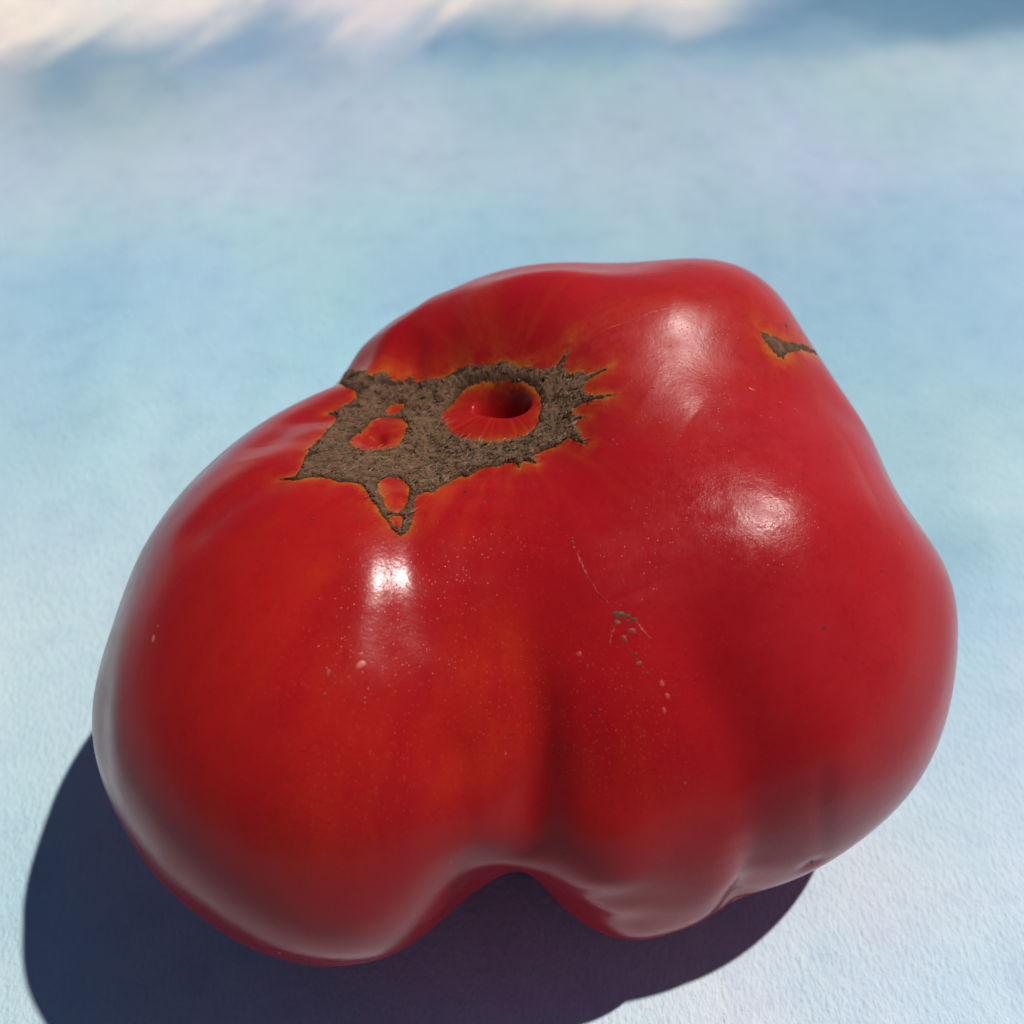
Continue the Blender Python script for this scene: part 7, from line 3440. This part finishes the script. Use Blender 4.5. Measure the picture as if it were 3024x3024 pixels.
FS = frame(DATA['scar_n']); FD = frame(DATA['side_n'])
def scar_sd(u, v):
    sd = poly_dist(u, v, DATA['scar'])
    for H in DATA['scar_holes']:
        sd = np.maximum(sd, -poly_dist(u, v, H))
    return sd
def side_sd(u, v): return poly_dist(u, v, DATA['side'])

def build_skin():
    e1, e2, n = frame(DATA['pit'])
    NA, NR = 960, 600
    t = np.linspace(0, 1, NR + 1)[1:-1]; th = math.pi * (0.35 * t + 0.65 * t ** 1.7)
    az = np.arange(NA) / NA * 2 * math.pi
    T, A = np.meshgrid(th, az, indexing='ij'); T = T.ravel(); A = A.ravel()
    d = np.cos(T)[:, None] * n + np.sin(T)[:, None] * (np.cos(A)[:, None] * e1 + np.sin(A)[:, None] * e2)
    d = np.r_[d, [n], [-n]]
    V = surf(d)
    R = len(th); idx = np.arange(R * NA).reshape(R, NA); nxt = np.roll(idx, -1, 1)
    Fq = np.stack([idx[:-1], idx[1:], nxt[1:], nxt[:-1]], -1).reshape(-1, 4)
    # close both poles with small quad-fans of the first and last rings
    top, bot = R * NA, R * NA + 1
    k = np.arange(0, NA, 2)
    f1 = np.stack([np.full(len(k), top), idx[0][k], idx[0][(k + 1) % NA], idx[0][(k + 2) % NA]], -1)
    f2 = np.stack([np.full(len(k), bot), idx[-1][(k + 2) % NA], idx[-1][(k + 1) % NA], idx[-1][k]], -1)
    Fq = np.r_[Fq, f1, f2]
    # attributes
    T = np.r_[T, 0, math.pi]; A = np.r_[A, 0, 0]
    u, v = to_uv(d, FS); front = (d @ FS[2]) > .15
    sd = np.full(len(d), 9.0); sd[front] = poly_dist(u[front], v[front], DATA['scar'][::7])
    near = front & (sd < .12); sd[near] = scar_sd(u[near], v[near])
    sdo = sd
    inpit = np.zeros(len(d))
    for p, ax, ay, wx, wy, amp, q in DATA['pits'][:1]:
        s_ = (d - np.array(p)) @ np.array(ax) / wx; t_ = (d - np.array(p)) @ np.array(ay) / wy
        inpit = sstep(1.45, .95, np.hypot(s_, t_)) * (d @ np.array(p) > .5)
    u2, v2 = to_uv(d, FD); near2 = (d @ FD[2]) > .97
    s2 = np.full(len(d), 9.0); s2[near2] = side_sd(u2[near2], v2[near2])
    halo = (.60 * np.exp(-np.maximum(sdo, 0) / .009) + .42 * np.exp(-np.maximum(sdo, 0) / .034)) * (1 - inpit) + .9 * np.exp(-np.maximum(s2, 0) / .02)
    streak = np.exp(-np.maximum(sdo, 0) / .17) * .9 + .22 * np.exp(-np.maximum(sdo, 0) / .9)
    streak *= 1 - inpit
    reg = {k: np.zeros(len(d)) for k in ('scuff', 'orange', 'dots', 'dull', 'pink')}
    for c, w_, nm, amp in DATA['regions']:
        q = ((d - np.array(c)) ** 2).sum(1); reg[nm] = np.maximum(reg[nm], amp * np.exp(-q / (w_ * w_) * 2))
    K = 6.5
    polar = np.c_[np.cos(A) * K, np.sin(A) * K, T * 1.3]
    att = {'halo': ('FLOAT', halo), 'streak': ('FLOAT', streak), 'polar': ('FLOAT_VECTOR', polar)}
    for k_, a_ in reg.items(): att[k_] = ('FLOAT', a_)
    return make_mesh("skin", V, Fq, MAT_SKIN, tomato, attrs=att)

def build_cork(name, F, sdf, res, hmax, jit, fib):
    """a corky patch that follows the skin and stands a little proud of it"""
    P = np.array(DATA['scar'] if name == 'stem_scar' else DATA['side'])
    lo, hi = P.min(0) - .02, P.max(0) + .02
    us = np.arange(lo[0], hi[0], res); vs = np.arange(lo[1], hi[1], res)
    U, Vv = np.meshgrid(us, vs); u = U.ravel(); v = Vv.ravel()
    sd = sdf(u, v)
    ctr = to_uv(unit([DATA['pit']]), F); cu, cv = (ctr[0][0], ctr[1][0])
    rx, ry = u - cu, v - cv; rr = np.hypot(rx, ry); an = np.arctan2(ry, rx)
    sd = sd + jit * (vnoise(np.c_[u, v] * 160) - .5) + jit * .8 * (vnoise(np.c_[u, v] * 330 + 4) - .5)
    keep = sd < .004
    # fibres: stretched ridges whose direction wanders
    wrp = fbm(np.c_[u, v] * 14, 3) * 1.6
    dirx = math.cos(fib); diry = math.sin(fib)
    a_ = (u * dirx + v * diry); b_ = (-u * diry + v * dirx)
    f1 = 1 - np.abs(2 * vnoise(np.c_[a_ * 26 + wrp * 2, b_ * 95 + wrp * 3]) - 1)
    f2 = 1 - np.abs(2 * vnoise(np.c_[a_ * 50 + wrp * 4, b_ * 190 + 9]) - 1)
    lump = fbm(np.c_[u, v] * 18 + 11, 3)
    mott = fbm(np.c_[u, v] * 60 + 71, 3)
    crk = np.abs(fbm(np.c_[a_ * 24, b_ * 42] + 31, 3) - .5)
    hh = .55 * f1 ** 2 + .30 * f2 ** 2 + .42 * lump - .28 * np.exp(-(crk / .018) ** 2)
    pitn = fbm(np.c_[u, v] * 34 + 51, 2); hh = hh - .35 * sstep(.66, .76, pitn)
    if name == 'stem_scar':      # torn hollows in the cork
        for a0, b0, ra, rb in DATA['hollows']:
            q = ((u - a0) / ra) ** 2 + ((v - b0) / rb) ** 2 + 1.2 * (mott - .5)
            hh = hh - .75 * np.exp(-np.maximum(q, 0) ** 1.3)
    hh = np.clip(hh + .9 * (mott - .5), 0, 1)
    edge = sstep(.003, -.022, sd); lip = sstep(.004, -.004, sd)
    off = (-.00016 + lip * .00021 + edge * hmax * hh)
    d = unit(F[2] + u[:, None] * F[0] + v[:, None] * F[1])
    idm = -np.ones(len(u), int); sel = np.where(keep)[0]; idm[sel] = np.arange(len(sel))
    d = d[sel]; r = radius(d) + off[sel]; Pv = C0 + d * r[:, None]
    # lean the tufts sideways a little so that they overhang
    nx, ny = len(us), len(vs); g = np.arange(nx * ny).reshape(ny, nx)
    Fq = np.stack([g[:-1, :-1], g[:-1, 1:], g[1:, 1:], g[1:, :-1]], -1).reshape(-1, 4)
    Fq = idm[Fq]; Fq = Fq[(Fq >= 0).all(1)]
    o = make_mesh(name, Pv, Fq, MAT_CORK, tomato, attrs={'height': ('FLOAT', hh[sel] * (.35 + .65 * edge[sel]))})
    return o, u[sel], v[sel], sd[sel], off[sel]

def build_fibres(F, u, v, sd, off, n):
    """loose dry fibres and flakes standing on the cork"""
    ok = np.where(sd < -.004)[0]; rs = np.random.RandomState(3)
    pick = rs.choice(ok, n); V = []; Fq = []
    CC = unit(F[2] + u[pick][:, None] * F[0] + v[pick][:, None] * F[1]); RR = radius(CC) + off[pick] - .00004
    for c, r in zip(CC, RR):
        p = C0 + c * r
        t = rs.rand() * 2 * math.pi if rs.rand() < .35 else .45 + rs.randn() * .5
        tan = unit(F[0] * math.cos(t) + F[1] * math.sin(t)); sd_ = np.cross(c, tan)
        L = .0004 + .0012 * rs.rand() ** 2; wd = (.00004 + .00010 * rs.rand()); lift = rs.rand() * .7
        b = len(V); N = 4
        for k in range(N + 1):
            s_ = k / N; ww = wd * (1 - .8 * s_)
            q = p + tan * L * s_ + c * (lift * L * s_ * (1.3 - s_)) + sd_ * L * .25 * math.sin(s_ * 2.5) * rs.choice([-1, 1]) * .3
            V += [q - sd_ * ww, q + sd_ * ww * .6 + c * ww * .7]
        for k in range(N): Fq.append((b + 2 * k, b + 2 * k + 1, b + 2 * k + 3, b + 2 * k + 2))
    o = make_mesh("dry_fibre", V, Fq, MAT_FIBRE, tomato); o['kind'] = 'stuff'
    return o

def build_speck(c, a, b, ang, kind, seed):
    """a small crusted or sunken mark on the skin"""
    rs = np.random.RandomState(seed); c = np.array(c); e1, e2, n = frame(c)
    # image-like axes of the surface: x to the right, y up the slope
    a *= .001; b *= .001; r0 = radius(c[None])[0]; NS = 18
    ph = np.arange(NS) / NS * 2 * math.pi
    wob = 1 + .22 * (rs.rand(NS) - .5) * 2; wob = (wob + np.roll(wob, 1)) / 2
    rings = [(1.12, -.00003), (.92, .00001), (.6, .00003), (.3, .00004)]
    if kind == 'ring': rings = [(1.15, -.00003), (.95, .00004), (.7, .00005), (.52, -.00002)]
    t = math.radians(ang); V = []
    for q, h in rings:
        x = np.cos(ph) * a * q * wob; y = np.sin(ph) * b * q * wob
        X = x * math.cos(t) - y * math.sin(t); Y = x * math.sin(t) + y * math.cos(t)
        d = unit(n + (X / r0)[:, None] * e1 + (Y / r0)[:, None] * e2)
        V.append(C0 + d * (radius(d) + h * min(1.0, a / .0002))[:, None])
    V = np.concatenate(V); Fq = []
    for k in range(len(rings) - 1):
        for i in range(NS):
            j = (i + 1) % NS; Fq.append((k * NS + i, k * NS + j, (k + 1) * NS + j, (k + 1) * NS + i))
    if kind != 'ring':
        V = np.r_[V, [V[-NS:].mean(0)]]; m = len(V) - 1; k = (len(rings) - 1) * NS
        for i in range(0, NS, 2): Fq.append((m, k + i, k + i + 1, k + (i + 2) % NS))
    nm = {'dark': 'dark_spot', 'brown': 'brown_crust', 'pale': 'pale_blister', 'olive': 'olive_crust', 'maroon': 'maroon_spot', 'tan': 'tan_scab', 'ring': 'dark_ring'}[kind]
    make_mesh(nm, V, Fq, MARKS[kind], tomato)

def build_scratch(pts, wd, kind, seed):
    rs = np.random.RandomState(seed); pts = np.array(pts)
    tt = np.linspace(0, len(pts) - 1, 24); i = np.minimum(tt.astype(int), len(pts) - 2); f = (tt - i)[:, None]
    c = unit(pts[i] * (1 - f) + pts[i + 1] * f); c = unit(c + .0025 * (rs.rand(24, 3) - .5) * 1.5)
    tan = unit(np.gradient(c, axis=0)); sd_ = np.cross(c, tan)
    w_ = wd * .001 / .05 * np.clip(1.5 * rs.rand(24) - .15, .03, 1.2) * np.sin(np.linspace(.15, math.pi - .15, 24)); V = []
    for s_, h in ((-1.2, -.00002), (-.5, .00003), (.5, .00003), (1.2, -.00002)):
        d = unit(c + sd_ * (w_ * s_)[:, None]); V.append(C0 + d * (radius(d) + h)[:, None])
    V = np.stack(V, 1).reshape(-1, 3); Fq = []
    for k in range(23):
        for j in range(3): Fq.append((k * 4 + j, k * 4 + j + 1, (k + 1) * 4 + j + 1, (k + 1) * 4 + j))
    make_mesh("scratch", V, Fq, MARKS[kind], tomato)

build_skin()
o, u, v, sd, off = build_cork("stem_scar", FS, scar_sd, .0024, .00060, .011, .35)
o['label'] = 'rough brown corky stem scar with red islands'
build_fibres(FS, u, v, sd, off, 2600)
o, *_ = build_cork("corky_patch", FD, side_sd, .0024, .00025, .010, -.4)
o['label'] = 'small tan corky patch high on the far right shoulder'
for i, s in enumerate(DATA['specks']): build_speck(*s, 100 + i)
for i, s in enumerate(DATA['scratches']): build_scratch(*s, 300 + i)
